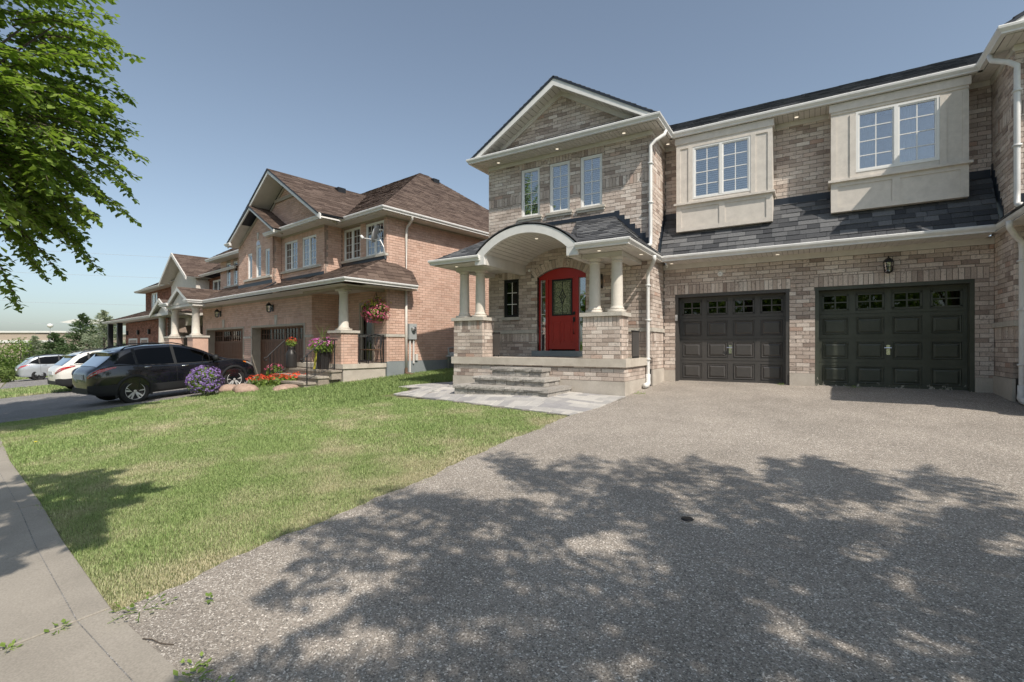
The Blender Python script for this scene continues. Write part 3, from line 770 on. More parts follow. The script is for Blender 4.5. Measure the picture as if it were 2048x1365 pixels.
    p = MB(); p.box(XS0+.03,XS1-.03,YS+.03,YG-.015,.35,.885); p.build('porch_footing', M['foundation'], house)
    lay(TB, FS, XS0+.045, XS1-.045, .89, 1.185, phase=.89+JT/2)
    lay(TB, SS, YS+.14, YG-.02, .89, 1.185, phase=.89+JT/2); lay(TB, SSL, -(YG-.02), -(YS+.14), .89, 1.185, phase=.89+JT/2)
    # --- piers with caps and columns
    for (a, b_, c0, c1) in ((-7.70,-6.82,-7.56,-7.06),(-4.18,-3.34,-4.0,-3.5)):
        y0, y1 = 9.68, 10.20
        fr = front(y0); sr = Fr((b_,0,0),(0,1,0),(0,0,1),(1,0,0)); sl = Fr((a,0,0),(0,-1,0),(0,0,1),(-1,0,0)); bkf = Fr((0,y1,0),(-1,0,0),(0,0,1),(0,1,0))
        p = MB(); p.box(a+.009,b_-.009,y0+.009,y1-.009,1.357,2.255); p.build('pier_core', M['mortar'], house)
        lay(TB, fr, a, b_, 1.36, 2.03, phase=1.36); soldier(TB, fr, a, b_, 2.035, 2.25)
        lay(TB, sr, y0+.10, y1-.10, 1.36, 2.03, phase=1.36, stag=.5); soldier(TB, sr, y0+.10, y1-.1, 2.035, 2.25)
        lay(TB, sl, -(y1-.10), -(y0+.10), 1.36, 2.03, phase=1.36); soldier(TB, sl, -(y1-.1), -(y0+.10), 2.035, 2.25)
        lay(TB, bkf, -b_, -a, 1.36, 2.25, phase=1.36)
        p = MB(); p.box(a-.05,b_+.05,y0-.05,y1+.05,2.255,2.335); p.build('pier_cap', M['cut_stone'], house)
        for cxx in (c0, c1):
            cy = 9.94; z0, z1 = 2.336, 3.52
            p = MB(); p.box(cxx-.155,cxx+.155,cy-.155,cy+.155,z0,z0+.06)
            prof = [(.15,.06),(.15,.10),(.135,.115),(.128,.13),(.125,.15),(.123,.55),(.112,1.06),(.112,1.075),(.125,1.08),(.125,1.10),(.113,1.105),(.113,1.13),(.135,1.15),(.145,1.17)]
            p.lathe((cxx,cy,z0), prof, 28); p.box(cxx-.155,cxx+.155,cy-.155,cy+.155,z0+1.17,z1)
            o = p.build('column', M['column'], house)
            for pl in o.data.polygons: pl.use_smooth = abs(pl.normal.z) < .9 and len(pl.vertices) == 4
    # --- beams over columns, arched hood
    YA = 9.30; ac = -5.43; aw = 1.32; zA, rA = 3.72, .60
    RA = (aw*aw+rA*rA)/(2*rA); zCA = zA+rA-RA; RI = RA-.18
    a_o = math.asin(aw/RA); a_i = math.asin((aw-.22)/RI)
    def arcp(R, a, n=20): return [(ac+R*math.sin(-a+2*a*i/n), zCA+R*math.cos(-a+2*a*i/n)) for i in range(n+1)]
    FA = front(YA)
    p = MB(); p.prism(FA, list(reversed(arcp(RA,a_o)))+[(ac-aw,zA-.10),(ac-aw+.2,zA-.10)][:0]+arcp(RI,a_i), -.045, .03)
    # legs of the arch front down beside the gutters
    p.fb(FA, ac-aw+.0, ac-aw+.26, 3.53, 3.73, -.045, .027); p.fb(FA, ac+aw-.26, ac+aw, 3.53, 3.73, -.045, .027)
    p.build('arch_fascia', M['white_trim'], house)
    # vault soffit boards, running front to back
    arc = arcp(RI, a_i, 22)
    for (u0,v0),(u1,v1) in zip(arc, arc[1:]):
        L = math.hypot(u1-u0,v1-v0); g = .006/L
        q0 = (u0+(u1-u0)*g, v0+(v1-v0)*g); q1 = (u1-(u1-u0)*g, v1-(v1-v0)*g); nx_, nz_ = (v1-v0)/L*.01, -(u1-u0)/L*.01
        p = MB(); p.hexa([(q0[0],YA+.045,q0[1]),(q1[0],YA+.045,q1[1]),(q1[0],YG,q1[1]),(q0[0],YG,q0[1]),(q0[0]-nx_,YA+.045,q0[1]-nz_),(q1[0]-nx_,YA+.045,q1[1]-nz_),(q1[0]-nx_,YG,q1[1]-nz_),(q0[0]-nx_,YG,q0[1]-nz_)]); p.build('soffit_board', M['soffit'], house)
    p = MB(); arc2 = arcp(RI+.02, a_i, 22)
    for (u0,v0),(u1,v1) in zip(arc2, arc2[1:]): p.quad((u0,YA+.045,v0),(u1,YA+.045,v1),(u1,YG,v1),(u0,YG,v0))
    p.build('vault_groove_backing', M['groove'], house)
    # vault roof skin
    p = MB(); arc = arcp(RA+.03, a_o+.02, 20)
    for (u0,v0),(u1,v1) in zip(arc, arc[1:]): p.hexa([(u0,YA-.05,v0),(u1,YA-.05,v1),(u1,YG,v1),(u0,YG,v0),(u0,YA-.05,v0+.02),(u1,YA-.05,v1+.02),(u1,YG,v1+.02),(u0,YG,v0+.02)])
    p.build('vault_roof', M['shingle'], house)
    # beams and flat soffits left and right
    for (a, b_) in ((-7.72,-6.62),(-4.24,-3.34)):
        p = MB(); p.box(a,b_,9.80,10.08,3.52,3.62); p.build('porch_beam', M['cream_trim'], house)
    for bx_ in ((-7.72,-7.44,10.08,YG-.01,3.52,3.62),(-3.62,-3.34,10.08,YG-.01,3.52,3.62),(-6.615,ac-aw+.26,9.40,YG-.01,3.515,3.622),(ac+aw-.26,-4.245,9.40,YG-.01,3.515,3.622)):
        p = MB(); p.box(*bx_); p.build('porch_beam', M['cream_trim'], house)
    for bx_ in ((-6.50,-6.46,9.346,YG-.01,3.53,3.80),(-4.40,-4.36,9.346,YG-.01,3.53,3.80)):
        p = MB(); p.box(*bx_); p.build('vault_side_board', M['cream_trim'], house)
    def boards(name, x0, x1, y0, y1, z, along='y', w_=.10):
        q = MB(); g = MB()
        if along == 'y':
            n = max(1, round((x1-x0)/w_)); s_ = (x1-x0)/n
            for i in range(n): q.box(x0+i*s_+.004, x0+(i+1)*s_-.004, y0, y1, z, z+.01)
        else:
            n = max(1, round((y1-y0)/w_)); s_ = (y1-y0)/n
            for i in range(n): q.box(x0, x1, y0+i*s_+.004, y0+(i+1)*s_-.004, z, z+.01)
        o = q.build(name, M['soffit'], house); g.box(x0,x1,y0,y1,z+.011,z+.02); g.build('soffit_gap', M['groove'], o)
    boards('soffit', -8.03, -6.62, YA+.03, 9.80, 3.625); boards('soffit', -8.03, -7.72, 9.80, YG, 3.625, 'x')
    boards('soffit', -7.44, -6.62, 10.08, YG, 3.625)
    boards('soffit', -4.24, -2.99, YA+.03, 9.80, 3.625); boards('soffit', -3.34, -2.99, 9.80, 11.76, 3.625, 'x'); boards('soffit', -4.24, -3.62, 10.08, YG, 3.625)
    # lower gutters + fascia
    p = MB(); p.sweep(GUT, [(-8.03,YG+.1,3.76),(-8.03,YA,3.76),(-6.60,YA,3.76)])
    p.build('gutter', M['white_trim'], house)
    # porch roofs
    dk = MB(); pitch = .524
    zt = 3.76
    roof(TS, dk, [(-4.11,YA,zt),(-2.98,YA,zt),(-4.0,YG,4.75),(-5.43,YG,4.75),(-4.9,10.2,4.23)][:4] if False else [(-4.13,YA-.02,zt),(-2.98,YA-.02,zt),(-4.0,YG,4.75),(-5.0,YG,4.75)])
    roof(TS, dk, [(-2.98,YA-.02,zt),(-2.98,YG,zt),(-4.0,YG,4.75)])
    roof(TS, dk, [(-8.07,YA-.02,zt),(-6.73,YA-.02,zt),(-5.9,YG,4.75),(-7.05,YG,4.75)])
    roof(TS, dk, [(-8.07,YG,zt),(-8.07,YA-.02,zt),(-7.05,YG,4.75)])
    # small side roof between the block's side wall and the gutter
    roof(TS, dk, [(-2.98,YG,zt),(-2.98,11.75,zt),(-3.11,11.75,3.90),(-3.11,YG,3.90)])
    dk.build('porch_roof_deck', M['flashing'], house)
    p = MB()   # flashings: a band above each roof line
    p.fb(FG, -7.0, -4.0, 4.745, 4.84, 0, .012)
    def sl_band(x0,z0,x1,z1,h=.12,steps=7):
        for i in range(steps):
            xa = x0+(x1-x0)*i/steps; xb = x0+(x1-x0)*(i+1)/steps; za_ = z0+(z1-z0)*i/steps; zb_ = z0+(z1-z0)*(i+1)/steps
            p.fb(FG, min(xa,xb), max(xa,xb), min(za_,zb_)-.05, max(za_,zb_)+h, 0, .011)
    sl_band(-4.0,4.75,-3.12,3.90); sl_band(-7.05,4.75,-7.64,4.18)
    for i in range(7):
        ya = 11.75+.65*i/7; za_ = 3.78+1.07*i/7; p.fb(SR, ya, ya+.65/7, za_-.1, za_+.32, 0, .011)
    p.build('flashing', M['flashing'], house)
    # --- upper gable eave: gutter, fascia, soffits, rakes
    YE = 10.75
    p = MB(); p.sweep(GUT, [(-7.93,17,6.74),(-7.93,YE,6.74),(-2.89,YE,6.74),(-2.89,12.02,6.74)] if False else [(-7.93,19,6.74),(-7.93,YE+.0,6.74),(-2.89,YE,6.74),(-2.89,11.97,6.74)])
    p.build('gutter', M['white_trim'], house)
    # (soffit boards across the eaves)
    boards('soffit', -7.93, -2.90, YE+.01, YG, 6.605); boards('soffit', -7.93, XL, YG, 21, 6.605, 'x'); boards('soffit', XR, -2.90, YG, YU, 6.605, 'x')
    p = MB(); p.fb(FG, XL, XR+.028, 6.50, 6.60, 0, .03); p.fb(SR, YG+.03-.03, YU, 6.50, 6.60, 0, .026)
    p.build('frieze_board', M['cream_trim'], house)
    p = MB()   # rake fascia, two boards mitred at the apex, and the pale inner trim
    RK = front(YE+.03); s_ = (8.27-6.74)/(7.95-5.42)
    for sg in (-1, 1):
        xf = -5.42+sg*2.53
        pl = [(xf,6.76),(xf,6.58+.03),(-5.42,8.10),(-5.42,8.30)]
        if sg > 0: pl = pl[::-1]
        p.prism(RK, pl, -.03, .03)
    p.build('rake_fascia', M['white_trim'], house)
    p = MB()
    for sg in (-1, 1):
        xf = -5.42+sg*1.98
        pl = [(xf,6.94),(xf+sg*-.0,6.82),(-5.42+0,8.02),(-5.42,8.16)]
        if sg > 0: pl = pl[::-1]
        p.prism(FG, pl, -.02, .04)
    p.build('gable_trim', M['cream_trim'], house)
    for sg in (-1, 1):   # sloping rake soffit
        q = MB(); g = MB(); n = 22
        for i in range(n):
            x0 = -5.42+sg*(2.5*i/n+.006); x1 = -5.42+sg*(2.5*(i+1)/n-.006)
            z0 = 8.14-abs(x0+5.42)*s_; z1 = 8.14-abs(x1+5.42)*s_
            q.hexa([(x0,YE+.06,z0),(x1,YE+.06,z1),(x1,YG,z1),(x0,YG,z0),(x0,YE+.06,z0+.01),(x1,YE+.06,z1+.01),(x1,YG,z1+.01),(x0,YG,z0+.01)])
        o = q.build('rake_soffit', M['soffit'], house)
        g.quad((-5.42,YE+.06,8.16),(-5.42+sg*2.5,YE+.06,8.16-2.5*s_),(-5.42+sg*2.5,YG,8.16-2.5*s_),(-5.42,YG,8.16)); g.build('soffit_gap', M['groove'], o)
    # pent strip of shingles on the eave under the gable
    dk = MB(); roof(TS, dk, [(-7.4,YE,6.745),(-3.4,YE,6.745),(-3.4,YG,6.955),(-7.4,YG,6.955)]); dk.build('pent_deck', M['flashing'], house)
    p = MB(); p.fb(FG, -7.3, -3.5, 6.93, 7.0, 0, .045); p.build('flashing', M['flashing'], house)
    # --- roofs
    dk = MB()
    roof(TS, dk, [(-2.86,YE-.02,6.77),(-2.86,11.93,6.77),(-5.42,15.05,8.33),(-5.42,YE-.02,8.33)])
    roof(TS, dk, [(-7.98,21.5,6.77),(-7.98,YE-.02,6.77),(-5.42,YE-.02,8.33),(-5.42,18.9,8.33)])
    roof(TS, dk, [(CX0,11.93,6.77),(CX0,11.93,6.77),(CX0,15.05,8.33),(-5.42,15.05,8.33)][:0] or [(-2.86,11.93,6.77),(CX0,11.93,6.77),(CX0,15.05,8.33),(-5.42,15.05,8.33)])
    dk.add([(-5.42,15.05,8.325),(CX0,15.05,8.325),(CX0,21.5,5.9),(-5.42,21.5,5.9)], [(0,1,2,3)])
    dk.build('roof_deck', M['flashing'], house)
    # --- downspouts
    p = MB(); x = -3.175; y = 11.115
    p.tube([(-2.84,11.35,6.60),(-2.86,11.33,6.50),(-3.03,11.17,6.34),(-3.12,11.13,6.24),(x+.06,y,6.1),(x+.06,y,4.2),(x+.06,y,3.98),(x+.06,y-.06,3.93),(x+.06,y-.16,3.91)], .042, 10)
    for z in (5.8,4.9): p.box(x+.01,x+.11,y-.05,YG,z,z+.035)
    p.build('downspout', M['white_trim'], house, smooth=True)
    p = MB(); p.tube([(-2.93,10.75,3.63),(-2.94,10.78,3.53),(-3.06,10.98,3.42),(-3.16,11.09,3.33),(-3.175,11.11,3.2),(x,y,1.0),(x,y,.86)], .042, 10)
    for z in (3.0,2.2,1.3): p.box(x-.05,x+.05,y-.05,YG,z,z+.035)
    p.build('downspout', M['white_trim'], house, smooth=True)
    p = MB(); p.tube([(x,y,.98),(x,y,.84),(x+.02,y-.05,.77),(x+.03,y-.16,.745),(x+.03,y-.36,.735)], .058, 12); p.build('downspout_elbow', M['white_trim'], house, smooth=True)

MIR = None; half()
MIR = CX0; half(); MIR = None
for o in [o for o in house.children if o.name.startswith('window') and o.get('label','').startswith('small black')][1:]: del o['label']

# ---- shared middle: garage wall, skirt roof, upper wall, bays
D1 = (-2.83,-.385,.74,2.885); D2 = (.09,2.63,.74,2.885)
GX0, GX1 = XR, 2*CX0-XR
bk = MB(); backing(bk, FW, GX0, GX1, .70, 3.66, [D1,D2], n0=-.30); backing(bk, FU, GX0, GX1, 4.3, 6.6); bk.build('garage_wall', M['mortar'], house)
gl = [(GX0+.2,GX1-.2,2.885,3.11)]
lay(TB, FW, GX0+.005, GX1-.005, 1.035, 3.66, [D1,D2,(D1[0]-.2,D1[1]+.02,2.885,3.11),(D2[0]-.02,D2[1]+.2,2.885,3.11)], phase=PH)
soldier(TB, FW, D1[0]-.2, D1[1]+.02, 2.89, 3.105); soldier(TB, FW, D2[0]-.02, D2[1]+.2, 2.89, 3.105)
lay(TB, FU, GX0+.005, GX1-.005, 4.80, 6.6, [(-2.72,-.72,4.8,6.6),(.39,2.47,4.8,6.6)], phase=PH)
for a, b in ((GX0,D1[0]-.002),(D1[1]+.002,D2[0]-.002),(D2[1]+.002,GX1)): f = MB(); f.fb(FW, a, b, .66, 1.03, -.30, .014); f.build('foundation', M['foundation'], house)
# skirt roof over the garages
dk = MB(); roof(TS, dk, [(-3.05,11.70,3.75),(2*CX0+3.05,11.70,3.75),(2*CX0+3.11,12.40,4.80),(-3.11,12.40,4.80)], expo=.135, tabs=(.17,.22,.30,.36)); dk.build('skirt_roof_deck', M['flashing'], house)
for a, b in ((GX0+.02,-2.74),(-.70,.37),(2.49,GX1-.02)): p = MB(); p.fb(FU, a, b, 4.76, 4.93, 0, .014); p.build('flashing', M['flashing'], house)
# gutters of the middle: lower one runs from porch to porch, upper one along the main eave
p = MB(); p.sweep(GUT, [(-4.11,9.30,3.76),(-2.98,9.30,3.76),(-2.98,11.75,3.76),(2*CX0+2.98,11.75,3.76),(2*CX0+2.98,9.30,3.76),(2*CX0+4.11,9.30,3.76)][::1] if False else [(-4.15,9.30,3.76),(-3.095,9.30,3.76),(-3.095,11.75,3.76),(2*CX0+3.095,11.75,3.76),(2*CX0+3.095,9.30,3.76),(2*CX0+4.15,9.30,3.76)])
p.build('gutter', M['white_trim'], house)
p = MB(); p.sweep(GUT, [(-2.90,11.97,6.74),(2*CX0+2.90,11.97,6.74)]); p.build('gutter', M['white_trim'], house)
def bd(name, x0, x1, y0, y1, z, w_=.10):
    n = max(1, round((x1-x0)/w_)); s_ = (x1-x0)/n; q = MB(); q.box(.004, s_-.004, y0, y1, z, z+.01); me = q.mesh('soffit_board', M['soffit'])
    for i in range(n): link('soffit_board', me, house, Matrix.Translation((x0+i*s_,0,0)))
    g = MB(); g.box(x0,x1,y0,y1,z+.011,z+.02); g.build('soffit_backing', M['groove'], house)
bd('soffit', -2.99, 2*CX0+2.99, 11.76, YW, 3.625); bd('soffit', -2.90, 2*CX0+2.90, 11.98, YU, 6.605)
p = MB(); p.fb(FW, GX0, GX1, 3.51, 3.625, 0, .02); p.fb(FU, GX0, -2.72, 6.50, 6.60, 0, .024); p.fb(FU, -.72, .39, 6.50, 6.60, 0, .024); p.fb(FU, 2.47, GX1, 6.50, 6.60, 0, .024); p.build('frieze_board', M['cream_trim'], house)

# ---- bay windows (boxed, framed in stucco board)
def bay(x0, x1, z0, wx0, wx1, wz0, wz1, blind, label):
    y0 = 12.0; FB = front(y0); b = MB(); z1 = 6.60
    b.box(x0,wx0,y0,YU,z0,z1); b.box(wx1,x1,y0,YU,z0,z1); b.box(wx0,wx1,y0,YU,z0,wz0); b.box(wx0,wx1,y0,YU,wz1,z1)
    o = b.build('bay', M['stucco_trim'], house); o['label'] = label
    t = MB()
    t.fb(FB, x0-.03, x1+.03, 6.44, z1-.003, -.3, .035); t.build('bay_header', M['stucco_trim'], o)
    t = MB(); t.fb(FB, x0-.05, x1+.05, 4.985, 5.03, -.39, .075); t.build('bay_ledge', M['stucco_trim'], o)
    t = MB()   # battens: stiles and rails
    lw = .09; e = .018
    t.fb(FB, x0, x1, z0, z0+.10, 0, e); t.fb(FB, x0, x1, 4.90, 4.985, 0, e); xm = (x0+x1)/2
    for c0, c1 in ((x0,x0+.12),(xm-.06,xm+.06),(x1-.12,x1)): t.fb(FB, c0, c1, z0+.10, 4.90, 0, e)
    t.fb(FB, x0, x1, 6.33 if wz1 < 6.36 else 6.39, 6.44, 0, e)
    for c0, c1 in ((x0,x0+lw),(wx0-.10,wx0-.002),(wx1+.002,wx1+.10),(x1-lw,x1)): t.fb(FB, c0, c1, 5.03, 6.33, 0, e)
    t.build('bay_batten', M['stucco_trim'], o)
    window(house, FB, wx0, wx1, wz0, wz1, 2, 4, rec=.02, fw=.04, sashes=2, blind=blind)
bay(-2.74,-.70,4.36,-2.365,-1.13,5.10,6.33,'blind','narrower beige boxed bay left, over the charcoal garage door')
bay(.37,2.49,4.38,.79,2.08,5.14,6.36,'curtain','beige boxed bay with white curtains over the green garage door')

# ---- garage doors
def garage_door(x0, x1, z0, z1, m, label, glassm):
    Y = YW+.20; F0 = front(Y); fr = MB(); fw = .07
    fr.fb(FW, x0, x0+fw, z0, z1, -.29, -.01); fr.fb(FW, x1-fw, x1, z0, z1, -.29, -.01); fr.fb(FW, x0+fw, x1-fw, z1-.07, z1, -.29, -.01)
    fr.build('garage_door_frame', m, house)
    a0, a1, b0, b1 = x0+fw, x1-fw, z0+.02, z1-.07
    d = MB(); hs_ = (b1-b0)/4
    W4 = (a1-a0)/4; st = .055; wins = []
    for c in range(4):
        u0 = a0+c*W4; wins.append((u0+st+.02, u0+W4-st-.02, b1-hs_+.09, b1-.10))
    us = sorted(set([a0,a1]+[q for w_ in wins for q in w_[:2]])); 
    backing(d, F0, a0, a1, b0, b1, wins, n1=-.004, n0=-.045)
    door_o = d.build('garage_door', m, house); door_o['label'] = label
    for r in range(4):
        q = MB(); zz0 = b0+r*hs_+.006; zz1 = b0+(r+1)*hs_-.006
        # rails & stiles of the section
        q.fb(F0, a0, a1, zz0, zz0+.06, -.004, .008); q.fb(F0, a0, a1, zz1-.06, zz1, -.004, .008)
        for c in range(5):
            cc = a0+c*W4; q.fb(F0, max(a0,cc-st), min(a1,cc+st), zz0+.06, zz1-.06, -.004, .008)
        q.build('door_section', m, door_o)
        for c in range(4):
            u0 = a0+c*W4+st+.02; u1 = a0+(c+1)*W4-st-.02; v0 = zz0+.08; v1 = zz1-.08
            if r < 3:
                pm = MB(); t = .045
                A = [F0.p(u0,v0,-.003),F0.p(u1,v0,-.003),F0.p(u1,v1,-.003),F0.p(u0,v1,-.003)]; B = [F0.p(u0+.012,v0+.012,.012),F0.p(u1-.012,v0+.012,.012),F0.p(u1-.012,v1-.012,.012),F0.p(u0+.012,v1-.012,.012)]
                Cc = [F0.p(u0+t+.02,v0+t+.02,.018),F0.p(u1-t-.02,v0+t+.02,.018),F0.p(u1-t-.02,v1-t-.02,.018),F0.p(u0+t+.02,v1-t-.02,.018)]; Bi = [F0.p(u0+.03,v0+.03,-.002),F0.p(u1-.03,v0+.03,-.002),F0.p(u1-.03,v1-.03,-.002),F0.p(u0+.03,v1-.03,-.002)]
                V = A+B+Bi+Cc; Fs = []
                for k in range(3):
                    for i in range(4): Fs.append((k*4+i, k*4+(i+1)%4, (k+1)*4+(i+1)%4, (k+1)*4+i))
                Fs.append((12,13,14,15)); pm.add(V, Fs); pm.build('door_panel', m, door_o)
            else:
                w_ = wins[c]; g = MB(); g.fb(F0, w_[0], w_[1], w_[2], w_[3], -.03, -.024); g.build('pane', M[glassm], door_o)
                g = MB(); t = .022
                for rr in ((w_[0]-.01,w_[1]+.01,w_[2]-.012,w_[2]+t),(w_[0]-.01,w_[1]+.01,w_[3]-t,w_[3]+.012),(w_[0]-.01,w_[0]+t,w_[2],w_[3]),(w_[1]-t,w_[1]+.01,w_[2],w_[3])): g.fb(F0,*rr,-.035,.016)
                xm = (w_[0]+w_[1])/2; zm = (w_[2]+w_[3])/2; g.fb(F0, xm-.013, xm+.013, w_[2]+t, w_[3]-t, -.024, .012); g.fb(F0, w_[0]+t, w_[1]-t, zm-.012, zm+.012, -.0245, .0125)
                g.build('pane_grille', m, door_o)
    g = MB(); g.fb(F0, a0, a1, b1-hs_, b1, -.5, -.46); g.build('room_shade', M['darkbox'], door_o)
    h = MB(); xm = (a0+a1)/2+.0; zh = b0+hs_*1.55
    h.fb(F0, xm-.03, xm+.03, zh-.11, zh+.09, .008, .02); h.tube([F0.p(xm,zh+.03,.02),F0.p(xm,zh+.03,.06)], .012, 8); h.tube([F0.p(xm-.07,zh+.03,.06),F0.p(xm+.05,zh+.03,.06)], .012, 8)
    h.build('door_handle', M['chrome'], door_o)
    s = MB(); s.box(x0+.002, x1-.002, YW-.06, Y+.1, z0-.03, z0+.016); s.build('door_threshold', M['foundation'], door_o)
garage_door(*D1, M['charcoal'], 'charcoal panelled garage door', 'glass_dark')
garage_door(*D2, M['darkgreen'], 'dark green panelled garage door with peeling frame', 'glass_dark')

# ---- pot lights in the soffits
def pot(x, y, z):
    p = MB(); p.lathe((x,y,z-.012), [(.055,0),(.06,.006),(.06,.012)], 16); o = p.build('pot_light', M['cream_trim'], house)
    q = MB(); q.lathe((x,y,z-.015), [(.036,0),(.038,.004)], 14); q.build('light_lens', M['lit'], o)
for x, y, z in [(-7.2,10.98,6.605),(-5.43,10.98,6.605),(-3.7,10.98,6.605),(-2.98,12.15,6.605),(-.25,12.18,6.605),(-7.55,9.6,3.625),(-3.75,9.55,3.625),(-3.12,10.4,3.625),(-2.85,11.98,3.625),(-.6,11.98,3.625)]: pot(x,y,z)
p = MB(); p.lathe((-5.43,9.9,4.128), [(.055,0),(.06,.006),(.06,.02)], 16); o = p.build('pot_light', M['cream_trim'], house); q = MB(); q.lathe((-5.43,9.9,4.124), [(.036,0),(.038,.006)], 14); q.build('light_lens', M['lit'], o)

TB.finish(); TS.finish()

# ---- fixtures on the house: things of their own
def lantern(loc, sc=1.0, label='', lit=False):
    t = thing('wall_lantern', label, 'wall lamp', loc)
    m = MB(); s = sc
    m.lathe((0,.0,-.02*s), [(.05*s,0),(.045*s,.02*s)], 12, 'y') if False else None
    m.box(-.045*s,.045*s,-.02*s,.0,-.11*s,.11*s); m.tube([(0,-.02*s,.06*s),(0,-.10*s,.11*s),(0,-.13*s,.13*s)], .010*s, 8); m.build('bracket', M['iron'], t)
    m = MB(); c = (0,-.13*s,0)
    m.lathe((0,-.13*s,.07*s), [(.095*s,0),(.085*s,.02*s),(.07*s,.055*s),(.03*s,.085*s),(.012*s,.10*s),(.016*s,.115*s),(.004*s,.13*s)], 12)
    m.lathe((0,-.13*s,-.13*s), [(.02*s,-.02*s),(.062*s,0),(.066*s,.014*s)], 12)
    for i in range(6):
        a = 2*PI*i/6; x0, y0 = .062*s*math.cos(a), .062*s*math.sin(a); x1, y1 = .085*s*math.cos(a), .085*s*math.sin(a)
        m.tube([(x0,-.13*s+y0,-.12*s),(x1,-.13*s+y1,.07*s)], .006*s, 5)
    m.lathe((0,-.13*s,-.025*s), [(.079*s,0),(.079*s,.008*s)], 12)
    m.build('cage', M['iron'], t)
    m = MB(); m.lathe((0,-.13*s,-.115*s), [(.055*s,0),(.076*s,.18*s)], 12); m.build('lamp_glass', M['glass'] if not lit else M['bulb'], t)
    return t
lantern((1.33,YW-.002,3.22), 1.0, 'dark coach lantern on the grey brick above the green garage door')
t = thing('wall_lantern', 'lit black box lantern on the wall right of the red front door', 'wall lamp', (-4.36,YG-.002,3.2))
m = MB(); m.box(-.06,.06,-.012,0,-.17,.17); 
for x in (-.06,.048): 
    for y in (-.13,-.024): m.box(x,x+.012,y,y+.012,-.17,.17)
m.box(-.06,.06,-.13,-.012,.155,.17); m.box(-.06,.06,-.13,-.012,-.17,-.155); m.build('cage', M['iron'], t)
m = MB(); m.lathe((0,-.07,-.06), [(.02,0),(.032,.03),(.03,.08),(.012,.11)], 12); m.build('bulb', M['bulb'], t)
t = thing('security_camera', 'small white camera under the eave beside the left garage', 'camera', (-2.98,12.05,3.62))
m = MB(); m.lathe((0,0,-.03), [(.035,0),(.035,.03)], 14); m.build('mount', M['pvc'], t); m = MB(); m.lathe((0,0,-.085), [(.008,0),(.026,.012),(.033,.03),(.03,.055)], 14); m.build('camera_head', M['pvc'], t); m = MB(); m.lathe((0,-.03,-.06), [(.012,0),(.012,.01)], 10, 'y'); m.build('camera_lens', M['iron'], t)
t = thing('wall_sensor', 'round pale disc sensor on brick above charcoal garage door', 'sensor', (-1.80,YW,3.32))
m = MB(); m.lathe((0,-.03,0), [(.05,0),(.06,.01),(.062,.03)], 18, 'y'); m.build('sensor_disc', M['pvc'], t); m = MB(); m.lathe((0,-.034,0), [(.012,0),(.012,.006)], 10, 'y'); m.build('sensor_eye', M['greymetal'], t)
t = thing('keypad', 'white keypad on the frame left of the charcoal garage door', 'keypad', (-2.80,YW+.008,2.32))
m = MB(); m.box(-.028,.028,-.03,0,-.07,.07); m.build('keypad_body', M['pvc'], t); m = MB()
for i in range(3):
    for j in range(4): m.box(-.02+.015*i,-.01+.015*i,-.033,-.03,-.055+.018*j,-.043+.018*j)
m.build('keys', M['greymetal'], t)
t = thing('porch_camera', 'small white camera at the corner of the porch vault', 'camera', (-6.30,YG-.01,3.66))
m = MB(); m.tube([(0,0,0),(.01,-.08,-.02)], .012, 8); m.build('mount', M['pvc'], t); m = MB(); m.tube([(.0,-.04,-.03),(.02,-.14,-.06)], .03, 12); m.build('camera_head', M['pvc'], t)
# steel plates of the porch guard (dark slabs beside the piers)
for nm, x0, x1, y0, y1, lab in (('porch_guard', -6.80,-6.62,10.12,10.15,'dark grey guard panel beside the left porch pier'),('porch_guard',-3.30,-3.27,10.30,10.75,'dark guard panel leaning behind the right porch pier')):
    t = thing(nm, lab, 'guard panel', ((x0+x1)/2,(y0+y1)/2,1.356), world=True)
    m = MB(); m.box(x0,x1,y0,y1,1.40,1.94); m.build('panel', M['charcoal'], t); m = MB(); m.box(x0-.01,x1+.01,y0-.01,y1+.01,1.94,1.965); m.box(x0+.01,x0+.03,y0+.005,y1-.005,1.356,1.40); m.box(x1-.03 if x1-x0>.05 else x0,x1-.01 if x1-x0>.05 else x1,y1-.03,y1-.01,1.356,1.40); m.build('rail', M['iron'], t)

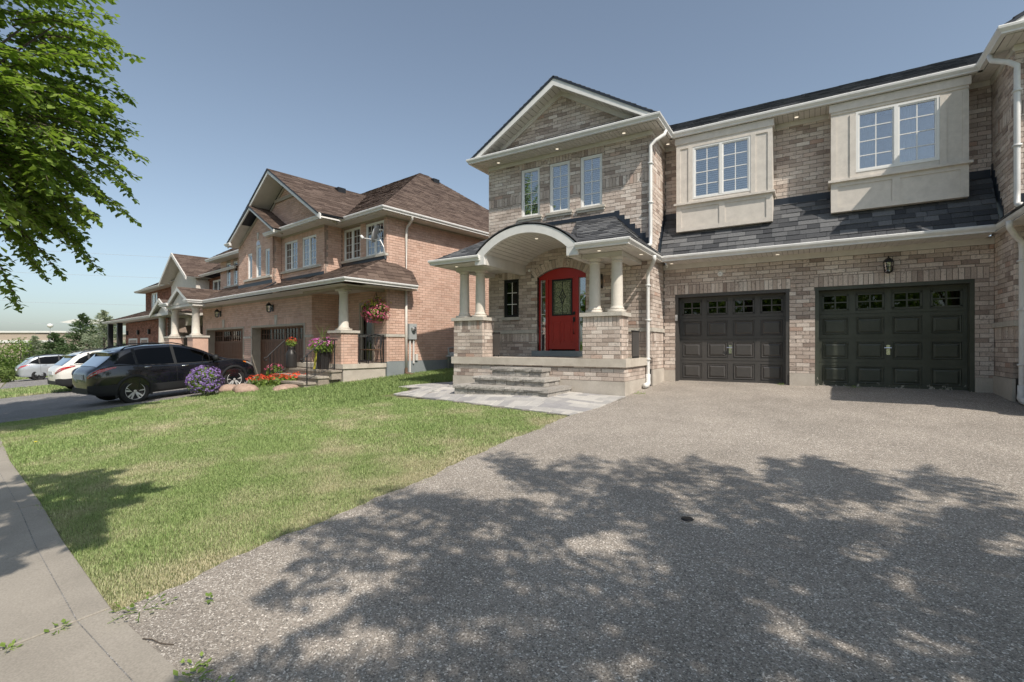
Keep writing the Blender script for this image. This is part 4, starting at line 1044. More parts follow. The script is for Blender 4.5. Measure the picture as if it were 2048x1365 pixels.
# ---- stone block steps
steps = thing('stone_steps', 'three tiers of grey split stone steps up to the porch slab', 'steps', (-5.5,9.0,.6), world=True)
TK = Tiles('stone_block', 'stone_blocks', M['block'], .22, steps, 300, .006)
for (x0,x1,y0,zb,zt,yb) in ((-6.80,-4.40,8.50,.50,.765,9.625),(-6.52,-4.68,8.88,.765,.945,9.625),(-6.26,-4.91,9.20,.945,1.14,9.628)):
    zc_ = zt-.075; e = .03
    core = MB(); core.box(x0+.05,x1-.05,y0+.05,yb,zb,zc_-.002); core.build('step_core', M['mortar'], steps)
    for fr, a, b in ((front(y0+e), x0+e, x1-e),(Fr((x1-e,0,0),(0,1,0),(0,0,1),(1,0,0)), y0+e, 9.60),(Fr((x0+e,0,0),(0,-1,0),(0,0,1),(-1,0,0)), -9.60, -(y0+e))):
        u = a
        while u < b-.02:
            w_ = min(rnd.choice((.28,.35,.22)), b-u); 
            if b-(u+w_) < .1: w_ = b-u
            TK.tile(fr, [(u+.004,zb+.003),(u+w_-.004,zb+.003),(u+w_-.004,zc_-.004),(u+.004,zc_-.004)], 'k'); u += w_
    # capstones: irregular fronted slabs
    u = x0
    while u < x1-.05:
        w_ = min(.46, x1-u)
        if x1-(u+w_) < .2: w_ = x1-u
        n = 6; c = MB(); vs = []
        for k in range(n+1):
            xx = u+.003+(w_-.006)*k/n; j1, j2 = rnd.uniform(-.010,.010), rnd.uniform(-.012,.012)
            vs += [(xx,y0+j1,zc_),(xx,y0-.004+j2,zc_+.04),(xx,y0+.012+j1,zt),(xx,yb,zt+.0),(xx,yb,zc_)]
        fs = []
        for k in range(n):
            for q in range(5): fs.append((k*5+q, (k+1)*5+q, (k+1)*5+(q+1)%5, k*5+(q+1)%5))
        fs += [(0,1,2,3,4),(n*5+4,n*5+3,n*5+2,n*5+1,n*5)]
        c.add(vs, fs); c.build('capstone', M['block'], steps); u += w_
TK.finish()

# ---- paver landing
def zp(y, x=-5.):
    yf = float(np.interp(x, [-9.6,-8.7,-7.6,-6.31,-4.67,-3.44], [9.0,8.62,8.38,8.10,7.70,7.42])); z0 = gz(x,yf)+.028
    t = min(max((y-yf)/(1.0 if x > -7.7 else 1.6),0),1); tgt = .625 if x > -7.7 else .625-.05*(-7.7-x)
    if x > -4.6: tgt = tgt+(max(gz(x,min(y,9.3)),z0)+.02-tgt)*min(1,(x+4.6)/1.2)
    return z0+(tgt-z0)*t*(2-t)+max(0,min(y,9.6)-9)*.03
PAV = [(-3.44,7.42),(-3.25,8.3),(-3.20,9.62),(-7.70,9.62),(-7.74,11.0),(-8.9,11.1),(-9.35,10.05),(-9.6,9.55),(-8.6,9.35),(-8.75,8.62),(-7.6,8.38),(-6.31,8.10),(-4.67,7.70)]
def inpoly(x, y, P):
    c = False; n = len(P)
    for i in range(n):
        (x0,y0),(x1,y1) = P[i], P[(i+1)%n]
        if (y0 > y) != (y1 > y) and x < (x1-x0)*(y-y0)/(y1-y0)+x0: c = not c
    return c
path = thing('paver_path', None, None, (-5.5,8.8,.55), world=True); path['kind'] = 'structure'
bm = bmesh.new()
def clip_poly(subject, P):   # clip rectangle against polygon by bisecting a bmesh face is heavy; sample instead
    return all(inpoly(x, y, P) for x, y in subject)
cnt = 0; vs = []; fs = []
pm = MB(); pm.prism(Fr((0,0,0),(1,0,0),(0,1,0),(0,0,1)), [(x,y) for x,y in PAV], .30, .40)
base_vs = [(x,y,zp(y,x)-.020) for x,y in PAV]
pb = MB(); k = len(PAV); pb.add(base_vs+[(x,y,z-.25) for x,y,z in base_vs], [(i,(i+1)%k,k+(i+1)%k,k+i) for i in range(k)]); 
# triangulated bedding that follows the slope
bed = MB(); st_ = .15; yy_ = 7.3
while yy_ < 11.2:
    xx_ = -9.75
    while xx_ < -3.1:
        if inpoly(xx_+st_/2, yy_+st_/2, PAV): bed.quad(*[(a_,b_,zp(b_,a_)-.018) for a_,b_ in ((xx_,yy_),(xx_+st_,yy_),(xx_+st_,yy_+st_),(xx_,yy_+st_))])
        xx_ += st_
    yy_ += st_
bed.build('paver_bedding', M['mortar'], path)
pb.build('paver_edge', M['paver'], path)
y = 7.35; row = 0
while y < 11.1:
    h = rnd.choice((.16,.24,.30)) ; x = -9.7+rnd.random()*.3
    while x < -3.1:
        w_ = rnd.choice((.16,.24,.32,.42)); x0, x1, y0, y1 = x+.003, x+w_-.003, y+.003, y+h-.003; x += w_
        cs_ = [(x0,y0),(x1,y0),(x1,y1),(x0,y1)]; ins = [inpoly(a,b,PAV) for a,b in cs_]
        if not any(ins): continue
        if not all(ins):   # trim the piece to the edge
            poly = bmesh.new(); ff = poly.faces.new([poly.verts.new((a,b,0)) for a,b in cs_])
            for i in range(len(PAV)):
                a, b = PAV[i], PAV[(i+1)%len(PAV)]
                mid = ((a[0]+b[0])/2,(a[1]+b[1])/2); 
                # only nearby edges cut
                L = math.hypot(b[0]-a[0],b[1]-a[1]); d = ((b[0]-a[0])/L,(b[1]-a[1])/L); cxx, cyy = (x0+x1)/2,(y0+y1)/2
                tt = (cxx-a[0])*d[0]+(cyy-a[1])*d[1]; dist = abs((cxx-a[0])*-d[1]+(cyy-a[1])*d[0])
                if -.2 < tt < L+.2 and dist < .3:
                    nrm = (-d[1], d[0]);  # polygon is counter clockwise? decide by test
                    tin = inpoly(mid[0]+nrm[0]*.02, mid[1]+nrm[1]*.02, PAV); sgn = -1 if tin else 1
                    bmesh.ops.bisect_plane(poly, geom=list(poly.verts)+list(poly.edges)+list(poly.faces), plane_co=(a[0],a[1],0), plane_no=(nrm[0]*sgn,nrm[1]*sgn,0), clear_outer=True)
            if poly.faces:
                f0 = max(poly.faces, key=lambda q: q.calc_area())
                if f0.calc_area() > .004: cs_ = [(v.co.x,v.co.y) for v in f0.verts]
                else: cs_ = None
            else: cs_ = None
            poly.free()
            if not cs_: continue
        m = MB(); j = rnd.uniform(-.0015,.0015); n_ = len(cs_); cxx = sum(a for a,b in cs_)/n_; cyy = sum(b for a,b in cs_)/n_
        def sh(a, b, t): 
            return (a+(cxx-a)*t, b+(cyy-b)*t)
        top = [(*sh(a,b,.04), zp(b,a)+j) for a,b in cs_]; mid_ = [(a,b,zp(b,a)-.005+j) for a,b in cs_]; bot = [(a,b,zp(b,a)-.05) for a,b in cs_]
        m.add(top+mid_+bot, [tuple(range(n_))]+[(i,n_+i,n_+(i+1)%n_,(i+1)%n_) for i in range(n_)]+[(n_+i,2*n_+i,2*n_+(i+1)%n_,n_+(i+1)%n_) for i in range(n_)])
        cnt += 1
        if cnt <= 300: m.build('paver', M['paver'], path)
        else:
            kk = len(vs); vs += m.v; fs += [tuple(q+kk for q in f) for f in m.f]
    y += h; row += 1
if vs:
    me = bpy.data.meshes.new('pavers'); me.from_pydata(vs, [], fs); me.materials.append(M['paver']); me.update(); o = link('pavers', me, path); o['kind'] = 'stuff'

# ================================================================ NEIGHBOUR HOUSE (salmon brick)
def wfront(w): return Fr((0,w,0),(1,0,0),(0,0,1),(0,-1,0))
def wside(u): return Fr((u,0,0),(0,1,0),(0,0,1),(1,0,0))
def lroot(name, label, cat, x, y, z, rz):
    t = bpy.data.objects.new(name, None); COL.objects.link(t); t.location = (x,y,z); t.rotation_euler = (0,0,rz)
    INV[t.name] = Matrix.Translation((0,0,-z)); return tag(t, label, cat)
class LTiles(Tiles):
    """tiles of a house that is turned in plan: ranked in world space, stored in the house's own axes"""
    def finish(s):
        W = Matrix.Translation((s.parent.location.x, s.parent.location.y, 0)) @ Matrix.Rotation(s.parent.rotation_euler.z, 4, 'Z'); R3 = W.to_3x3()
        L0 = s.L; order = []
        for i, (top, N, key, flip) in enumerate(L0):
            if key is None: continue
            c = W @ ((top[0]+top[2])/2); pp = proj_px(c)
            if not pp or not (-10 < pp[0] < 2058 and -10 < pp[1] < 1375): continue
            view = Vector((0,0,1.63))-c; f = (R3 @ N).dot(view.normalized())
            if f < .02: continue
            order.append(((top[1]-top[0]).length*(top[3]-top[0]).length*f/view.length_squared, i))
        order.sort(reverse=True); sel = set(i for _, i in order[:s.limit])
        s.L = [(t, n, k if i in sel else None, fl) for i, (t, n, k, fl) in enumerate(L0)]
        # every selected tile passes; facing test is neutralised by using the ordering above
        meshes = {}; vs = []; fs = []
        for (top, N, key, flip) in s.L:
            if key is not None:
                a, b, c, d = top; U = (b-a); Wd = U.length; U.normalize(); H = (d-a).length; Vn = (d-a).normalized(); Nn = U.cross(Vn).normalized(); Vn = Nn.cross(U); k = (key, round(Wd,3), round(H,3))
                if k not in meshes:
                    m = MB(); e = min(.004, s.t*.3)
                    m.add([(0,0,-e),(Wd,0,-e),(Wd,H,-e),(0,H,-e),(e,e,0),(Wd-e,e,0),(Wd-e,H-e,0),(e,H-e,0),(0,0,-s.t),(Wd,0,-s.t),(Wd,H,-s.t),(0,H,-s.t)],
                          [(4,5,6,7),(0,1,5,4),(1,2,6,5),(2,3,7,6),(3,0,4,7),(8,9,1,0),(9,10,2,1),(10,11,3,2),(11,8,0,3)]); meshes[k] = m.mesh(s.name, s.mat)
                link(s.name, meshes[k], s.parent, Matrix(((U.x,Vn.x,Nn.x,a.x),(U.y,Vn.y,Nn.y,a.y),(U.z,Vn.z,Nn.z,a.z),(0,0,0,1))))
            else:
                k = len(vs); B = [p - N*s.t for p in top]; vs += [tuple(p) for p in top]+[tuple(p) for p in B]
                fs += [(k,k+1,k+2,k+3),(k,k+4,k+5,k+1),(k+1,k+5,k+6,k+2),(k+2,k+6,k+7,k+3),(k+3,k+7,k+4,k)]
        if vs:
            me = bpy.data.meshes.new(s.stuff); me.from_pydata(vs, [], fs); me.materials.append(s.mat); me.update(); link(s.stuff, me, s.parent)['kind'] = 'stuff'

H2 = lroot('salmon_brick_house', 'two storey salmon brick house with brown hip roof and two brown garage doors', 'house', -19.28, 11.4, .3, math.radians(-8))
TB2 = LTiles('brick', 'brickwork', M['brick_pink'], .08, H2, 300, .0015)
TS2 = LTiles('shingle', 'shingles', M['shingle_brown'], .012, H2, 300, .0015)
def h2():
    P2 = .3
    D = [(-5.7,-1.34,.2,2.43),(-.57,3.92,.2,2.43)]
    bk = MB(); F0, FB_, FR_ = wfront(0), wfront(.35), wfront(1.05); S = wside(7.3)
    backing(bk, F0, -6.2, 4.39, .1, 3.56, D, n0=-.4)
    A = (-1.9,1.35); Bk = (1.35,4.6); Rr = (4.6,7.3); Ll = (-6.95,-1.9)
    wA = [(-.95,-.53,4.42,5.5),(-.16,.32,4.42,5.72),(.70,1.10,4.42,5.5)]
    wB = [(1.62,2.66,4.55,5.68),(3.02,4.05,4.55,5.68)]
    wR = [(4.72,5.76,4.70,5.82),(6.10,7.14,4.70,5.82)]
    wL = [(-6.17,-5.65,4.64,5.8),(-5.30,-4.80,4.64,5.8)]
    dR = [(5.72,6.62,1.10,3.12)]
    backing(bk, F0, *A, 3.56, 5.95, wA); backing(bk, FB_, *Bk, 3.56, 5.95, wB); backing(bk, FR_, 4.39, 7.29, 1.0, 5.98, wR+dR); backing(bk, FR_, *Ll, 3.56, 5.98, wL)
    bk.prism(F0, [(-1.9,5.95),(2.25,5.95),(.30,7.02),(.3,7.02)][:3], -.15, -.014); bk.prism(FB_, [(-1.5,5.95),(5.3,5.95),(1.9,8.0)], -.15, -.014)
    backing(bk, S, 1.20, 10.9, .3, 6.0); backing(bk, wside(4.4), .40, 1.05, 1.0, 3.56); backing(bk, wside(4.6), .5, 1.05, 3.56, 5.95); backing(bk, wside(1.35), .15, .35, 3.56, 5.95)
    bk.box(-6.95,-6.8,1.2,10.9,.3,6.0); bk.box(-6.9,7.2,10.8,10.95,.3,6.0)
    bk.build('wall', M['mortar_pink'], H2)
    lay(TB2, F0, -6.2, 4.4, .45, 3.56, D+[(a-.1,b+.1,2.43,2.65) for a,b,_,_ in D], phase=P2)
    for a,b,_,_ in D: soldier(TB2, F0, a-.1, b+.1, 2.435, 2.645)
    def sol(ws): return [(a-.02,b+.02,d,d+.2) for a,b,c,d in ws]
    for fr, (a,b), ws, top in ((F0,A,wA,5.95),(FB_,Bk,wB,5.95),(FR_,Rr,wR,5.98),(FR_,Ll,wL,5.98)):
        lay(TB2, fr, a, b, 4.1 if fr is not FR_ else 4.2, top, ws+sol(ws)+[(min(q[0] for q in ws)-.1,max(q[1] for q in ws)+.1,ws[0][2]-.09,ws[0][2])], phase=P2)
        for q in ws:
            if top-q[3] > .22: soldier(TB2, fr, q[0]-.02, q[1]+.02, q[3]+.004, q[3]+.198)
    lay(TB2, FR_, 4.42, 7.3, 1.1, 3.56, dR+[(4.42,7.3,1.93,2.02)], phase=P2)
    lay(TB2, wside(4.4), .085, 1.04, 1.1, 3.56, phase=P2); lay(TB2, wside(4.6), .44, 1.04, 4.1, 5.95, phase=P2); lay(TB2, wside(1.35), .085, .34, 4.1, 5.95, phase=P2)
    lay(TB2, S, 1.14, 10.9, 1.12, 5.98, phase=P2)
    lay(TB2, F0, -1.9, 2.3, 5.95, 7.05, (), poly_clip([(-1.75,5.9),(2.3,5.9),(.30,6.98)]), phase=P2)
    lay(TB2, FB_, .2, 5.2, 5.98, 7.36, (), poly_clip([(-1.6,5.9),(5.2,5.9),(1.9,8.0)]), phase=P2)
    lay(TB2, FB_, -1, 4.5, 7.50, 8.0, (), poly_clip([(-1.6,5.9),(5.2,5.9),(1.9,8.0)]), phase=P2)
    f = MB(); f.fb(S, 1.06, 10.9, .2, 1.11, -.1, .015); f.build('foundation', M['grey_parge'], H2)
    # trims
    s = MB(); s.fb(FR_, 4.42, 7.32, 1.93, 2.02, -.07, .03); s.build('belt_course', M['cut_stone'], H2)
    s = MB(); s.fb(S, 1.09, 2.0, 1.93, 2.02, -.07, .03); s.build('belt_course', M['cut_stone'], H2)
    for a, b in ((3.95,4.42),(-1.30,-.60)): s = MB(); s.fb(F0, a, b, 1.93, 2.02, -.05, .04); s.build('belt_course', M['cut_stone'], H2)
    for a, b, fr, z in ((-1.25,1.30,F0,4.42),(1.20,4.40,FB_,4.55),(4.62,7.32,FR_,4.70),(-6.35,-4.6,FR_,4.64)):
        s = MB(); s.fb(fr, a, b, z-.085, z-.003, -.05, .06); s.build('sill_band', M['cut_stone'], H2)
    for i, q in enumerate(wA):
        window(H2, F0, *q[:4], 1, 3, rec=.05, fw=.05, blind=None, grille=(i==1))
    # arched head of the middle window
    am = MB(); n = 10; c = .08; r = .24
    am.prism(F0, [(c+r*math.cos(PI*i/n), 5.72+r*math.sin(PI*i/n)) for i in range(n+1)], -.03, -.0); o = am.build('arched_window_head', M['pvc'], H2)
    am = MB(); am.prism(F0, [(c+.18*math.cos(PI*i/n), 5.735+.18*math.sin(PI*i/n)) for i in range(n+1)], .0, .004); am.build('pane', M['glass'], o)
    for i in range(9):
        a0 = PI*i/9+.02; a1 = PI*(i+1)/9-.02
        TB2.tile(F0, [(c+.25*math.cos(a0),5.72+.25*math.sin(a0)),(c+.25*math.cos(a1),5.72+.25*math.sin(a1)),(c+.46*math.cos(a1),5.72+.46*math.sin(a1)),(c+.46*math.cos(a0),5.72+.46*math.sin(a0))][::-1], None, tilt=.006)
    ks = MB(); ks.prism(F0, [(c-.05,5.98),(c+.05,5.98),(c+.09,6.25),(c-.09,6.25)], 0, .03); ks.build('keystone', M['cut_stone'], H2)
    for q in wB+wR: window(H2, FB_ if q in wB else FR_, *q, 2, 4, rec=.05, fw=.045, sashes=2, blind='curtain' if q is not wR[1] else 'blind')
    for q in wL: window(H2, FR_, *q, 1, 4, rec=.05, fw=.045, blind=None)
    # frieze boards and soffits
    t = MB(); t.fb(FR_, 4.62, 7.32, 5.88, 5.99, 0, .03); t.build('frieze_board', M['taupe'], H2)
    t = MB(); t.fb(S, 1.02, 10.9, 5.88, 5.99, 0, .028); t.build('frieze_board', M['taupe'], H2)
    t = MB(); t.fb(FB_, 1.3, 4.63, 5.86, 5.96, 0, .03); t.build('frieze_board', M['taupe'], H2)
    t = MB(); t.fb(F0, -6.22, 4.42, 3.42, 3.55, 0, .03); t.build('frieze_board', M['taupe'], H2)
    def flat(name, x0,x1,y0,y1,z0,z1,m='soffit'):
        q = MB(); q.box(x0,x1,y0,y1,z0,z1); q.build(name, M[m], H2)
    flat('soffit',4.6,7.74,.61,1.05,5.93,5.95); flat('soffit',7.3,7.74,1.05,11,5.93,5.95); flat('soffit',.9,5.1,-.09,.35,5.93,5.95); flat('soffit',4.6,5.1,.35,1.05,5.925,5.945); flat('soffit',-7.4,-1.9,.61,1.05,5.93,5.95)
    flat('soffit',-7.2,7.44,-.68,.01,3.50,3.52); flat('porch_ceiling',4.4,7.75,.0,1.05,3.50,3.52); flat('soffit',7.3,7.75,1.05,2.0,3.502,3.522)
    # gutters
    p = MB(); p.sweep(GUT, [(-7.45,.6,6.07),(-1.95,.6,6.07)]); p.build('gutter', M['white_trim'], H2)
    p = MB(); p.sweep(GUT, [(.95,-.1,6.07),(5.1,-.1,6.07),(5.1,.6,6.07),(7.75,.6,6.07),(7.75,11.2,6.07)]); p.build('gutter', M['white_trim'], H2)
    p = MB(); p.sweep(GUT, [(-2.0,-.2,6.0),(-2.0,-.4,6.0),(-1.6,-.4,6.0)]); p.build('gutter', M['white_trim'], H2)
    p = MB(); p.sweep(GUT, [(-4.0,-.75,3.66),(7.55,-.75,3.66),(7.78,-.75,3.66),(7.78,1.9,3.66)]); p.build('gutter', M['white_trim'], H2)
    # rakes: big gable, small gable
    def rake(name, w0, xl, xr, xa, zf, za, hgt=.17, m='white_trim'):
        fr = wfront(w0)
        for xf in (xl, xr):
            pl = [(xf,zf),(xf,zf-hgt),(xa,za-hgt),(xa,za)]
            q = MB(); q.prism(fr, pl if xf < xa else pl[::-1], -.03, .02); q.build(name, M[m], H2)
    rake('rake_fascia', -.4, -1.98, 5.70, 1.88, 5.98, 8.32)
    rake('rake_fascia', -.43, -1.93, 2.42, .28, 5.98, 7.20, .13)
    rake('gable_trim', .34, -1.7, 5.45, 1.9, 5.90, 8.08, .12, 'taupe'); rake('gable_trim', -.02, -1.7, 2.2, .28, 5.95, 7.04, .10, 'taupe')
    t = MB(); t.fb(FB_, .82, 2.98, 7.365, 7.49, -.02, .06); t.build('gable_band', M['taupe'], H2)
    for sg, xe, ye in ((-1,-1.98,5.86),(1,5.7,5.86)):
        q = MB(); q.quad((1.88,-.37,8.18),(xe,-.37,ye),(xe,.35,ye),(1.88,.35,8.18)); q.build('rake_soffit', M['soffit'], H2)
    # roofs
    dk = MB(); pk = (3.6,5.5,9.4)
    roof(TS2, dk, [(7.78,.57,6.09),(7.78,10.9,6.09),(3.6,6.0,9.4),(3.6,5.5,9.4)])
    sl = (9.4-6.09)/(5.5-.57)
    yv = .57+(8.34-6.09)/sl
    roof(TS2, dk, [(5.12,.57,6.09),(7.78,.57,6.09),pk,(1.88,5.5,9.4),(1.88,yv,8.34)])
    roof(TS2, dk, [(5.74,-.45,5.99),(5.15,.57,6.2),(1.88,yv,8.34),(1.88,-.45,8.34)] if False else [(5.62,-.45,6.03),(5.62,.57,6.03),(1.88,yv,8.34),(1.88,-.45,8.34)])
    roof(TS2, dk, [(-2.0,.9,5.99),(-2.0,-.45,5.99),(1.88,-.45,8.34),(1.88,yv,8.34),(-1.9,.9,6.05)][:4])
    roof(TS2, dk, [(-7.45,.57,6.09),(-2.0,.57,6.09),(1.88,yv,8.34),(1.88,5.5,9.4),(-3.3,5.5,9.4)])
    roof(TS2, dk, [(-7.45,10.9,6.09),(-7.45,.57,6.09),(-3.3,5.5,9.4)])
    roof(TS2, dk, [(2.44,-.48,6.0),(2.44,.34,6.0),(.28,.34,7.22),(.28,-.48,7.22)]); roof(TS2, dk, [(-1.96,.34,6.0),(-1.96,-.48,6.0),(.28,-.48,7.22),(.28,.34,7.22)])
    dk.add([(7.78,10.9,6.09),(-7.45,10.9,6.09),(-3.3,5.5,9.4),(3.6,6.0,9.4)], [(0,1,2,3)])
    # lower skirt and hipped porch roof
    roof(TS2, dk, [(-6.9,-.73,3.68),(1.6,-.73,3.68),(1.6,.02,4.12),(-6.9,.02,4.12)]) 
    roof(TS2, dk, [(1.6,-.73,3.68),(4.7,-.73,3.68),(4.7,.36,4.18),(1.6,.36,4.18)]); roof(TS2, dk, [(4.7,-.73,3.68),(7.75,-.73,3.68),(7.2,1.06,4.52),(4.7,1.06,4.52)])
    roof(TS2, dk, [(7.79,-.73,3.68),(7.79,2.0,3.68),(7.31,2.0,4.1),(7.2,1.06,4.52)])
    roof(TS2, dk, [(-6.95,.0,4.1),(-1.9,.0,4.1),(-1.9,1.06,4.55),(-6.95,1.06,4.55)])
    dk.build('roof_deck', M['flashing'], H2)
    for x0,x1,w_,z in ((-1.9,1.35,0,4.1),(1.35,4.6,.35,4.14),(4.6,7.3,1.05,4.48)):
        t = MB(); t.fb(wfront(w_), x0, x1, z, z+.14, 0, .02); t.build('flashing', M['flashing'], H2)
    for (x,y,z) in ((2.35,2.3,8.02),(4.0,6.0,9.0),(7.0,7.6,6.62)):
        t = MB(); r_ = .17 if x < 6 else .06; t.box(x-r_,x+r_,y-r_,y+r_,z-.1,z+.14); t.build('roof_vent', M['iron'], H2)
    # garage doors
    for k, (a,b,z0,z1) in enumerate(D):
        Y = .34; Fd = wfront(Y); fr = MB()
        fr.box(a,a+.06,0.01,Y+.04,.25,z1); fr.box(b-.06,b,.01,Y+.04,.25,z1); fr.box(a+.06,b-.06,.01,Y+.04,z1-.06,z1); fr.fb(F0,a-.02,a+.08,.25,z1+.02,-.0,.02); fr.fb(F0,b-.08,b+.02,.25,z1+.02,0,.02); fr.fb(F0,a+.08,b-.08,z1-.05,z1+.02,0,.02)
        fr.build('garage_door_frame', M['taupe'], H2)
        a, b = a+.06, b-.06; zb = gz(-19.28+a,11.4)-.02; zt = z1-.06; n = 4; hh = (zt-zb)/n
        d = MB(); d.fb(Fd, a, b, zb, zt-hh, -.05, -.006); d.fb(Fd, a, b, zt-.07, zt, -.05, -.006); d.fb(Fd, a, b, zt-hh, zt-hh+.05, -.05, -.006)
        dd = d.build('garage_door', M['doorbrown'], H2)
        for r in range(n-1):
            q = MB()
            m_ = 4
            for c in range(m_):
                u0 = a+(b-a)*c/m_; u1 = a+(b-a)*(c+1)/m_; v0 = zb+r*hh+.01; v1 = zb+(r+1)*hh-.01; g = .035
                q.fb(Fd,u0,u1,v0,v0+g,-.006,.006); q.fb(Fd,u0,u1,v1-g,v1,-.006,.006); q.fb(Fd,u0,u0+g,v0+g,v1-g,-.006,.006); q.fb(Fd,u1-g,u1,v0+g,v1-g,-.006,.006)
                for s_ in range(1,6): x = u0+(u1-u0)*s_/6; q.fb(Fd,x-.006,x+.006,v0+g,v1-g,-.006,.002)
            q.build('door_section', M['doorbrown'], dd)
        for c in range(4):
            u0 = a+(b-a)*c/4+.06; u1 = a+(b-a)*(c+1)/4-.06; g = MB(); g.fb(Fd,u0,u1,zt-hh+.05,zt-.07,-.03,-.02); g.build('pane', M['glass_dark'], dd)
            g = MB()
            for i in range(5): x = u0+(u1-u0)*i/4; g.fb(Fd,x-.012,x+.012,zt-hh+.05,zt-.07,-.02,.0)
            zz = zt-hh*.5; g.fb(Fd,u0,u1,zz-.01,zz+.01,-.02,.001); g.build('pane_grille', M['doorbrown'], dd)
            g = MB(); g.fb(Fd,u1,u1+.12 if c < 3 else b,zt-hh+.05,zt-.07,-.05,-.006); 
            if c == 0: g.fb(Fd,a,u0,zt-hh+.05,zt-.07,-.05,-.006)
            g.build('door_stile', M['doorbrown'], dd)
        g = MB(); g.fb(Fd,a,b,zt-hh,zt,-.4,-.37); g.build('room_shade', M['darkbox'], dd)
    for x in (-3.55, 1.67):
        ks = MB(); ks.prism(F0, [(x-.08,2.46),(x+.08,2.46),(x+.11,2.82),(x-.11,2.82)], 0, .03); ks.build('keystone', M['cut_stone'], H2)
    # entry door behind the column
    q = MB(); q.fb(FR_,5.72,5.80,1.1,3.12,-.1,.02); q.fb(FR_,6.54,6.62,1.1,3.12,-.1,.02); q.fb(FR_,5.80,6.54,3.04,3.12,-.1,.02); q.fb(FR_,5.80,6.54,1.95,2.03,-.08,.0); q.fb(FR_,5.80,5.88,1.1,3.04,-.08,.0); q.fb(FR_,6.46,6.54,1.1,3.04,-.08,0)
    e = q.build('entry_door', M['taupe'], H2); q = MB(); q.fb(FR_,5.88,6.46,1.15,1.95,-.07,-.06); q.fb(FR_,5.88,6.46,2.03,3.04,-.07,-.06); q.build('pane', M['glass_dark'], e); q = MB(); q.fb(FR_,5.8,6.54,1.1,3.05,-.14,-.11); q.build('door_leaf', M['wood'], e)
    # porch: slab, pier, column
    q = MB(); q.box(4.42,7.3,-.55,1.04,.92,1.06); q.build('porch_slab', M['concrete'], H2)
    q = MB(); q.box(4.45,7.26,-.51,1.03,.2,.92); q.build('porch_footing', M['foundation'], H2)
    x0,x1,y0,y1 = 6.42,7.1,-.48,.10
    q = MB(); q.box(x0+.009,x1-.009,y0+.009,y1-.009,1.062,2.03); q.build('pier_core', M['mortar_pink'], H2)
    lay(TB2, wfront(y0), x0, x1, 1.065, 2.03, phase=1.065); lay(TB2, wside(x1), y0+.09, y1, 1.065, 2.03, phase=1.065); lay(TB2, Fr((x0,0,0),(0,-1,0),(0,0,1),(-1,0,0)), -y1, -y0-.09, 1.065, 2.03, phase=1.065)
    q = MB(); q.box(x0-.05,x1+.05,y0-.05,y1+.05,2.031,2.11); q.build('pier_cap', M['cut_stone'], H2)
    def colm(cx,cy,z0,z1,r=.15):
        q = MB(); q.box(cx-r*1.25,cx+r*1.25,cy-r*1.25,cy+r*1.25,z0,z0+.06); H_ = z1-z0
        q.lathe((cx,cy,z0), [(r*1.2,.06),(r*1.2,.10),(r*1.02,.13),(r,.4),(r*.88,H_-.16),(r*1.0,H_-.15),(r*1.0,H_-.12),(r*1.15,H_-.06)], 22); q.box(cx-r*1.25,cx+r*1.25,cy-r*1.25,cy+r*1.25,z1-.06,z1)
        o = q.build('column', M['column'], H2)
        for pl in o.data.polygons: pl.use_smooth = abs(pl.normal.z) < .9 and len(pl.vertices) == 4
    colm(6.76,-.19,2.111,3.42)
    q = MB(); q.box(4.42,7.2,-.34,-.04,3.42,3.50); q.box(7.0,7.2,-.04,1.04,3.42,3.499); q.build('porch_beam', M['taupe'], H2)
    # far porch with the little gable, left of the garages
    q = MB(); q.box(-7.3,-6.2,-1.1,1.0,.1,1.0); q.build('porch_footing', M['foundation'], H2)
    for x in (-7.1,-3.85):
        q = MB(); q.box(x-.35,x+.35,-1.25,-.65,.1,2.0); q.build('porch_pier', M['brick_pink'], H2); q = MB(); q.box(x-.4,x+.4,-1.3,-.6,2.001,2.08); q.build('pier_cap', M['cut_stone'], H2)
    for x in (-6.95,-4.1): colm(x,-.95,2.081,3.40,.16)
    q = MB(); q.box(-7.4,-3.7,-1.2,-.7,3.40,3.52); q.build('porch_beam', M['cream_trim'], H2)
    p = MB(); p.sweep(GUT, [(-7.55,.3,3.66),(-7.55,-1.35,3.66),(-6.5,-1.35,3.66)]); p.build('gutter', M['white_trim'], H2)
    p = MB(); p.sweep(GUT, [(-4.1,-1.35,3.66),(-3.7,-1.35,3.66),(-3.7,-.8,3.66)]); p.build('gutter', M['white_trim'], H2)
    rake('rake_fascia', -1.35, -6.7, -3.75, -5.22, 3.62, 4.30, .14)
    q = MB(); q.prism(wfront(-1.22), [(-6.5,3.53),(-3.9,3.53),(-5.22,4.16)], -.05, 0); q.build('porch_gable_wall', M['stucco_trim'], H2)
    roof(TS2, dk2 := MB(), [(-3.72,-1.38,3.63),(-3.72,.2,3.63),(-5.22,1.05,4.33),(-5.22,-1.38,4.33)]); roof(TS2, dk2, [(-6.72,.2,3.63),(-6.72,-1.38,3.63),(-5.22,-1.38,4.33),(-5.22,1.05,4.33)]); roof(TS2, dk2, [(-7.58,-1.38,3.68),(-6.4,-1.38,3.68),(-6.4,.0,4.1),(-6.95,.0,4.1)])
    dk2.build('porch_roof_deck', M['cream_trim'], H2)
    # downspouts
    p = MB(); p.tube([(7.80,1.7,5.95),(7.7,1.78,5.85),(7.42,1.8,5.68),(7.37,1.8,5.5),(7.37,1.8,3.72)], .045, 8); p.build('downspout', M['cream_trim'], H2, smooth=True)
    p = MB(); p.tube([(7.36,1.8,3.62),(7.37,1.8,.8)], .045, 8); p.build('downspout', M['cream_trim'], H2, smooth=True)
h2(); TB2.finish(); TS2.finish()
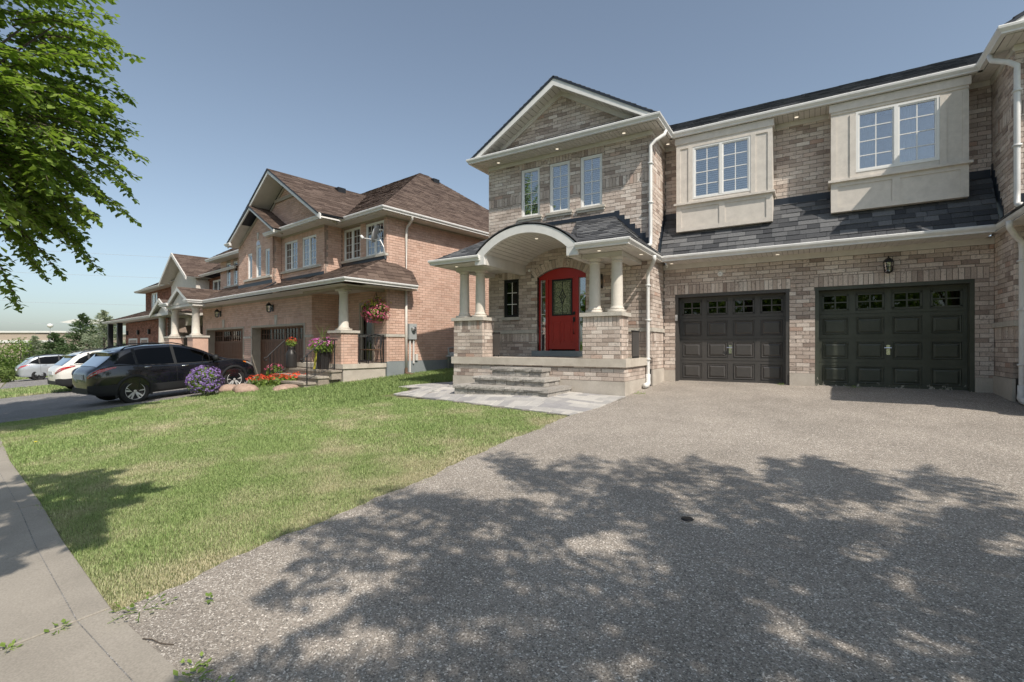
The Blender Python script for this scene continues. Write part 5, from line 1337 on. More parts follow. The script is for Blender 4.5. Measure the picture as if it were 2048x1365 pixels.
def L2(u, w, z=None):
    c, s = math.cos(math.radians(8)), math.sin(math.radians(8)); x, y = -19.28+u*c+w*s, 11.4-u*s+w*c
    return (x, y, gz(x,y) if z is None else z)
R8 = math.radians(-8)

# lanterns on its garage wall
for x, lab in ((-3.9,'black carriage lantern left on the salmon house, above its left garage door'),(1.4,'black carriage lantern right on the salmon house, above its right garage door')):
    t = lantern(L2(x,-.005,3.1), 1.2, lab); t.rotation_euler.z = R8
# satellite dish
t = thing('satellite_dish', 'grey satellite dish on an arm at the salmon house corner', 'satellite dish', L2(7.25,1.0,4.6), R8, world=False)
m = MB(); n = 16; vs = [(0,0,0)]; fs = []
ax = Vector((-.78,-.55,.30)).normalized(); a1 = ax.cross(Vector((0,0,1))).normalized(); a2 = a1.cross(ax)
cen = Vector((-.22,-.15,.72)); rings = []
for k in range(1,5):
    for j in range(n): a = 2*PI*j/n; r = .28*k/4; vs.append(tuple(a1*math.cos(a)*r*.9+a2*math.sin(a)*r*1.1+ax*(r*r*.55)+cen))
vs[0] = tuple(cen)
for j in range(n): fs.append((0,1+j,1+(j+1)%n))
for k in range(3):
    for j in range(n): fs.append((1+k*n+j,1+(k+1)*n+j,1+(k+1)*n+(j+1)%n,1+k*n+(j+1)%n))
m.add(vs,fs); o = m.build('dish', M['greymetal'], t, smooth=True); sm_ = o.modifiers.new('thickness','SOLIDIFY'); sm_.thickness = .012
m = MB(); m.tube([(0,.05,-.1),(-.02,-.02,.3),tuple(cen-ax*.02)], .022, 8); m.build('mast', M['greymetal'], t)
m = MB(); m.tube([(-.1,-.1,.5),tuple(cen+ax*.42-a2*.25),], .014, 8); m.tube([tuple(cen+ax*.40-a2*.26),tuple(cen+ax*.5-a2*.2)], .045, 10); m.build('receiver_arm', M['pvc'], t)
# electric meter
t = thing('electric_meter', 'grey electric meter box with round dial on salmon side wall', 'meter', L2(7.3,2.05,2.12), R8)
m = MB(); m.box(.0,.12,-.16,.16,-.27,.27); m.build('meter_box', M['meter'], t); m = MB(); m.lathe((.12,0,.09), [(.09,0),(.09,.03),(.075,.10),(.06,.11)], 18, 'x'); m.build('meter_dial', M['glass'], t); m = MB(); m.lathe((.12,0,.09), [(.072,0),(.07,.06),(.02,.065)], 14, 'x'); m.build('dial_face', M['pvc'], t)
for dy, z1 in ((-.08,-1.4),(.08,-1.1)):
    m = MB(); m.tube([(.05,dy,-.27),(.05,dy,z1)], .03, 8); m.build('conduit', M['white_trim'], t)
m = MB(); m.box(.0,.07,.16,.26,-1.0,-.78); m.build('junction_box', M['cream_trim'], t)
# gas meter
gp = L2(7.3,3.75)
t = thing('gas_meter', 'grey gas meter with pipes against the salmon side wall', 'gas meter', gp, R8)
m = MB(); m.lathe((.28,0,.55), [(.10,-.16),(.17,-.13),(.18,0),(.17,.13),(.10,.16)], 18); m.build('meter_body', M['meter'], t, smooth=True)
m = MB(); m.tube([(.28,-.2,0),(.28,-.2,.62),(.28,-.2,.85),(.28,.05,.88),(.1,.2,.86),(.0,.2,.86)], .028, 8); m.build('gas_pipe', M['meter'], t, smooth=True); m = MB(); m.lathe((.28,-.2,.5), [(.03,0),(.1,.03),(.1,.07),(.03,.1)], 14); m.build('regulator', M['meter'], t)
# drain hose
t = thing('drain_hose', 'brown corrugated drain pipe lying in the grass by the salmon house', 'drain pipe', L2(7.37,1.8), R8)
m = MB(); pts = []; rs = []
path_ = [Vector((0,0,.30)),Vector((.02,-.02,.12)),Vector((.25,.05,.07)),Vector((.9,.4,.06)),Vector((1.6,.6,.06))]
for i in range(60):
    f_ = i/59*(len(path_)-1); k = min(int(f_), len(path_)-2); pts.append(path_[k].lerp(path_[k+1], f_-k)); rs.append(.058 if i % 2 else .05)
m.tube(pts, rs, 10); m.build('hose', M['rubberhose'], t)

# stone steps of the neighbour
ns = thing('flagstone_steps', 'tan flagstone steps with black handrails up to the salmon house porch', 'steps', L2(5.6,-1.1), R8)
bz = L2(5.6,-1.1)[2]
for (x0,x1,y0,y1,zb,zt) in ((3.75,6.95,-1.60,-.56,.25,.54),(4.0,7.1,-1.25,-.56,.54,.71),(4.25,7.28,-.92,-.56,.71,.89)):
    m = MB(); m.box(x0+.04-5.6,x1-.04-5.6,y0+.04+1.1,y1+1.1,zb-bz-.1,zt-bz-.062); m.build('riser', M['flagstone'], ns)
    x = x0
    while x < x1-.05:
        w_ = min(.8, x1-x); m = MB(); m.box(x+.004-5.6, x+w_-.004-5.6, y0+1.1, y1+1.1, zt-.06-bz, zt-bz); m.build('tread', M['flagstone'], ns); x += w_
# stacked stone side
TK2 = LTiles('ledge_stone', 'ledge_stones', M['flagstone'], .12, ns, 300, .008)
INV.pop('none', None)
def rail(x, ylo, yhi, zlo, zhi, label, end_x=None):
    b = L2(x, (ylo+yhi)/2); t = thing('handrail', label, 'railing', (b[0],b[1],zlo), R8, 'black iron railings of the salmon house porch')
    oy = (ylo+yhi)/2; f = lambda y: y-oy
    m = MB(); m.tube([(0,f(ylo),-.05),(0,f(ylo),.82)], .02, 8); m.build('post', M['iron'], t); m = MB(); m.tube([(0,f(yhi),zhi-zlo),(0,f(yhi),zhi-zlo+.92)], .02, 8); m.build('post', M['iron'], t)
    m = MB(); curl = [(0,f(ylo)-.14+.05*math.cos(a),.66+.05*math.sin(a)) for a in [PI*1.9-i*PI*1.6/8 for i in range(9)]]
    m.tube(curl+[(0,f(ylo),.82),(0,f(yhi)-.35,zhi-zlo+.92),(0,f(yhi)+.1,zhi-zlo+.92)], .018, 8); m.build('top_rail', M['iron'], t)
    for i in range(1,7):
        q = i/7; y = ylo+(yhi-ylo)*q; zt_ = min(zhi-zlo+.92, .82+(zhi-zlo+.10)*min(1,q*(yhi-ylo)/(yhi-ylo-.35))); zb_ = (zhi-zlo)*q+.10
        m = MB(); m.tube([(0,f(y),zb_),(0,f(y),zt_)], .009, 6); m.build('baluster', M['iron'], t)
    m = MB(); m.tube([(0,f(ylo),.10),(0,f(yhi),zhi-zlo+.10)], .012, 6); m.build('bottom_rail', M['iron'], t)
rail(4.42,-1.45,-.62,.54,.89,'left black iron handrail of the flagstone steps'); rail(6.95,-1.50,-.62,.54,.89,'right black iron handrail of the flagstone steps, by the pink flower pot')
b = L2(7.2,.6); t = thing('porch_guardrail', 'black iron guardrail on the porch edge of the salmon house', 'railing', (b[0],b[1],1.06), R8, 'black iron railings of the salmon house porch')
for y in (-.50,.40): m = MB(); m.tube([(0,y,0),(0,y,.92)], .018, 8); m.build('post', M['iron'], t)
for z in (.92,.10): m = MB(); m.tube([(0,-.5,z),(0,.4,z)], .015, 6); m.build('rail_bar', M['iron'], t)
for i in range(1,8): m = MB(); m.tube([(0,-.5+.9*i/8,.1),(0,-.5+.9*i/8,.92)], .008, 6); m.build('baluster', M['iron'], t)
# bench on the porch
b = L2(6.85,.62,1.06); t = thing('porch_bench', 'dark iron garden bench behind the porch guardrail', 'bench', b, R8-math.radians(90))
for y in (-.42,.42): m = MB(); m.tube([(.25,y,0),(.2,y,.42),(-.2,y,.45),(-.28,y,.9)], .018, 6); m.tube([(-.2,y,.45),(-.24,y,0)], .018, 6); m.build('leg', M['iron'], t)
for i in range(5): m = MB(); m.box(-.2+.09*i,-.13+.09*i,-.45,.45,.43,.455); m.build('slat', M['wood'], t)
for i in range(9): m = MB(); y = -.4+.1*i; m.tube([(-.2,y,.46),(-.27,y+(.05 if i%2 else -.05),.86)], .010, 6); m.build('back_rod', M['iron'], t)
m = MB(); m.tube([(-.28,-.44,.86),(-.29,0,.95),(-.28,.44,.86)], .016, 6); m.build('top_rod', M['iron'], t)

# ---------------- planting helpers
def blob_leaves(name, parent, c, rad, n, size, matl, shell=.6, seed=1, flat=.0, cut_low=-1.0, fold=.2):
    g = np.random.default_rng(seed); d = g.normal(size=(n,3)); d /= np.linalg.norm(d,axis=1)[:,None]
    r = shell+(1-shell)*g.random(n)**.5; lump = 1+.16*np.sin(d[:,0]*5+seed)*np.cos(d[:,1]*4+seed*2)+.10*np.sin(d[:,2]*7+d[:,0]*6)
    P = d*(r*lump)[:,None]*np.array(rad)[None,:]
    k = P[:,2] > cut_low*rad[2]; P = P[k]; d = d[k]; n = len(P); P = P+np.array(c)
    nm = d+g.normal(size=(n,3))*.6+np.array([0,0,.4]); nm /= np.linalg.norm(nm,axis=1)[:,None]
    a = np.cross(nm, g.normal(size=(n,3))); a /= np.linalg.norm(a,axis=1)[:,None]; b = np.cross(nm,a); s = size*(.6+.8*g.random(n))[:,None]
    V = np.stack([P-a*s, P-b*s*.55+nm*s*fold, P+a*s, P+b*s*.55+nm*s*fold],1).reshape(-1,3)
    me = bpy.data.meshes.new(name); me.vertices.add(len(V)); me.vertices.foreach_set('co', V.ravel())
    me.loops.add(n*4); me.loops.foreach_set('vertex_index', np.arange(n*4,dtype=np.int32)); me.polygons.add(n); me.polygons.foreach_set('loop_start', np.arange(0,n*4,4,dtype=np.int32)); me.polygons.foreach_set('loop_total', np.full(n,4,dtype=np.int32))
    me.materials.append(matl); me.update(calc_edges=True); me.validate()
    o = link(name, me, parent); o['kind'] = 'stuff'; return o
# milk can planter
b = L2(4.55,-.80,.89); t = thing('milk_can_planter', 'black milk can holding orange flowers on the flagstone steps', 'planter', b)
m = MB(); m.lathe((0,0,0), [(.17,0),(.175,.05),(.175,.42),(.16,.50),(.10,.58),(.09,.66),(.12,.70)], 20); m.build('milk_can', M['pot'], t, smooth=True)
m = MB()
for s_ in (-1,1): m.tube([(s_*.17,0,.45),(s_*.21,0,.50),(s_*.13,0,.58)], .012, 6)
m.build('handle', M['pot'], t); blob_leaves('foliage', t, (0,0,.84), (.17,.17,.13), 260, .035, M['weed'], .3, 2); blob_leaves('flower', t, (0,0,.93), (.16,.16,.10), 60, .03, M['petal_red'], .8, 3)
# pink flower pot
b = L2(6.45,-.72,.89); t = thing('flower_pot', 'tall dark pot of magenta flowers with a yellow ribbon on the flagstone steps', 'planter', b)
m = MB(); m.lathe((0,0,0), [(.15,0),(.17,.02),(.25,.55),(.27,.56),(.27,.62),(.24,.62)], 4); o = m.build('pot', M['pot'], t); o.rotation_euler.z = .6
blob_leaves('foliage', t, (0,0,.70), (.36,.36,.25), 700, .045, M['weed'], .3, 5, cut_low=-.8); blob_leaves('flower', t, (0,0,.78), (.38,.38,.22), 240, .042, M['petal_magenta'], .9, 6, cut_low=-.2)
m = MB(); m.fb(Fr((-.05,-.30,.02),(1,0,0),(0,.12,1),(0,-1,0)), 0, .09, 0, .55, 0, .012); m.build('ribbon', M['petal_yellow'], t)
m = MB(); 
for i in range(5): a = i*1.3; m.tube([(0,0,.8),(.08*math.cos(a),.08*math.sin(a),1.15),(.22*math.cos(a),.22*math.sin(a),1.35+.05*(i%2))], [.008,.006,.003], 5)
m.build('spike_leaf', M['weed'], t)
b = L2(4.1,-1.15,.60); t = thing('flower_pot', 'pink flowers low beside the bottom left of the flagstone steps', 'flowers', b)
blob_leaves('foliage', t, (0,0,.14), (.30,.26,.22), 400, .04, M['weed'], .3, 8, cut_low=-.6); blob_leaves('flower', t, (0,0,.24), (.30,.26,.20), 150, .038, M['petal_pink'], .9, 9, cut_low=-.1); m = MB(); m.lathe((0,0,-.06), [(.12,0),(.16,.18),(.17,.18)], 14); m.build('pot', M['pot'], t)
# hanging basket
b = L2(7.0,.85,2.80); t = thing('hanging_basket', 'round hanging basket of pink and yellow petunias under the salmon porch', 'hanging basket', b)
blob_leaves('foliage', t, (0,0,0), (.42,.42,.36), 900, .04, M['weed'], .55, 11); blob_leaves('pink_flower', t, (0,0,-.04), (.46,.46,.38), 900, .032, M['petal_pink'], .92, 12); blob_leaves('yellow_flower', t, (0,0,.10), (.45,.45,.34), 260, .032, M['petal_yellow'], .93, 13, cut_low=.1)
m = MB()
for i in range(3): a = 2*PI*i/3; m.tube([(.2*math.cos(a),.2*math.sin(a),.1),(0,0,.60)], .006, 5)
m.tube([(0,0,.6),(0,0,.78)], .006, 5); m.build('hanger', M['iron'], t); m = MB(); m.lathe((0,0,-.2), [(.12,0),(.22,.12),(.26,.22)], 16); m.build('basket', M['wood'], t)
# purple petunia ball on a shepherd's hook
b = (-14.55,7.05,gz(-14.55,7.05)); t = thing('petunia_ball', 'round ball of purple petunias at the driveway edge by the black car', 'flowers', b)
blob_leaves('foliage', t, (0,0,.43), (.38,.38,.38), 1300, .035, M['weed'], .5, 21); blob_leaves('flower', t, (0,0,.45), (.42,.42,.40), 1100, .034, M['petal_purple'], .92, 22, cut_low=-.8)
t = thing('shepherd_hook', 'thin dark shepherd hook rising over the purple petunias', 'garden hook', b); m = MB(); m.tube([(-.1,0,0),(-.1,0,.95),(-.07,0,1.12),(.05,0,1.22),(.2,0,1.2),(.28,0,1.1),(.28,0,1.0)], .009, 6); m.build('hook_rod', M['iron'], t)
m = MB(); m.tube([(-.1,0,.12),(.1,0,.12),(.1,0,0)], .008, 6); m.build('ground_fork', M['iron'], t)
# red geraniums
for i, (x, y, lab) in enumerate(((-14.75,8.75,'red geranium clump nearest the black car front wheel'),(-14.35,9.15,'red geranium clump in the middle of the flower bed'),(-13.95,9.5,'red geranium clump nearest the flagstone steps'))):
    t = thing('geranium', lab, 'flowers', (x,y,gz(x,y)), 0, 'red geraniums in the bed by the driveway'); blob_leaves('foliage', t, (0,0,.14), (.36,.34,.22), 420, .045, M['weed'], .2, 30+i, cut_low=-.5); blob_leaves('flower', t, (0,0,.25), (.36,.34,.16), 240, .04, M['petal_red'], .9, 40+i, cut_low=.05)
# boulders
def boulder(x, y, sx, sy, sz, lab, seed, m='boulder'):
    bm = bmesh.new(); bmesh.ops.create_icosphere(bm, subdivisions=3, radius=1); rg = random.Random(seed); o1 = Vector((rg.random()*9,rg.random()*9,rg.random()*9))
    from mathutils import noise as N_
    for v in bm.verts:
        n = v.co.normalized(); d = 1+.22*N_.noise(n*1.3+o1)+.07*N_.noise(n*4+o1); v.co = Vector((n.x*sx*d, n.y*sy*d, max(-.35,n.z*d)*sz)); 
    me = bpy.data.meshes.new('boulder'); bm.to_mesh(me); bm.free(); me.materials.append(M[m]); me.polygons.foreach_set('use_smooth',[True]*len(me.polygons))
    o = bpy.data.objects.new('boulder', me); COL.objects.link(o); o.location = (x,y,gz(x,y)+sz*.15); o.rotation_euler.z = rg.random()*3; tag(o, lab, 'boulder', 'boulders edging the flower bed')
boulder(-14.95,8.0,.34,.25,.19,'pinkish boulder at the driveway edge behind the purple petunias',1); boulder(-14.1,8.0,.42,.3,.22,'largest pink boulder in front of the red geraniums',2); boulder(-13.1,8.65,.55,.28,.14,'flat pink rock in the grass right of the geraniums',3); boulder(-12.2,10.15,.40,.2,.08,'flat pale rock half buried below the flagstone steps',4); boulder(-11.4,10.6,.22,.12,.06,'small pale stone in the grass at the concrete porch corner',5)

# ================================================================ CARS
def cr(xs_, ys_, x):     # Catmull-Rom style monotone-ish interpolation
    return float(np.interp(x, xs_, ys_))
def smooth_curve(pts):
    xs_ = np.array([p[0] for p in pts]); ys_ = np.array([p[1] for p in pts]); t = np.zeros(len(xs_)); d = np.diff(ys_)/np.diff(xs_)
    t[0], t[-1] = d[0], d[-1]
    for i in range(1, len(xs_)-1): t[i] = 0 if d[i-1]*d[i] <= 0 else 2*d[i-1]*d[i]/(d[i-1]+d[i])
    def f(x):
        x = min(max(x, xs_[0]), xs_[-1]); i = min(int(np.searchsorted(xs_, x, 'right'))-1, len(xs_)-2); h = xs_[i+1]-xs_[i]; s = (x-xs_[i])/h
        return float((2*s**3-3*s**2+1)*ys_[i]+(s**3-2*s**2+s)*h*t[i]+(-2*s**3+3*s**2)*ys_[i+1]+(s**3-s**2)*h*t[i+1])
    return f
class CarShape:
    def __init__(s, L=4.47, W=.90, H=1.60, axr=.88, axf=3.55, roofw=.585, kind='cross'):
        s.L, s.W, s.axr, s.axf = L, W, axr, axf; k = H/1.60; q = L/4.47
        s.top = smooth_curve([(0,.86),(.05*q,.97*k),(.16*q,1.05*k),(.42*q,1.26*k),(.62*q,1.44*k),(.86*q,1.53*k),(1.35*q,1.59*k),(1.9*q,1.59*k),(2.25*q,1.545*k),(2.7*q,1.40*k),(3.1*q,1.21*k),(3.40*q,1.08*k),(3.55*q,1.045*k),(3.9*q,.99*k),(4.2*q,.92*k),(4.38*q,.80*k),(4.47*q,.62*k)])
        s.belt = smooth_curve([(0,.80),(.05*q,.92*k),(.2*q,1.02*k),(.6*q,1.08*k),(1.5*q,1.02*k),(2.6*q,.985*k),(3.3*q,.985*k),(3.6*q,.97*k),(3.9*q,.925*k),(4.2*q,.83*k),(4.47*q,.56*k)])
        s.bot = smooth_curve([(0,.40),(.15*q,.30),(.5*q,.26),(1.2*q,.24),(3.2*q,.24),(4.0*q,.24),(4.3*q,.28),(4.47*q,.36)])
        s.wid = smooth_curve([(0,.52*W),(.04*q,.70*W),(.15*q,.84*W),(.4*q,.94*W),(.9*q,W),(2.0*q,.985*W),(3.0*q,.985*W),(3.6*q,W),(4.0*q,.96*W),(4.25*q,.86*W),(4.40*q,.70*W),(4.47*q,.55*W)])
        s.rw = smooth_curve([(0,.48*W),(.2*q,.64*W),(.5*q,roofw),(1.0*q,roofw+.02),(2.2*q,roofw+.02),(2.6*q,roofw+.03),(3.2*q,.72*W),(3.5*q,.84*W),(3.9*q,.84*W),(4.2*q,.74*W),(4.47*q,.45*W)])
    def pt(s, x, t):
        zt, zb, z0, w, rw = s.top(x), s.belt(x), s.bot(x), s.wid(x), s.rw(x); hb = zb-z0
        P = [(0,z0),(.6*w,z0),(.9*w,z0+.02),(.965*w,z0+.10*hb/.7),(.985*w,z0+.35*hb),(w,z0+.62*hb),(.985*w,z0+.80*hb),(.962*w,z0+.92*hb),(.935*w,zb),
             (.935*w+(rw-.935*w)*.35, zb+(zt-.07-zb)*.36),(.935*w+(rw-.935*w)*.72, zb+(zt-.07-zb)*.75),(rw,zt-.055),(rw-.05,zt-.022),(.62*rw,zt-.004),(0,zt)]
        t = min(max(t,0),len(P)-1.0001); i = int(t); f = t-i; g = lambda k: P[min(max(k,0),len(P)-1)]
        p0,p1,p2,p3 = g(i-1),g(i),g(i+1),g(i+2)
        def c(a,b,c_,d): return .5*((2*b)+(-a+c_)*f+(2*a-5*b+4*c_-d)*f*f+(-a+3*b-3*c_+d)*f**3)
        y, z = c(p0[0],p1[0],p2[0],p3[0]), c(p0[1],p1[1],p2[1],p3[1])
        return Vector((x, max(0,y) if i < 13 else y, z))
    def nrm(s, x, t):
        e = .01; a = s.pt(min(x+e,s.L),t)-s.pt(max(x-e,0),t); b = s.pt(x,t+.02)-s.pt(x,t-.02); n = b.cross(a) if False else a.cross(b)
        n.normalize()
        if n.y < 0 and t < 13: n = -n
        if t >= 11.5 and n.z < 0: n = -n
        return n
    def patch(s, poly, off, side=1, nx=16, nt=8):
        """poly: list of (x, t_low, t_high) stations"""
        vs = []; fs = []; X = [p[0] for p in poly]; lo = [p[1] for p in poly]; hi = [p[2] for p in poly]
        for i in range(nx+1):
            x = X[0]+(X[-1]-X[0])*i/nx; a, b = np.interp(x, X, lo), np.interp(x, X, hi)
            for j in range(nt+1):
                t = a+(b-a)*j/nt; p = s.pt(x,t)+s.nrm(x,t)*off; vs.append((p.x, p.y*side, p.z))
        for i in range(nx):
            for j in range(nt):
                q = (i*(nt+1)+j,(i+1)*(nt+1)+j,(i+1)*(nt+1)+j+1,i*(nt+1)+j+1); fs.append(q if side < 0 else q[::-1])
        return vs, fs
def make_car(name, label, matl, loc, rz, shape, wr=.345, rim='mix', clad=True, simple=False):
    root = thing(name, label, 'car', loc, rz); s = shape; nx = 64; ts = [i*.25 for i in range(0, 57)]
    vs = []; fs = []
    xs_ = [s.L*(.5-.5*math.cos(PI*i/nx))*.35+s.L*i/nx*.65 for i in range(nx+1)]
    n = len(ts)*2-2
    for x in xs_:
        row = [s.pt(x,t) for t in ts]; full = row+[Vector((p.x,-p.y,p.z)) for p in row[-2:0:-1]]; vs += [tuple(p) for p in full]
    for i in range(nx):
        for j in range(n): fs.append((i*n+j, i*n+(j+1)%n, (i+1)*n+(j+1)%n, (i+1)*n+j))
    fs += [tuple(range(n-1,-1,-1)), tuple(nx*n+j for j in range(n))]
    me = bpy.data.meshes.new('body'); me.from_pydata(vs, [], fs); me.materials.append(matl); me.materials.append(M['plastic'])
    body = link('body', me, root)
    # wheel openings cut with cylinders
    cuts = []
    for ax in (s.axr, s.axf):
        m = MB(); m.lathe((ax,-1.2,wr+.01), [(wr+.03,0),(wr+.03,2.4)], 40, 'y'); c = m.mesh('cutter', M['plastic']); co = bpy.data.objects.new('cutter', c); COL.objects.link(co); cuts.append(co)
    bpy.context.view_layer.update()
    # boolean in a neutral frame
    tmp = bpy.data.objects.new('tmp', me); COL.objects.link(tmp)
    for c in cuts:
        b = tmp.modifiers.new('b','BOOLEAN'); b.operation = 'DIFFERENCE'; b.object = c; b.solver = 'EXACT'
    bpy.context.view_layer.update(); dg = bpy.context.evaluated_depsgraph_get(); me2 = bpy.data.meshes.new_from_object(tmp.evaluated_get(dg)); me2.name = 'body'
    body.data = me2
    for pl in me2.polygons: pl.use_smooth = True
    for c in cuts+[tmp]: bpy.data.objects.remove(c)
    bmx = bmesh.new(); bmx.from_mesh(me2)
    for e in bmx.edges:
        if len(e.link_faces) == 2 and e.calc_face_angle(0) > math.radians(38): e.smooth = False
    bmx.to_mesh(me2); bmx.free()
    # underbody tub so that nothing shows through the openings
    m = MB(); m.box(.25,s.L-.3,-s.W*.62,s.W*.62,.30,.60); m.build('underbody', M['plastic'], root)
    q = s.L/4.47
    def P(nm, polys, off, mt, sides=(1,-1), nx=14, nt=6, parent=root):
        for sd_ in sides:
            v, f = s.patch(polys, off, sd_, nx, nt); m = MB(); m.add(v, f); o = m.build(nm, mt, parent, smooth=True)
    b0 = 8.12
    P('side_window', [(1.98*q,b0,10.7),(2.5*q,b0,10.6),(3.0*q,b0,10.2),(3.24*q,b0,9.2)], .006, M['carglass'])
    P('side_window', [(1.02*q,b0,10.6),(1.90*q,b0,10.7)], .006, M['carglass'])
    P('side_window', [(.50*q,8.7,8.8),(.68*q,8.35,9.8),(.95*q,b0,10.4)], .006, M['carglass'])
    P('window_trim', [(.36*q,7.9,8.13),(.95*q,7.88,8.12),(3.3*q,7.9,8.12)], .010, M['plastic'])
    P('pillar', [(1.90*q,b0,11.1),(1.98*q,b0,11.1)], .009, M['plastic'], nx=2)
    P('pillar', [(.95*q,b0,11.0),(1.02*q,b0,11.05)], .009, M['plastic'], nx=2)
    # windscreen and rear glass run across the car
    for nm, xa, xb in (('windscreen',2.36*q,3.32*q),('rear_window',.20*q,.56*q)):
        m = MB(); vs_ = []; fs_ = []; N1 = 10
        for i in range(N1+1):
            x = xa+(xb-xa)*i/N1; row = [s.pt(x,t)+s.nrm(x,t)*.008 for t in np.linspace(11.9,14,9)]
            row = row+[Vector((p.x,-p.y,p.z)) for p in row[-2::-1]]; vs_ += [tuple(p) for p in row]
        for i in range(N1):
            for j in range(16): fs_.append((i*17+j,(i+1)*17+j,(i+1)*17+j+1,i*17+j+1))
        m.add(vs_, fs_); m.build(nm, M['carglass'], root, smooth=True)
    # lamps
    P('tail_lamp', [(.012*q,6.3,7.5),(.10*q,6.3,7.75),(.30*q,6.75,7.7),(.52*q,7.15,7.55)], .012, M['lampred'], nx=12)
    P('reversing_lamp', [(.02*q,6.55,6.95),(.14*q,6.7,7.05)], .018, M['lampclear'], nx=5)
    P('head_lamp', [(3.98*q,7.2,7.7),(4.15*q,6.5,7.8),(4.33*q,6.2,7.9)], .010, M['lampclear'], nx=8)
    P('indicator_lamp', [(3.90*q,7.3,7.6),(4.0*q,6.9,7.75)], .014, M['amber'], nx=4)
    # seams
    for x in (1.0*q, 1.94*q, 3.12*q): P('door_seam', [(x-.004,3.4,8.0),(x+.004,3.4,8.0)], .002, M['plastic'], nx=1, nt=14)
    for sd_ in (1,-1):
        for x in (1.12*q, 2.08*q):
            p = s.pt(x,7.0); m = MB(); m.tube([(x,(p.y+.0)*sd_,p.z),(x+.02,(p.y+.035)*sd_,p.z),(x+.17,(p.y+.035)*sd_,p.z+.004),(x+.19,p.y*sd_,p.z)], .012, 6); m.build('door_handle', M['chrome'] if matl is M['carblack'] else matl, root, smooth=True)
        p = s.pt(3.02*q,8.1); m = MB(); m.lathe((3.0*q,(p.y+.13)*sd_,p.z+.10), [(.02,-.075),(.085,-.05),(.10,0),(.085,.05),(.02,.075)], 12, 'x'); m.tube([(3.02*q,p.y*sd_*.97,p.z+.02),(3.0*q,(p.y+.1)*sd_,p.z+.07)], .025, 6); m.build('wing_mirror', M['plastic'] if clad else matl, root, smooth=True)
        m = MB(); pts = [s.pt(x*q,12.1)+Vector((0,0,dz)) for x,dz in ((.75,.0),(.85,.045),(1.4,.055),(2.0,.05),(2.25,.03),(2.35,.0))]; m.tube([(p.x,p.y*sd_,p.z) for p in pts], .018, 6); m.build('roof_rail', M['plastic'], root, smooth=True)
    # spoiler, rear wiper area, bumper
    m = MB(); ps = [s.pt(.64*q,t) for t in np.linspace(11.6,14,6)]; ps = ps+[Vector((p.x,-p.y,p.z)) for p in ps[-2::-1]]
    for a, b in zip(ps, ps[1:]): m.hexa([(a.x-.17,a.y*.98,a.z-.035),(b.x-.17,b.y*.98,b.z-.035),(b.x+.03,b.y,b.z-.03),(a.x+.03,a.y,a.z-.03),(a.x-.17,a.y*.98,a.z-.010),(b.x-.17,b.y*.98,b.z-.010),(b.x+.10,b.y,b.z+.018),(a.x+.10,a.y,a.z+.018)])
    m.build('spoiler', matl if matl is not M['carwhite'] else M['carblack'], root)
    m = MB(); z_ = .80; m.box(-.028,.02,-.26,.26,z_-.065,z_+.065); m.build('number_plate', M['plate'], root)
    if clad:
        for sd_ in (1,-1):
            P('rocker_cladding', [(s.axr+wr,2.0,3.95),(s.axf-wr,2.0,3.95)], .014, M['plastic'], (sd_,), 10, 5)
            P('rear_bumper_trim', [(.004,1.8,4.3),(.2*q,1.8,4.15),(s.axr-wr-.02,1.8,4.2)], .014, M['plastic'], (sd_,), 8, 5)
            P('front_bumper_trim', [(s.axf+wr+.02,1.8,3.9),(4.3*q,1.8,4.0),(4.46*q,1.8,4.6)], .014, M['plastic'], (sd_,), 8, 5)
            for ax in (s.axr, s.axf):
                m = MB(); vs_ = []; fs_ = []; N1 = 26; ri, ro = wr+.022, wr+.095
                for i in range(N1+1):
                    a = math.radians(-22)+math.radians(224)*i/N1
                    for r, dy in ((ri,-.05),(ri,.016),((ri+ro)/2,.020),(ro,.008)):
                        x = ax+r*math.cos(a); z = wr+.01+r*math.sin(a); x_ = min(max(x,.02),s.L-.02)
                        # width of the body at that height
                        best = min((abs(s.pt(x_,t).z-z),t) for t in np.linspace(2.2,8.0,60))[1]; yb = s.pt(x_,best).y
                        vs_.append((x,(yb+dy)*sd_,z))
                for i in range(N1):
                    for j in range(3): fs_.append((i*4+j,(i+1)*4+j,(i+1)*4+j+1,i*4+j+1))
                m.add(vs_,fs_); m.build('wheel_arch', M['plastic'], root, smooth=True)
        m = MB(); m.box(-.012,.06,-.50,.50,.36,.50); m.build('rear_bumper', M['plastic'], root)
    else:
        m = MB(); m.box(-.02,.06,-.6,.6,.34,.46); m.build('rear_bumper', M['plastic'], root)
    # cabin: seats so that the glass shows something
    for x in (1.55*q, 2.35*q):
        for y in (-.36,.36): m = MB(); m.box(x-.08,x+.08,y-.22,y+.22,.55,1.10); m.lathe((x,y,1.14), [(.05,0),(.10,.03),(.10,.14),(.05,.18)], 10); m.build('seat', M['plastic'], root)
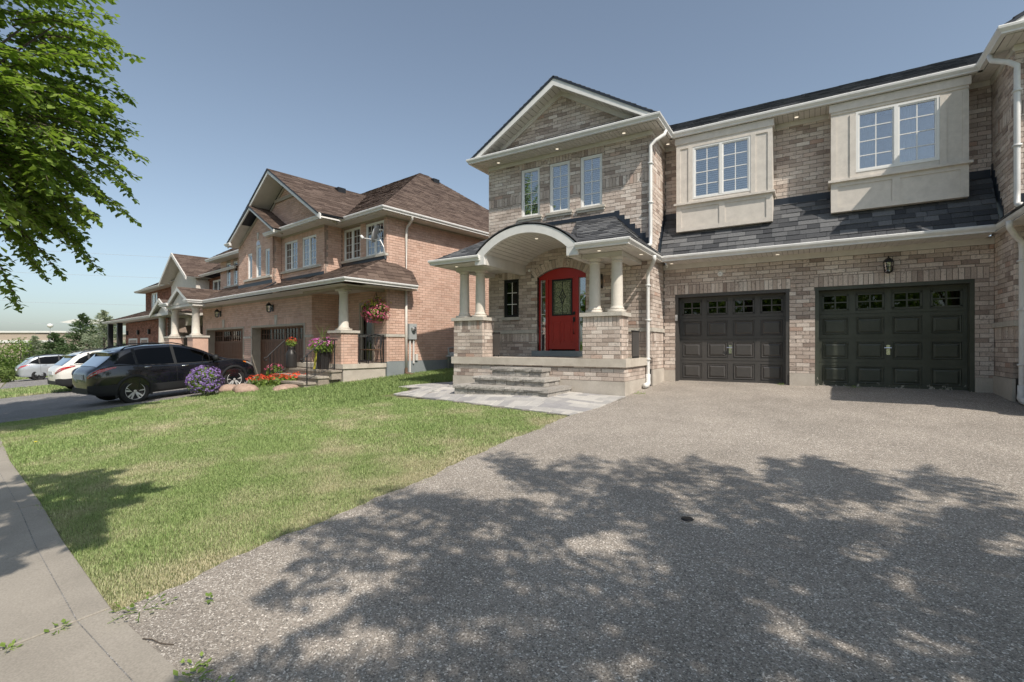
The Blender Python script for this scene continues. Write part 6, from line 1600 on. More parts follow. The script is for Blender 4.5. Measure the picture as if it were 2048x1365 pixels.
    for sd_ in (1,-1):
        for ax in (s.axr, s.axf):
            y0 = s.pt(ax,5).y*sd_-.015*sd_
            m = MB(); w_ = .225; r = wr
            prof = [(r*.62,-w_),(r*.90,-w_),(r,-w_+.03),(r,-.03),(r*.97,-.008),(r*.80,.0),(r*.66,-.006),(r*.64,-.03)]
            m.lathe((ax,y0,wr), [(a,b*sd_) for a,b in prof], 36, 'y'); wh = m.build('tyre', M['rubber'], root, smooth=True)
            m = MB(); m.lathe((ax,y0,wr), [(r*.655,-.19*sd_),(r*.655,-.012*sd_),(r*.60,-.016*sd_),(r*.58,-.10*sd_),(.02,-.11*sd_)], 36, 'y'); m.build('rim', M['rim_black'], wh)
            m = MB(); m.lathe((ax,y0,wr), [(.14,-.095*sd_),(.14,-.085*sd_)], 20, 'y'); m.build('brake_disc', M['greymetal'], wh)
            nsp = 5
            for k in range(nsp):
                a0 = 2*PI*k/nsp+.3
                for da, mt in ((-.20,'rim_silver'),(.20,'rim_silver' if rim == 'mix' else 'rim_black')):
                    if rim == 'black': mt = 'rim_black'
                    m = MB(); d = Vector((math.cos(a0+da),0,math.sin(a0+da))); p_ = Vector((-d.z,0,d.x)); c_ = Vector((ax,y0-.012*sd_,wr)); yo = Vector((0,-.035*sd_,0))
                    def V(rr, ww, dep): return c_+d*rr+p_*ww+Vector((0,dep*sd_,0))
                    i0, i1, i2 = .03, r*.40, r*.655
                    m.hexa([V(i0,-.018,-.05),V(i1,-.024,-.05),V(i1,.024,-.05),V(i0,.018,-.05),V(i0,-.016,-.016),V(i1,-.022,-.002),V(i1,.022,-.002),V(i0,.016,-.016)])
                    m.hexa([V(i1,-.024,-.05),V(i2,-.026,-.05),V(i2,.026,-.05),V(i1,.024,-.05),V(i1,-.018,-.002),V(i2,-.022,-.001),V(i2,.022,-.001),V(i1,.018,-.002)])
                    m.build('spoke', M[mt], wh)
            m = MB(); m.lathe((ax,y0,wr), [(r*.655,-.02*sd_),(r*.665,-.002*sd_),(r*.645,.002*sd_),(r*.625,-.004*sd_),(r*.625,-.02*sd_)], 36, 'y'); m.f = m.f[:-2]; m.mi = m.mi[:-2]; m.build('rim_lip', M['rim_silver'] if rim != 'black' else M['rim_black'], wh, smooth=True)
            m = MB(); m.lathe((ax,y0-.02*sd_,wr), [(.035,0),(.035,.012*sd_)], 14, 'y'); m.build('hub_cap', M['rim_silver'] if rim != 'black' else M['rim_black'], wh)
    return root
def slope_pose(root, x, y, rz):
    root.rotation_euler = (0, -math.atan(.0616), rz)
# rear at low Y, nose towards the garages (local +x -> world +Y)
c1 = make_car('parked_car', 'black crossover car with roof rails parked nearest, before the right brown garage', M['carblack'], (-16.36,4.90,gz(-16.36,4.90)), math.radians(92), CarShape(4.44,.90,1.575))
c1.rotation_euler = (0,-math.atan(.0616),math.radians(91))
c2 = make_car('parked_car', 'white crossover car with black spoiler parked just left of the black car', M['carwhite'], (-24.75,6.55,gz(-24.75,6.55)), math.radians(92), CarShape())
c2.rotation_euler = (0,-math.atan(.0616),math.radians(88))
c3 = make_car('parked_car', 'silver grey SUV with black wheels parked furthest left', M['carsilver'], (-45.3,10.2,gz(-45.3,10.2)), math.radians(92), CarShape(4.72,.95,1.68,.95,3.82,.62), .365, 'black', False)
c3.rotation_euler = (0,-math.atan(.0616),math.radians(84))

# ================================================================ THIRD HOUSE (dark red brick)
H3 = lroot('red_brick_house', 'dark red brick house with a cream gable, partly behind the salmon house', 'house', -41, 15.9, -.4, math.radians(-9))
TS3 = LTiles('shingle', 'shingles', M['shingle_brown'], .012, H3, 1, .001)
TB3 = LTiles('brick', 'brickwork', M['brick_red'], .06, H3, 1, .001)
def h3():
    bk = MB(); F0 = wfront(0); FG3 = wfront(-1.2); FS3 = wfront(-.35); FR3 = wfront(.3)
    w0 = (1.5,3.0,4.1,5.3); 
    backing(bk, F0, 0, 7.6, 3.0, 5.45, [w0]); backing(bk, FG3, .3, 10.3, -.6, 3.2, []); backing(bk, wside(10.3), -1.2, 2, -.6, 3.2); backing(bk, FR3, 11.9, 17, 2.5, 5.4, [(12.7,14.3,4.2,5.25)])
    bk.box(-.0,.15,.15,8,-.6,5.45); bk.box(10.3,17,1.5,1.65,-.6,5.4); bk.box(.1,17,8,8.2,-.6,5.4)
    bk.build('wall', M['mortar_pink'], H3)
    lay(TB3, F0, 0, 7.6, 3.9, 5.45, [w0]); lay(TB3, FG3, .3, 10.3, -.3, 3.2, [(1.4,3.4,-.3,2.0),(4.5,6.1,-.3,2.0)], phase=0); lay(TB3, FR3, 12.0, 17, 3.9, 5.4, [(12.7,14.3,4.2,5.25)], phase=0)
    q = MB(); q.box(7.6,12.2,-.35,.3,2.8,5.3); q.prism(FS3, [(7.6,5.3),(12.2,5.3),(10.0,6.55)], -.3, 0); q.build('stucco_wall', M['stucco_trim'], H3)
    window(H3, F0, *w0, 2, 3, rec=.05, fw=.08, sashes=2, blind='curtain', grille=False); window(H3, FR3, 12.7,14.3,4.2,5.25, 2, 3, rec=.05, fw=.07, sashes=2, blind='curtain', grille=False)
    for a, b in ((1.4,3.4),(4.5,6.1)):
        q = MB(); q.fb(FG3,a-.12,a,-.6,2.0,-.1,.03); q.fb(FG3,b,b+.12,-.6,2.0,-.1,.03); q.fb(FG3,a-.12,b+.12,2.0,2.12,-.1,.03); q.build('garage_door_frame', M['cream_trim'], H3)
        q = MB(); q.fb(FG3,a,b,-.6,1.5,-.1,-.02); q.build('garage_door', M['doorbrown'], H3); q = MB(); q.fb(FG3,a,b,1.5,2.0,-.1,-.02); q.build('door_lights', M['darkbox'], H3)
    dk = MB()
    roof(TS3, dk, [(-.55,-.45,5.58),(8.1,-.45,5.58),(8.1,3.5,7.9),(3.0,3.5,7.9)]); roof(TS3, dk, [(-.55,8,5.58),(-.55,-.45,5.58),(3.0,3.5,7.9)])
    roof(TS3, dk, [(12.55,-.95,5.42),(12.55,3.5,5.42),(10.0,3.5,6.95),(10.0,-.95,6.95)] ); roof(TS3, dk, [(7.5,3.5,5.42),(7.5,-.95,5.42),(10.0,-.95,6.95),(10.0,3.5,6.95)])
    roof(TS3, dk, [(12.0,-.2,5.55),(17.5,-.2,5.55),(17.5,3.5,7.9),(8,3.5,7.9)])
    roof(TS3, dk, [(-3.6,-1.75,3.40),(11.2,-1.75,3.40),(11.2,.02,4.15),(-.3,.02,4.15)]); roof(TS3, dk, [(-3.6,3,3.40),(-3.6,-1.75,3.40),(-.3,.02,4.15)])
    roof(TS3, dk, [(14.4,-2.2,3.35),(14.4,.4,3.35),(12.75,.4,4.05),(12.75,-2.2,4.05)]); roof(TS3, dk, [(11.1,.4,3.35),(11.1,-2.2,3.35),(12.75,-2.2,4.05),(12.75,.4,4.05)])
    dk.build('roof_deck', M['cream_trim'], H3)
    for pth in ([(-.55,3,5.56),(-.55,-.45,5.56),(7.7,-.45,5.56)],[(12.1,-.2,5.53),(17.5,-.2,5.53)],[(-3.6,2.5,3.38),(-3.6,-1.75,3.38),(11.3,-1.75,3.38)]):
        p = MB(); p.sweep(GUT, pth); p.build('gutter', M['cream_trim'], H3)
    for (a,b,w_,z0,xa,z1) in ((7.45,12.6,-.95,5.40,10.0,6.98),(11.05,14.45,-2.2,3.33,12.75,4.08)):
        for xf in (a,b):
            pl = [(xf,z0),(xf,z0-.18),(xa,z1-.18),(xa,z1)]; q = MB(); q.prism(wfront(w_), pl if xf < xa else pl[::-1], -.03, .03); q.build('rake_fascia', M['cream_trim'], H3)
    q = MB(); q.box(-.5,7.6,-.44,.0,5.42,5.45); q.build('soffit', M['soffit'], H3)
    q = MB(); q.prism(wfront(-2.0), [(11.3,3.2),(14.2,3.2),(12.75,3.85)], -.05, 0); q.build('porch_gable_wall', M['stucco_trim'], H3)
    q = MB(); q.box(-3.5,10.3,-1.74,-1.2,3.24,3.27); q.box(-3.5,.3,-1.2,2.5,3.24,3.27); q.build('porch_ceiling', M['soffit'], H3)
    q = MB(); q.box(11.1,14.4,-2.1,.3,3.2,3.33); q.build('porch_beam', M['cream_trim'], H3)
    for x, w_ in ((-3.2,-1.45),(-.2,-1.45)): q = MB(); q.box(x-.15,x+.15,w_-.15,w_+.15,1.0,3.24); q.build('porch_post', M['iron'], H3); q = MB(); q.box(x-.3,x+.3,w_-.3,w_+.3,-.6,1.0); q.build('post_base', M['brick_red'], H3)
    for x in (11.7,13.9): 
        q = MB(); q.lathe((x,-1.8,1.0), [(.2,0),(.17,.1),(.15,2.1),(.2,2.2)], 16); q.build('column', M['column'], H3); q = MB(); q.box(x-.35,x+.35,-2.1,-1.45,-.6,1.0); q.build('post_base', M['brick_red'], H3)
    for x in (1.0,3.95,6.6): q = MB(); q.box(x-.08,x+.08,-1.32,-1.2,2.35,2.65); q.build('wall_lamp', M['iron'], H3)
h3(); TS3.finish(); TB3.finish()
# white stair rails of the salmon house's far porch
b = L2(-5.6,-1.9); t = thing('white_stair_rail', 'white wooden stair railing before the far porch columns', 'railing', b, R8)
for y in (0,1.0):
    m = MB(); m.tube([(-1.0,y-.6,.9),(.6,y-.2,1.55)], .035, 6); m.build('top_rail', M['pvc'], t)
    for i in range(6): x = -1+1.6*i/5; m = MB(); m.tube([(x,y-.6+.4*i/5,0),(x,y-.6+.4*i/5,.9+.65*i/5)], .025, 6); m.build('baluster', M['pvc'], t)

# ================================================================ FAR BACKGROUND
t = thing('factory_building', 'long low tan warehouse far behind the parked cars', 'warehouse', (-155,34,-2), world=True)
d = Vector((-146.9+156.9, 38.67-32.5, 0)).normalized(); nrm = Vector((d.y,-d.x,0)); A0 = Vector((-156.9,32.5,0))-d*90
fr = Fr(A0, d, (0,0,1), nrm)
m = MB(); m.fb(fr,0,105,-2,4.6,-40,0); m.build('wall', M['factory'], t)
m = MB(); m.fb(fr,-.3,105.3,4.6,5.0,-40.3,.3); m.build('parapet', M['whitefar'], t); m = MB(); m.fb(fr,-.1,105.1,2.3,2.9,0,.2); m.build('wall_band', M['whitefar'], t)
for i in range(20): m = MB(); m.fb(fr,2+5*i,2.6+5*i,-2,2.3,0,.15); m.build('pilaster', M['factory'], t)
m = MB(); m.fb(fr,60,66,5.0,6.4,-20,-14); m.build('roof_unit', M['whitefar'], t)
t = thing('station_canopy', 'flat white canopy roof rising behind the spruce trees', 'canopy', (-128,39,-2), world=True)
m = MB(); frc = Fr((-132,36,0),(.85,.52,0),(0,0,1),(.52,-.85,0)); m.prism(frc, [(0,6.5),(3,6.2),(22,6.2),(24,6.9),(3,7.1)], -10, 0); m.build('canopy_roof', M['whitefar'], t); 
for x in (4,12,20): m = MB(); m.fb(frc,x,x+.4,-2,6.2,-5.2,-4.8); m.build('support', M['whitefar'], t)
def conifer(x, y, h, r, matl, lab, seed, n=None, base=.0):
    z0 = gz(x,y)-.3 if x > -60 else -1.6; t = thing('spruce_tree', lab, 'tree', (x,y,z0)); g = np.random.default_rng(seed); m = MB(); m.tube([(0,0,0),(0,0,h*.9)], [.16,.03], 8); m.build('trunk', M['bark'], t)
    nb = 190; V = []; 
    for i in range(nb):
        f = (i/nb)**.85; zz = base*h+f*(h*(1-base)); rr = r*(1-f)**.75*(.8+.4*g.random())+.05; a = g.random()*2*PI; k = int(30+60*(1-f)); s = g.random(k)**.7
        px_, py_ = np.cos(a)*rr*s, np.sin(a)*rr*s; pz = zz-.12*rr*s+.25*rr*s**2; c = np.stack([px_,py_,pz],1)+g.normal(size=(k,3))*(.05+.10*rr*(1-.5*s))[:,None]*.55
        nm = g.normal(size=(k,3)); nm /= np.linalg.norm(nm,axis=1)[:,None]; dd = np.array([np.cos(a),np.sin(a),.35])+g.normal(size=(k,3))*.45; dd /= np.linalg.norm(dd,axis=1)[:,None]; sd_ = np.cross(nm,dd); sz = .11+.06*g.random(k)[:,None]
        V.append(np.stack([c-sd_*sz*.28, c+dd*sz*1.3, c+sd_*sz*.28, c-dd*sz*.3],1))
    V = np.concatenate(V).reshape(-1,3); n_ = len(V)//4; me = bpy.data.meshes.new('crown'); me.vertices.add(len(V)); me.vertices.foreach_set('co', V.ravel()); me.loops.add(len(V)); me.loops.foreach_set('vertex_index', np.arange(len(V),dtype=np.int32)); me.polygons.add(n_); me.polygons.foreach_set('loop_start', np.arange(0,n_*4,4,dtype=np.int32)); me.polygons.foreach_set('loop_total', np.full(n_,4,dtype=np.int32)); me.materials.append(matl); me.update(calc_edges=True); link('crown', me, t)
conifer(-57.5,17.3,5.9,2.6,M['spruce_green'],'dark green spruce left of the pale spruce, behind the white car',1)
conifer(-59.6,15.9,4.2,2.0,M['spruce_green'],'lower green conifer at the left end of the spruce group',2)
conifer(-54.5,17.9,6.0,2.7,M['spruce_blue'],'pale grey green spruce standing next to the red brick house',3)
conifer(-55.5,22.0,6.3,2.8,M['spruce_green'],'dark conifer half hidden behind the pale spruce and porch posts',4)
conifer(-82,20,4.4,1.9,M['spruce_blue'],'small blue spruce on its own before the warehouse',5)
def shrub(x, y, rx, rz_, n, size, matl, lab, seed, name='shrub', z=None):
    z0 = (gz(x,y)-.1 if x > -60 else -1.7) if z is None else z; t = thing(name, lab, 'shrub', (x,y,z0)); blob_leaves('foliage', t, (0,0,rz_*.85), (rx,rx*.9,rz_), n, size, matl, .35, seed, cut_low=-.9); m = MB(); m.tube([(0,0,0),(0,0,rz_)], [.05,.02], 6); m.build('stem', M['bark'], t)
shrub(-57.5,11.4,2.1,1.7,3500,.10,M['bush'],'rounded green bush at the far left picture edge before the warehouse',50)
shrub(-46.0,9.0,1.5,.75,1600,.09,M['juniper'],'spreading yellow green juniper at the left edge, left of the silver SUV',51)
for i, (x, y, r_, h_) in enumerate(((-62,13.5,2.2,1.0),(-66,16.5,2.6,1.1),(-64,20,2.6,1.2),(-61,12.0,1.8,.9),(-70,19.5,2.8,1.2),(-60.5,19.5,2.2,1.0),(-52,15.0,1.4,1.0))):
    shrub(x,y,r_,h_,1500,.12,M['bush'] if i%2 else M['juniper'],['low shrub behind the silver SUV roof','low hedge bush below the blue spruce','dull green shrub at the foot of the spruces','yellow green low shrub left of the silver SUV','far low bush against the warehouse wall','low shrub under the dark spruce','small shrub at the porch of the red brick house'][i],60+i)
# young tree before the warehouse
t = thing('young_tree', 'thin young deciduous tree in front of the warehouse', 'tree', (-80.5,18.4,-1.7)); m = MB(); m.tube([(0,0,0),(.1,0,2.2),(0,.1,3.9)], [.07,.05,.02], 6); m.build('trunk', M['bark'], t); blob_leaves('crown', t, (0,0,3.1), (1.3,1.3,1.3), 500, .13, M['bush'], .1, 71)
# lamp post
t = thing('street_lamp', 'thin dark lamp post in front of the warehouse', 'street lamp', (-83,21.6,-1.9)); m = MB(); m.tube([(0,0,0),(0,0,5.1)], [.09,.06], 8); m.build('pole', M['iron'], t); m = MB(); m.tube([(0,0,5.1),(-1.0,-.6,5.15)], .05, 6); m.build('arm', M['iron'], t); m = MB(); m.box(-1.5,-.9,-.9,-.5,5.08,5.2); m.build('lamp_head', M['iron'], t)
t = thing('globe_lamp', 'white round globe lamp above the warehouse roofline', 'street lamp', (-107,28,-2)); m = MB(); m.tube([(0,0,0),(0,0,6.6)], .05, 6); m.build('pole', M['greymetal'], t); m = MB(); m.lathe((0,0,6.6), [(.05,0),(.32,.12),(.42,.35),(.32,.6),(.05,.7)], 14); m.build('globe', M['whitefar'], t, smooth=True)
# distant trees across the horizon (a far wood reads as one mass)
g = np.random.default_rng(5); V = []; 
for i in range(420):
    a = math.radians(-175+i*.84 if i < 420 else 0); dist = 260+60*g.random(); x, y = dist*math.sin(a), dist*math.cos(a)
    k = 50; c = np.array([x,y,-1.5])+g.normal(size=(k,3))*np.array([4,4,1.3])+np.array([0,0,2.6]); nm = g.normal(size=(k,3)); nm /= np.linalg.norm(nm,axis=1)[:,None]; u_ = np.cross(nm,g.normal(size=(k,3))); u_ /= np.linalg.norm(u_,axis=1)[:,None]; v_ = np.cross(nm,u_); V.append(np.stack([c-u_,c-v_*.7,c+u_,c+v_*.7],1))
V = np.concatenate(V).reshape(-1,3); n_ = len(V)//4; me = bpy.data.meshes.new('distant_wood'); me.vertices.add(len(V)); me.vertices.foreach_set('co', V.ravel()); me.loops.add(len(V)); me.loops.foreach_set('vertex_index', np.arange(len(V),dtype=np.int32)); me.polygons.add(n_); me.polygons.foreach_set('loop_start', np.arange(0,n_*4,4,dtype=np.int32)); me.polygons.foreach_set('loop_total', np.full(n_,4,dtype=np.int32)); me.materials.append(M['bush']); me.update(calc_edges=True)
o = bpy.data.objects.new('distant_wood', me); COL.objects.link(o); tag(o, 'low line of far trees along the horizon', 'trees', kind='stuff')
# overhead power lines
for i, (z0, z1, z2, lab) in enumerate(((38,27,33,'topmost faint power line across the sky on the left'),(30,21,26,'second faint power line below the topmost one'),(20,13,17,'third faint power line above the warehouse'),(12.5,7.5,10,'lowest faint power line just over the warehouse roof'))):
    m = MB(); A_, B_, C_ = Vector((-260,20,z0)), Vector((-150,75,z1)), Vector((-60,120,z2)); m.tube([A_.lerp(B_,.0),A_.lerp(B_,.5)-Vector((0,0,1.5)),B_,B_.lerp(C_,.5)-Vector((0,0,.6)),C_], .035, 5); o = m.build('power_line', M['greymetal']); tag(o, lab, 'power line', 'overhead power lines')

# ================================================================ BROADLEAF TREES
def leaves_mesh(name, P, D, NM, size, matl, parent):
    n = len(P); S = size[:,None]; sd_ = np.cross(NM, D); sd_ /= np.linalg.norm(sd_,axis=1)[:,None]
    V = np.stack([P, P+D*S*.45+sd_*S*.36+NM*S*.05, P+D*S*1.0-NM*S*.08, P+D*S*.45-sd_*S*.36+NM*S*.05],1).reshape(-1,3)
    me = bpy.data.meshes.new(name); me.vertices.add(len(V)); me.vertices.foreach_set('co', V.ravel()); me.loops.add(n*4); me.loops.foreach_set('vertex_index', np.arange(n*4,dtype=np.int32)); me.polygons.add(n); me.polygons.foreach_set('loop_start', np.arange(0,n*4,4,dtype=np.int32)); me.polygons.foreach_set('loop_total', np.full(n,4,dtype=np.int32)); me.materials.append(matl); me.update(calc_edges=True)
    o = link(name, me, parent); o['kind'] = 'stuff'; return o
def tree(lab, base, C, rad, nsp, leaf, seed, per=.055, trunk_r=.13, twist=0, extra=()):
    """base: trunk foot; C: crown centre; rad: crown half sizes. All in world axes relative to base."""
    g = np.random.default_rng(seed); rg = random.Random(seed); t = thing('elm_tree', lab, 'tree', base); C = Vector(C); B0 = Vector((0,0,0))
    wood = MB(); mid = Vector((C.x*.35, C.y*.35, C.z*.55)); wood.tube([B0, mid*.5+Vector((.03,.02,0)), mid], [trunk_r,trunk_r*.85,trunk_r*.7], 10)
    limbs = []
    for i in range(9):
        a = 2*PI*i/9+rg.random()*.5; e = rg.uniform(-.15,.9); tip = C+Vector((math.cos(a)*math.cos(e)*rad[0], math.sin(a)*math.cos(e)*rad[1], math.sin(e)*rad[2]))*.72
        p1 = mid.lerp(tip,.45)+Vector((0,0,.35)); st = mid*(.75+.25*rg.random()); pts = [st, st.lerp(p1,.5)+Vector((0,0,.15)), p1, tip]; wood.tube(pts, [trunk_r*.5,trunk_r*.36,trunk_r*.24,.012], 7); limbs.append(pts)
    wood.build('trunk', M['bark'], t, smooth=True)
    twig = MB(); P, D, N, S = [], [], [], []
    jobs = []
    for i in range(nsp):
        d = g.normal(size=3); d /= np.linalg.norm(d); 
        if d[2] < -.85: d[2] *= .5; d /= np.linalg.norm(d)
        r0 = g.random()**.5*.78; st = C+Vector((d[0]*rad[0]*r0, d[1]*rad[1]*r0, d[2]*rad[2]*r0)); out = Vector((d[0],d[1],d[2]*.7+rg.uniform(-.35,.30))).normalized(); L = rg.uniform(.7,1.5)*min(rad)/3.2
        jobs.append((st, out, L))
    for e in extra: jobs.append((Vector(e[0]), Vector(e[1]).normalized(), e[2]))
    for st, out, L in jobs:
        side = out.cross(Vector((0,0,1)));  side = side.normalized() if side.length > .1 else Vector((1,0,0)); up = side.cross(out).normalized()
        roll = rg.uniform(-.5,.5); side2 = side*math.cos(roll)+up*math.sin(roll)
        pts = []; n = 7; p = st.copy(); dr = out.copy()
        for k in range(n+1):
            pts.append(p.copy()); dr = (dr+Vector((rg.uniform(-.12,.12),rg.uniform(-.12,.12),rg.uniform(-.16,.04)))).normalized(); p = p+dr*L/n
        twig.tube(pts, [.012*(1-k/(n+1))+.002 for k in range(n+1)], 4, cap=False)
        subs = [(pts, 1.0)]
        for k in range(1, n):
            for sg in (-1,1):
                if rg.random() < .12: continue
                ll = L*.42*(1-k/(n+2))*rg.uniform(.6,1.2); dd = (side2*sg*rg.uniform(.7,1.0)+(pts[k+1]-pts[k]).normalized()*.75+Vector((0,0,rg.uniform(-.25,.1)))).normalized(); q = [pts[k]+dd*ll*f+Vector((0,0,-.05*ll*f*f)) for f in (0,.33,.66,1)]; subs.append((q, .8)); twig.tube(q, [.005,.004,.003,.002], 3, cap=False)
        for q, _ in subs:
            tot = sum((b-a).length for a, b in zip(q, q[1:])); m_ = max(3, int(tot/per))
            for j in range(m_+1):
                f = j/m_*(len(q)-1); k = min(int(f), len(q)-2); pos = q[k].lerp(q[k+1], f-k); ax = (q[k+1]-q[k]).normalized(); sg = 1 if j % 2 else -1
                dirv = ax*.55+side2*sg*.75 if j < m_ else ax; sd3 = ax.cross(Vector((0,0,1)));
                if sd3.length > .15: dirv = ax*.6+sd3.normalized()*sg*.8
                dirv = (dirv+Vector((rg.uniform(-.3,.3),rg.uniform(-.3,.3),rg.uniform(-.5,.15)))).normalized(); nmv = Vector((rg.uniform(-.55,.55),rg.uniform(-.55,.55),1)); nmv = (nmv-dirv*nmv.dot(dirv)).normalized()
                P.append(pos); D.append(dirv); N.append(nmv); S.append(leaf*rg.uniform(.65,1.25))
    twig.build('twigs', M['bark'], t)['kind'] = 'stuff'
    leaves_mesh('leaves', np.array(P), np.array(D), np.array(N), np.array(S), M['leaf'], t); return t
tree('tall elm at the left picture edge with long leafy sprays against the sky', (-12.9,.2,gz(-12.9,.2)), (.1,1.3,6.35), (3.2,3.1,3.8), 760, .13, 3, per=.068)
tree('street elm right of the camera whose shade falls across the driveway', (4.9,-1.5,0), (.35,2.1,5.8), (4.3,3.6,2.6), 470, .11, 4, per=.06)
tree('street elm behind the camera shading the sidewalk', (-2.4,-3.4,0), (-.1,2.7,5.2), (1.6,1.0,1.3), 150, .12, 6, per=.05)

# unseen trees added across the road so the window panes reflect foliage
for i in range(9):
    x = -17+4.6*i; r_ = 2.2+.5*((i*7)%3); t = thing('added_reflection_tree', ['young','round','tall','broad','slim','dense','leafy','full','last'][i]+' crowned tree added across the road behind the camera for pane reflections, '+['leftmost of its row','second from the left of its row','third from the left of its row','left of the middle of its row','in the middle of its row','right of the middle of its row','third from the right of its row','second from the right of its row','rightmost of its row'][i], 'tree', (x,-21-(i%2)*2.5,-.3), 0, 'unseen trees added behind the camera for pane reflections')
    m = MB(); m.tube([(0,0,0),(.1,0,2.5),(0,0,4.5)], [.18,.14,.08], 8); m.build('trunk', M['bark'], t); blob_leaves('crown', t, (0,0,5.0), (r_,r_,r_*1.15), 1800, .26, M['leaf'], .25, 200+i)

# ================================================================ GRASS
def grass(name, areas, label):
    """areas: (x0,x1,y0,y1,inside(x,y),per m2,blade height,width,seed)"""
    VV, DD = [], []; rgx = np.random.default_rng(9)
    for (x0,x1,y0,y1,inside,dens,hh,ww) in areas:
        n = int((x1-x0)*(y1-y0)*dens); x = x0+(x1-x0)*rgx.random(n); y = y0+(y1-y0)*rgx.random(n); k = inside(x,y); x, y = x[k], y[k]; n = len(x)
        gxv = np.where(x > -3, 0, np.where(x > -15, .02*(x+3), -.24+.0385*(np.maximum(x,-60)+15))); z = .0616*np.clip(y,-2,14)+gxv-.012
        # mottled dryness and height
        f = lambda a, b, c: np.sin(x*a+c)*np.sin(y*b+c*1.7)
        mott = .5+.22*f(1.1,1.7,.3)+.2*f(2.7,2.1,1.1)+.16*f(5.3,6.1,2.2)+.10*f(11,9,.7)+.10*np.sin((y+.12*x)*7.0)*np.clip((y-2)/2,0,1)
        edge = np.exp(-np.abs(x-(-3.48))/.5)*(x > -6)
        wild = 1/(1+np.exp(-(y-(7.2+.12*(-x-9)))*3))*(x < -8.2)       # uncut strip at the neighbour's side
        dry = np.clip((mott-.42)*1.5+edge*.7+.22*np.exp(-((x+4.6)**2+(y-2.2)**2)/2.2)-wild*.9+rgx.normal(size=n)*.22, 0, 1)
        h = hh*(.55+.9*rgx.random(n))*(1+.9*wild)*(1-.25*dry); a = rgx.random(n)*2*PI; tilt = rgx.random(n)*.75; dx, dy = np.cos(a), np.sin(a); w_ = ww*(.7+.6*rgx.random(n))
        B = np.stack([x,y,z],1); T = B+np.stack([dx*tilt*h, dy*tilt*h, h],1); Sx = np.stack([-dy*w_, dx*w_, np.zeros(n)],1); Mi = B+(T-B)*.5+np.stack([np.zeros(n),np.zeros(n),h*.12],1)
        VV.append(np.stack([B-Sx, B+Sx, Mi+Sx*.8, T, Mi-Sx*.8],1).reshape(-1,3)); DD.append(dry)
    V = np.concatenate(VV); dry = np.concatenate(DD); n = len(dry)
    me = bpy.data.meshes.new(name); me.vertices.add(len(V)); me.vertices.foreach_set('co', V.ravel()); me.loops.add(n*5); me.loops.foreach_set('vertex_index', np.arange(n*5,dtype=np.int32)); me.polygons.add(n); me.polygons.foreach_set('loop_start', np.arange(0,n*5,5,dtype=np.int32)); me.polygons.foreach_set('loop_total', np.full(n,5,dtype=np.int32))
    at = me.attributes.new('dry','FLOAT','FACE'); at.data.foreach_set('value', dry.astype(np.float32)); me.materials.append(M['grass']); me.update(calc_edges=True)
    o = bpy.data.objects.new(name, me); COL.objects.link(o); tag(o, label, 'grass', kind='stuff')
swx = np.array([p[0] for p in SWP][::-1]); swy = np.array([p[1] for p in SWP][::-1])
PX = np.array([p[0] for p in PAV]); PY_ = np.array([p[1] for p in PAV])
def inpav(x, y):
    c = np.zeros(len(x), bool); n = len(PX)
    for i in range(n):
        x0, y0, x1, y1 = PX[i], PY_[i], PX[(i+1)%n], PY_[(i+1)%n]; cond = (y0 > y) != (y1 > y); xi = (x1-x0)*(y-y0)/(y1-y0+1e-12)+x0; c ^= cond & (x < xi)
    return c
rag = lambda y: .04*np.sin(y*2.1)+.03*np.sin(y*5.3)+.03*np.sin(y*17)+.025*np.sin(y*41)+.02*np.sin(y*83)
_rge = np.random.default_rng(77)
def rgx_e(n): return _rge.normal(size=n)
def lawn_in(x, y):
    ok = (y > np.interp(x, swx, swy)-.012+.02*np.sin(x*9)+.018*np.sin(x*31)+.012*np.sin(x*77)) & (x < -3.47+rag(y)+.03*rgx_e(len(x))) & (x > -14.85+.03*np.sin(y*2+4)) & ~inpav(x, y)
    ok &= ~((x > -7.75) & (y > 9.55))
    # keep clear of neighbour steps / porch / wall
    c, s = math.cos(math.radians(8)), math.sin(math.radians(8)); u = (x+19.28)*c-(y-11.4)*s; w_ = (x+19.28)*s+(y-11.4)*c
    ok &= ~((u < 7.32) & (w_ > -.5)) & ~((u < 7.0) & (w_ > -1.65))
    return ok
allin = lambda x, y: lawn_in(x, y)
def strip2(x, y):
    t = np.clip((y-5.05)/7.8, 0, 1); return (x < -25.2-.6*t) & (x > -32.6) & (y > np.interp(x, swx, swy))
def strip3(x, y): return (x < -49.6) & (x > -62) & (y > np.interp(x, swx, swy))
grass('lawn_grass', [(-6,-3.3,1.0,4.5,allin,16000,.024,.0021),(-9,-6,1.3,4.5,allin,9000,.026,.0028),(-9.5,-3.3,4.5,8.2,allin,4600,.030,.0038),(-15,-9,1.9,6,allin,3200,.033,.0045),(-15,-9,6,14,allin,2400,.045,.0055),(-12.5,-7.7,9.5,18,allin,1500,.06,.007),
   (-33,-25,3.9,16,strip2,420,.10,.014),(-62,-49,9,20,strip3,120,.15,.03)], 'short mown lawn grass, dry in patches')
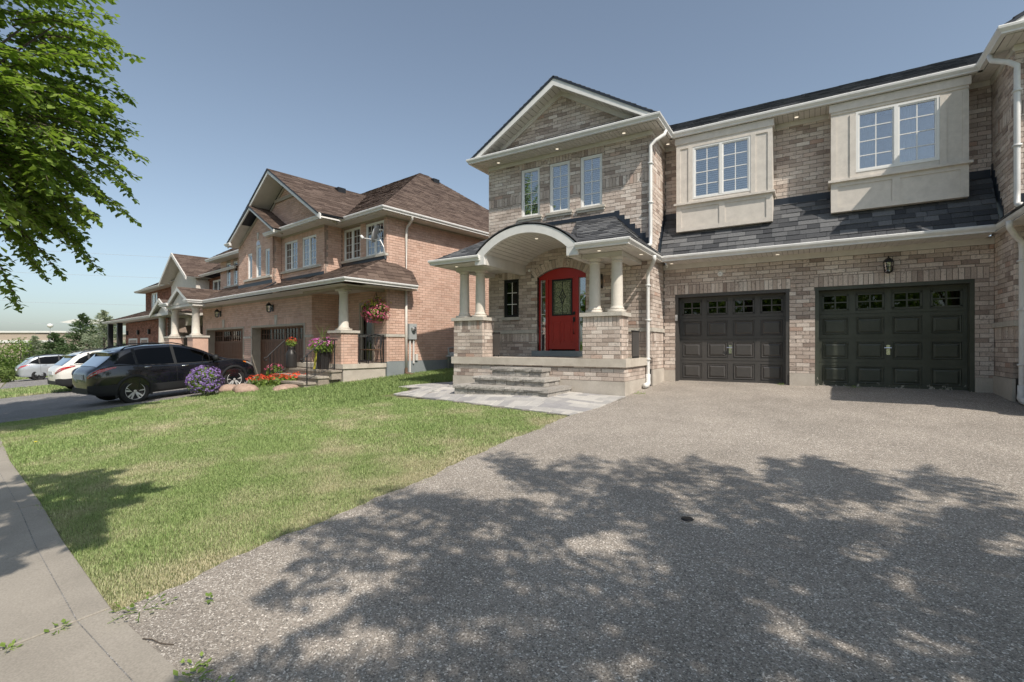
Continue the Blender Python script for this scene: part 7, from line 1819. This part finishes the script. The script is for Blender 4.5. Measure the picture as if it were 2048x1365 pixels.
# weeds along joints and edges
def weed(x, y, s, lab, seed, z=None):
    t = thing('weed_clump', lab, 'weed', (x,y,(gz(x,y) if z is None else z)), 0, 'weeds in joints and edges of the paving'); g = random.Random(seed); m = MB()
    for i in range(int(22*s/.1)):
        a = g.random()*2*PI; r = s*g.random()**.6; p = Vector((math.cos(a)*r,math.sin(a)*r,.012+g.random()*.03)); d = Vector((math.cos(a+g.uniform(-1,1)),math.sin(a+g.uniform(-1,1)),g.uniform(.1,.7))).normalized(); sd_ = d.cross(Vector((0,0,1))).normalized(); L = g.uniform(.018,.040)
        m.add([p,p+d*L*.5+sd_*L*.32,p+d*L,p+d*L*.5-sd_*L*.32],[(0,1,2,3)])
    m.build('leaf_cluster', M['weed'], t)['kind'] = 'stuff'
    m = MB()
    for i in range(5): a = g.random()*6.28; m.tube([(0,0,0),(math.cos(a)*s*.5,math.sin(a)*s*.5,.02),(math.cos(a)*s,math.sin(a)*s,.01)], .002, 4)
    m.build('stem', M['weed'], t)
for i, (x, y, s, lab) in enumerate([(-3.35,1.27,.16,'largest leafy weed clump at the lawn corner by the sidewalk joint'),(-3.535,.96,.05,'single weed clump in the middle of the sidewalk joint'),(-3.555,.76,.05,'weed at the left picture edge in the sidewalk joint'),(-3.05,1.50,.03,'tiny yellowish weed alone on the asphalt'),(-2.52,1.17,.06,'small weed at the driveway and sidewalk seam'),(-2.42,1.14,.08,'middle weed of the seam near the bottom edge'),(-2.28,1.12,.10,'weed at the bottom picture edge in the driveway seam')]): weed(x,y,s,lab,100+i)
weed(.75,12.15,.16,'strip of weeds at the foot of the green garage door',120,.76); weed(-.55,12.2,.07,'tiny weeds at the charcoal garage door corner',121,.76); weed(-3.02,9.95,.13,'weed by the downspout outlet at the porch corner',122,.62)
t = thing('dandelion', 'yellow dandelion at the left picture edge beside the sidewalk', 'flower', (-10.4,2.55,gz(-10.4,2.55))); m = MB(); m.tube([(0,0,0),(0,0,.10)], .003, 5); m.build('stem', M['weed'], t); m = MB(); m.lathe((0,0,.10), [(.006,0),(.024,.008),(.012,.018)], 10); m.build('flower_head', M['petal_yellow'], t)
m = MB(); m.lathe((0,0,0), [(.05,0),(.045,.006),(.03,.009)], 14)
o = m.build('drain_plug', M['iron']); o.location = (-.83,4.0,gz(-.83,4.0)+.008); tag(o, 'small rusty metal disc sunk in the driveway asphalt', 'metal disc')
m = MB(); m.tube([(0,0,0),(.05,.02,.004),(.13,.03,.002),(.2,.06,.003)], .003, 5); o = m.build('twig', M['bark']); o.location = (-3.0,1.15,gz(-3,1.15)+.012); tag(o, 'thin dry twig lying by the sidewalk corner', 'twig')
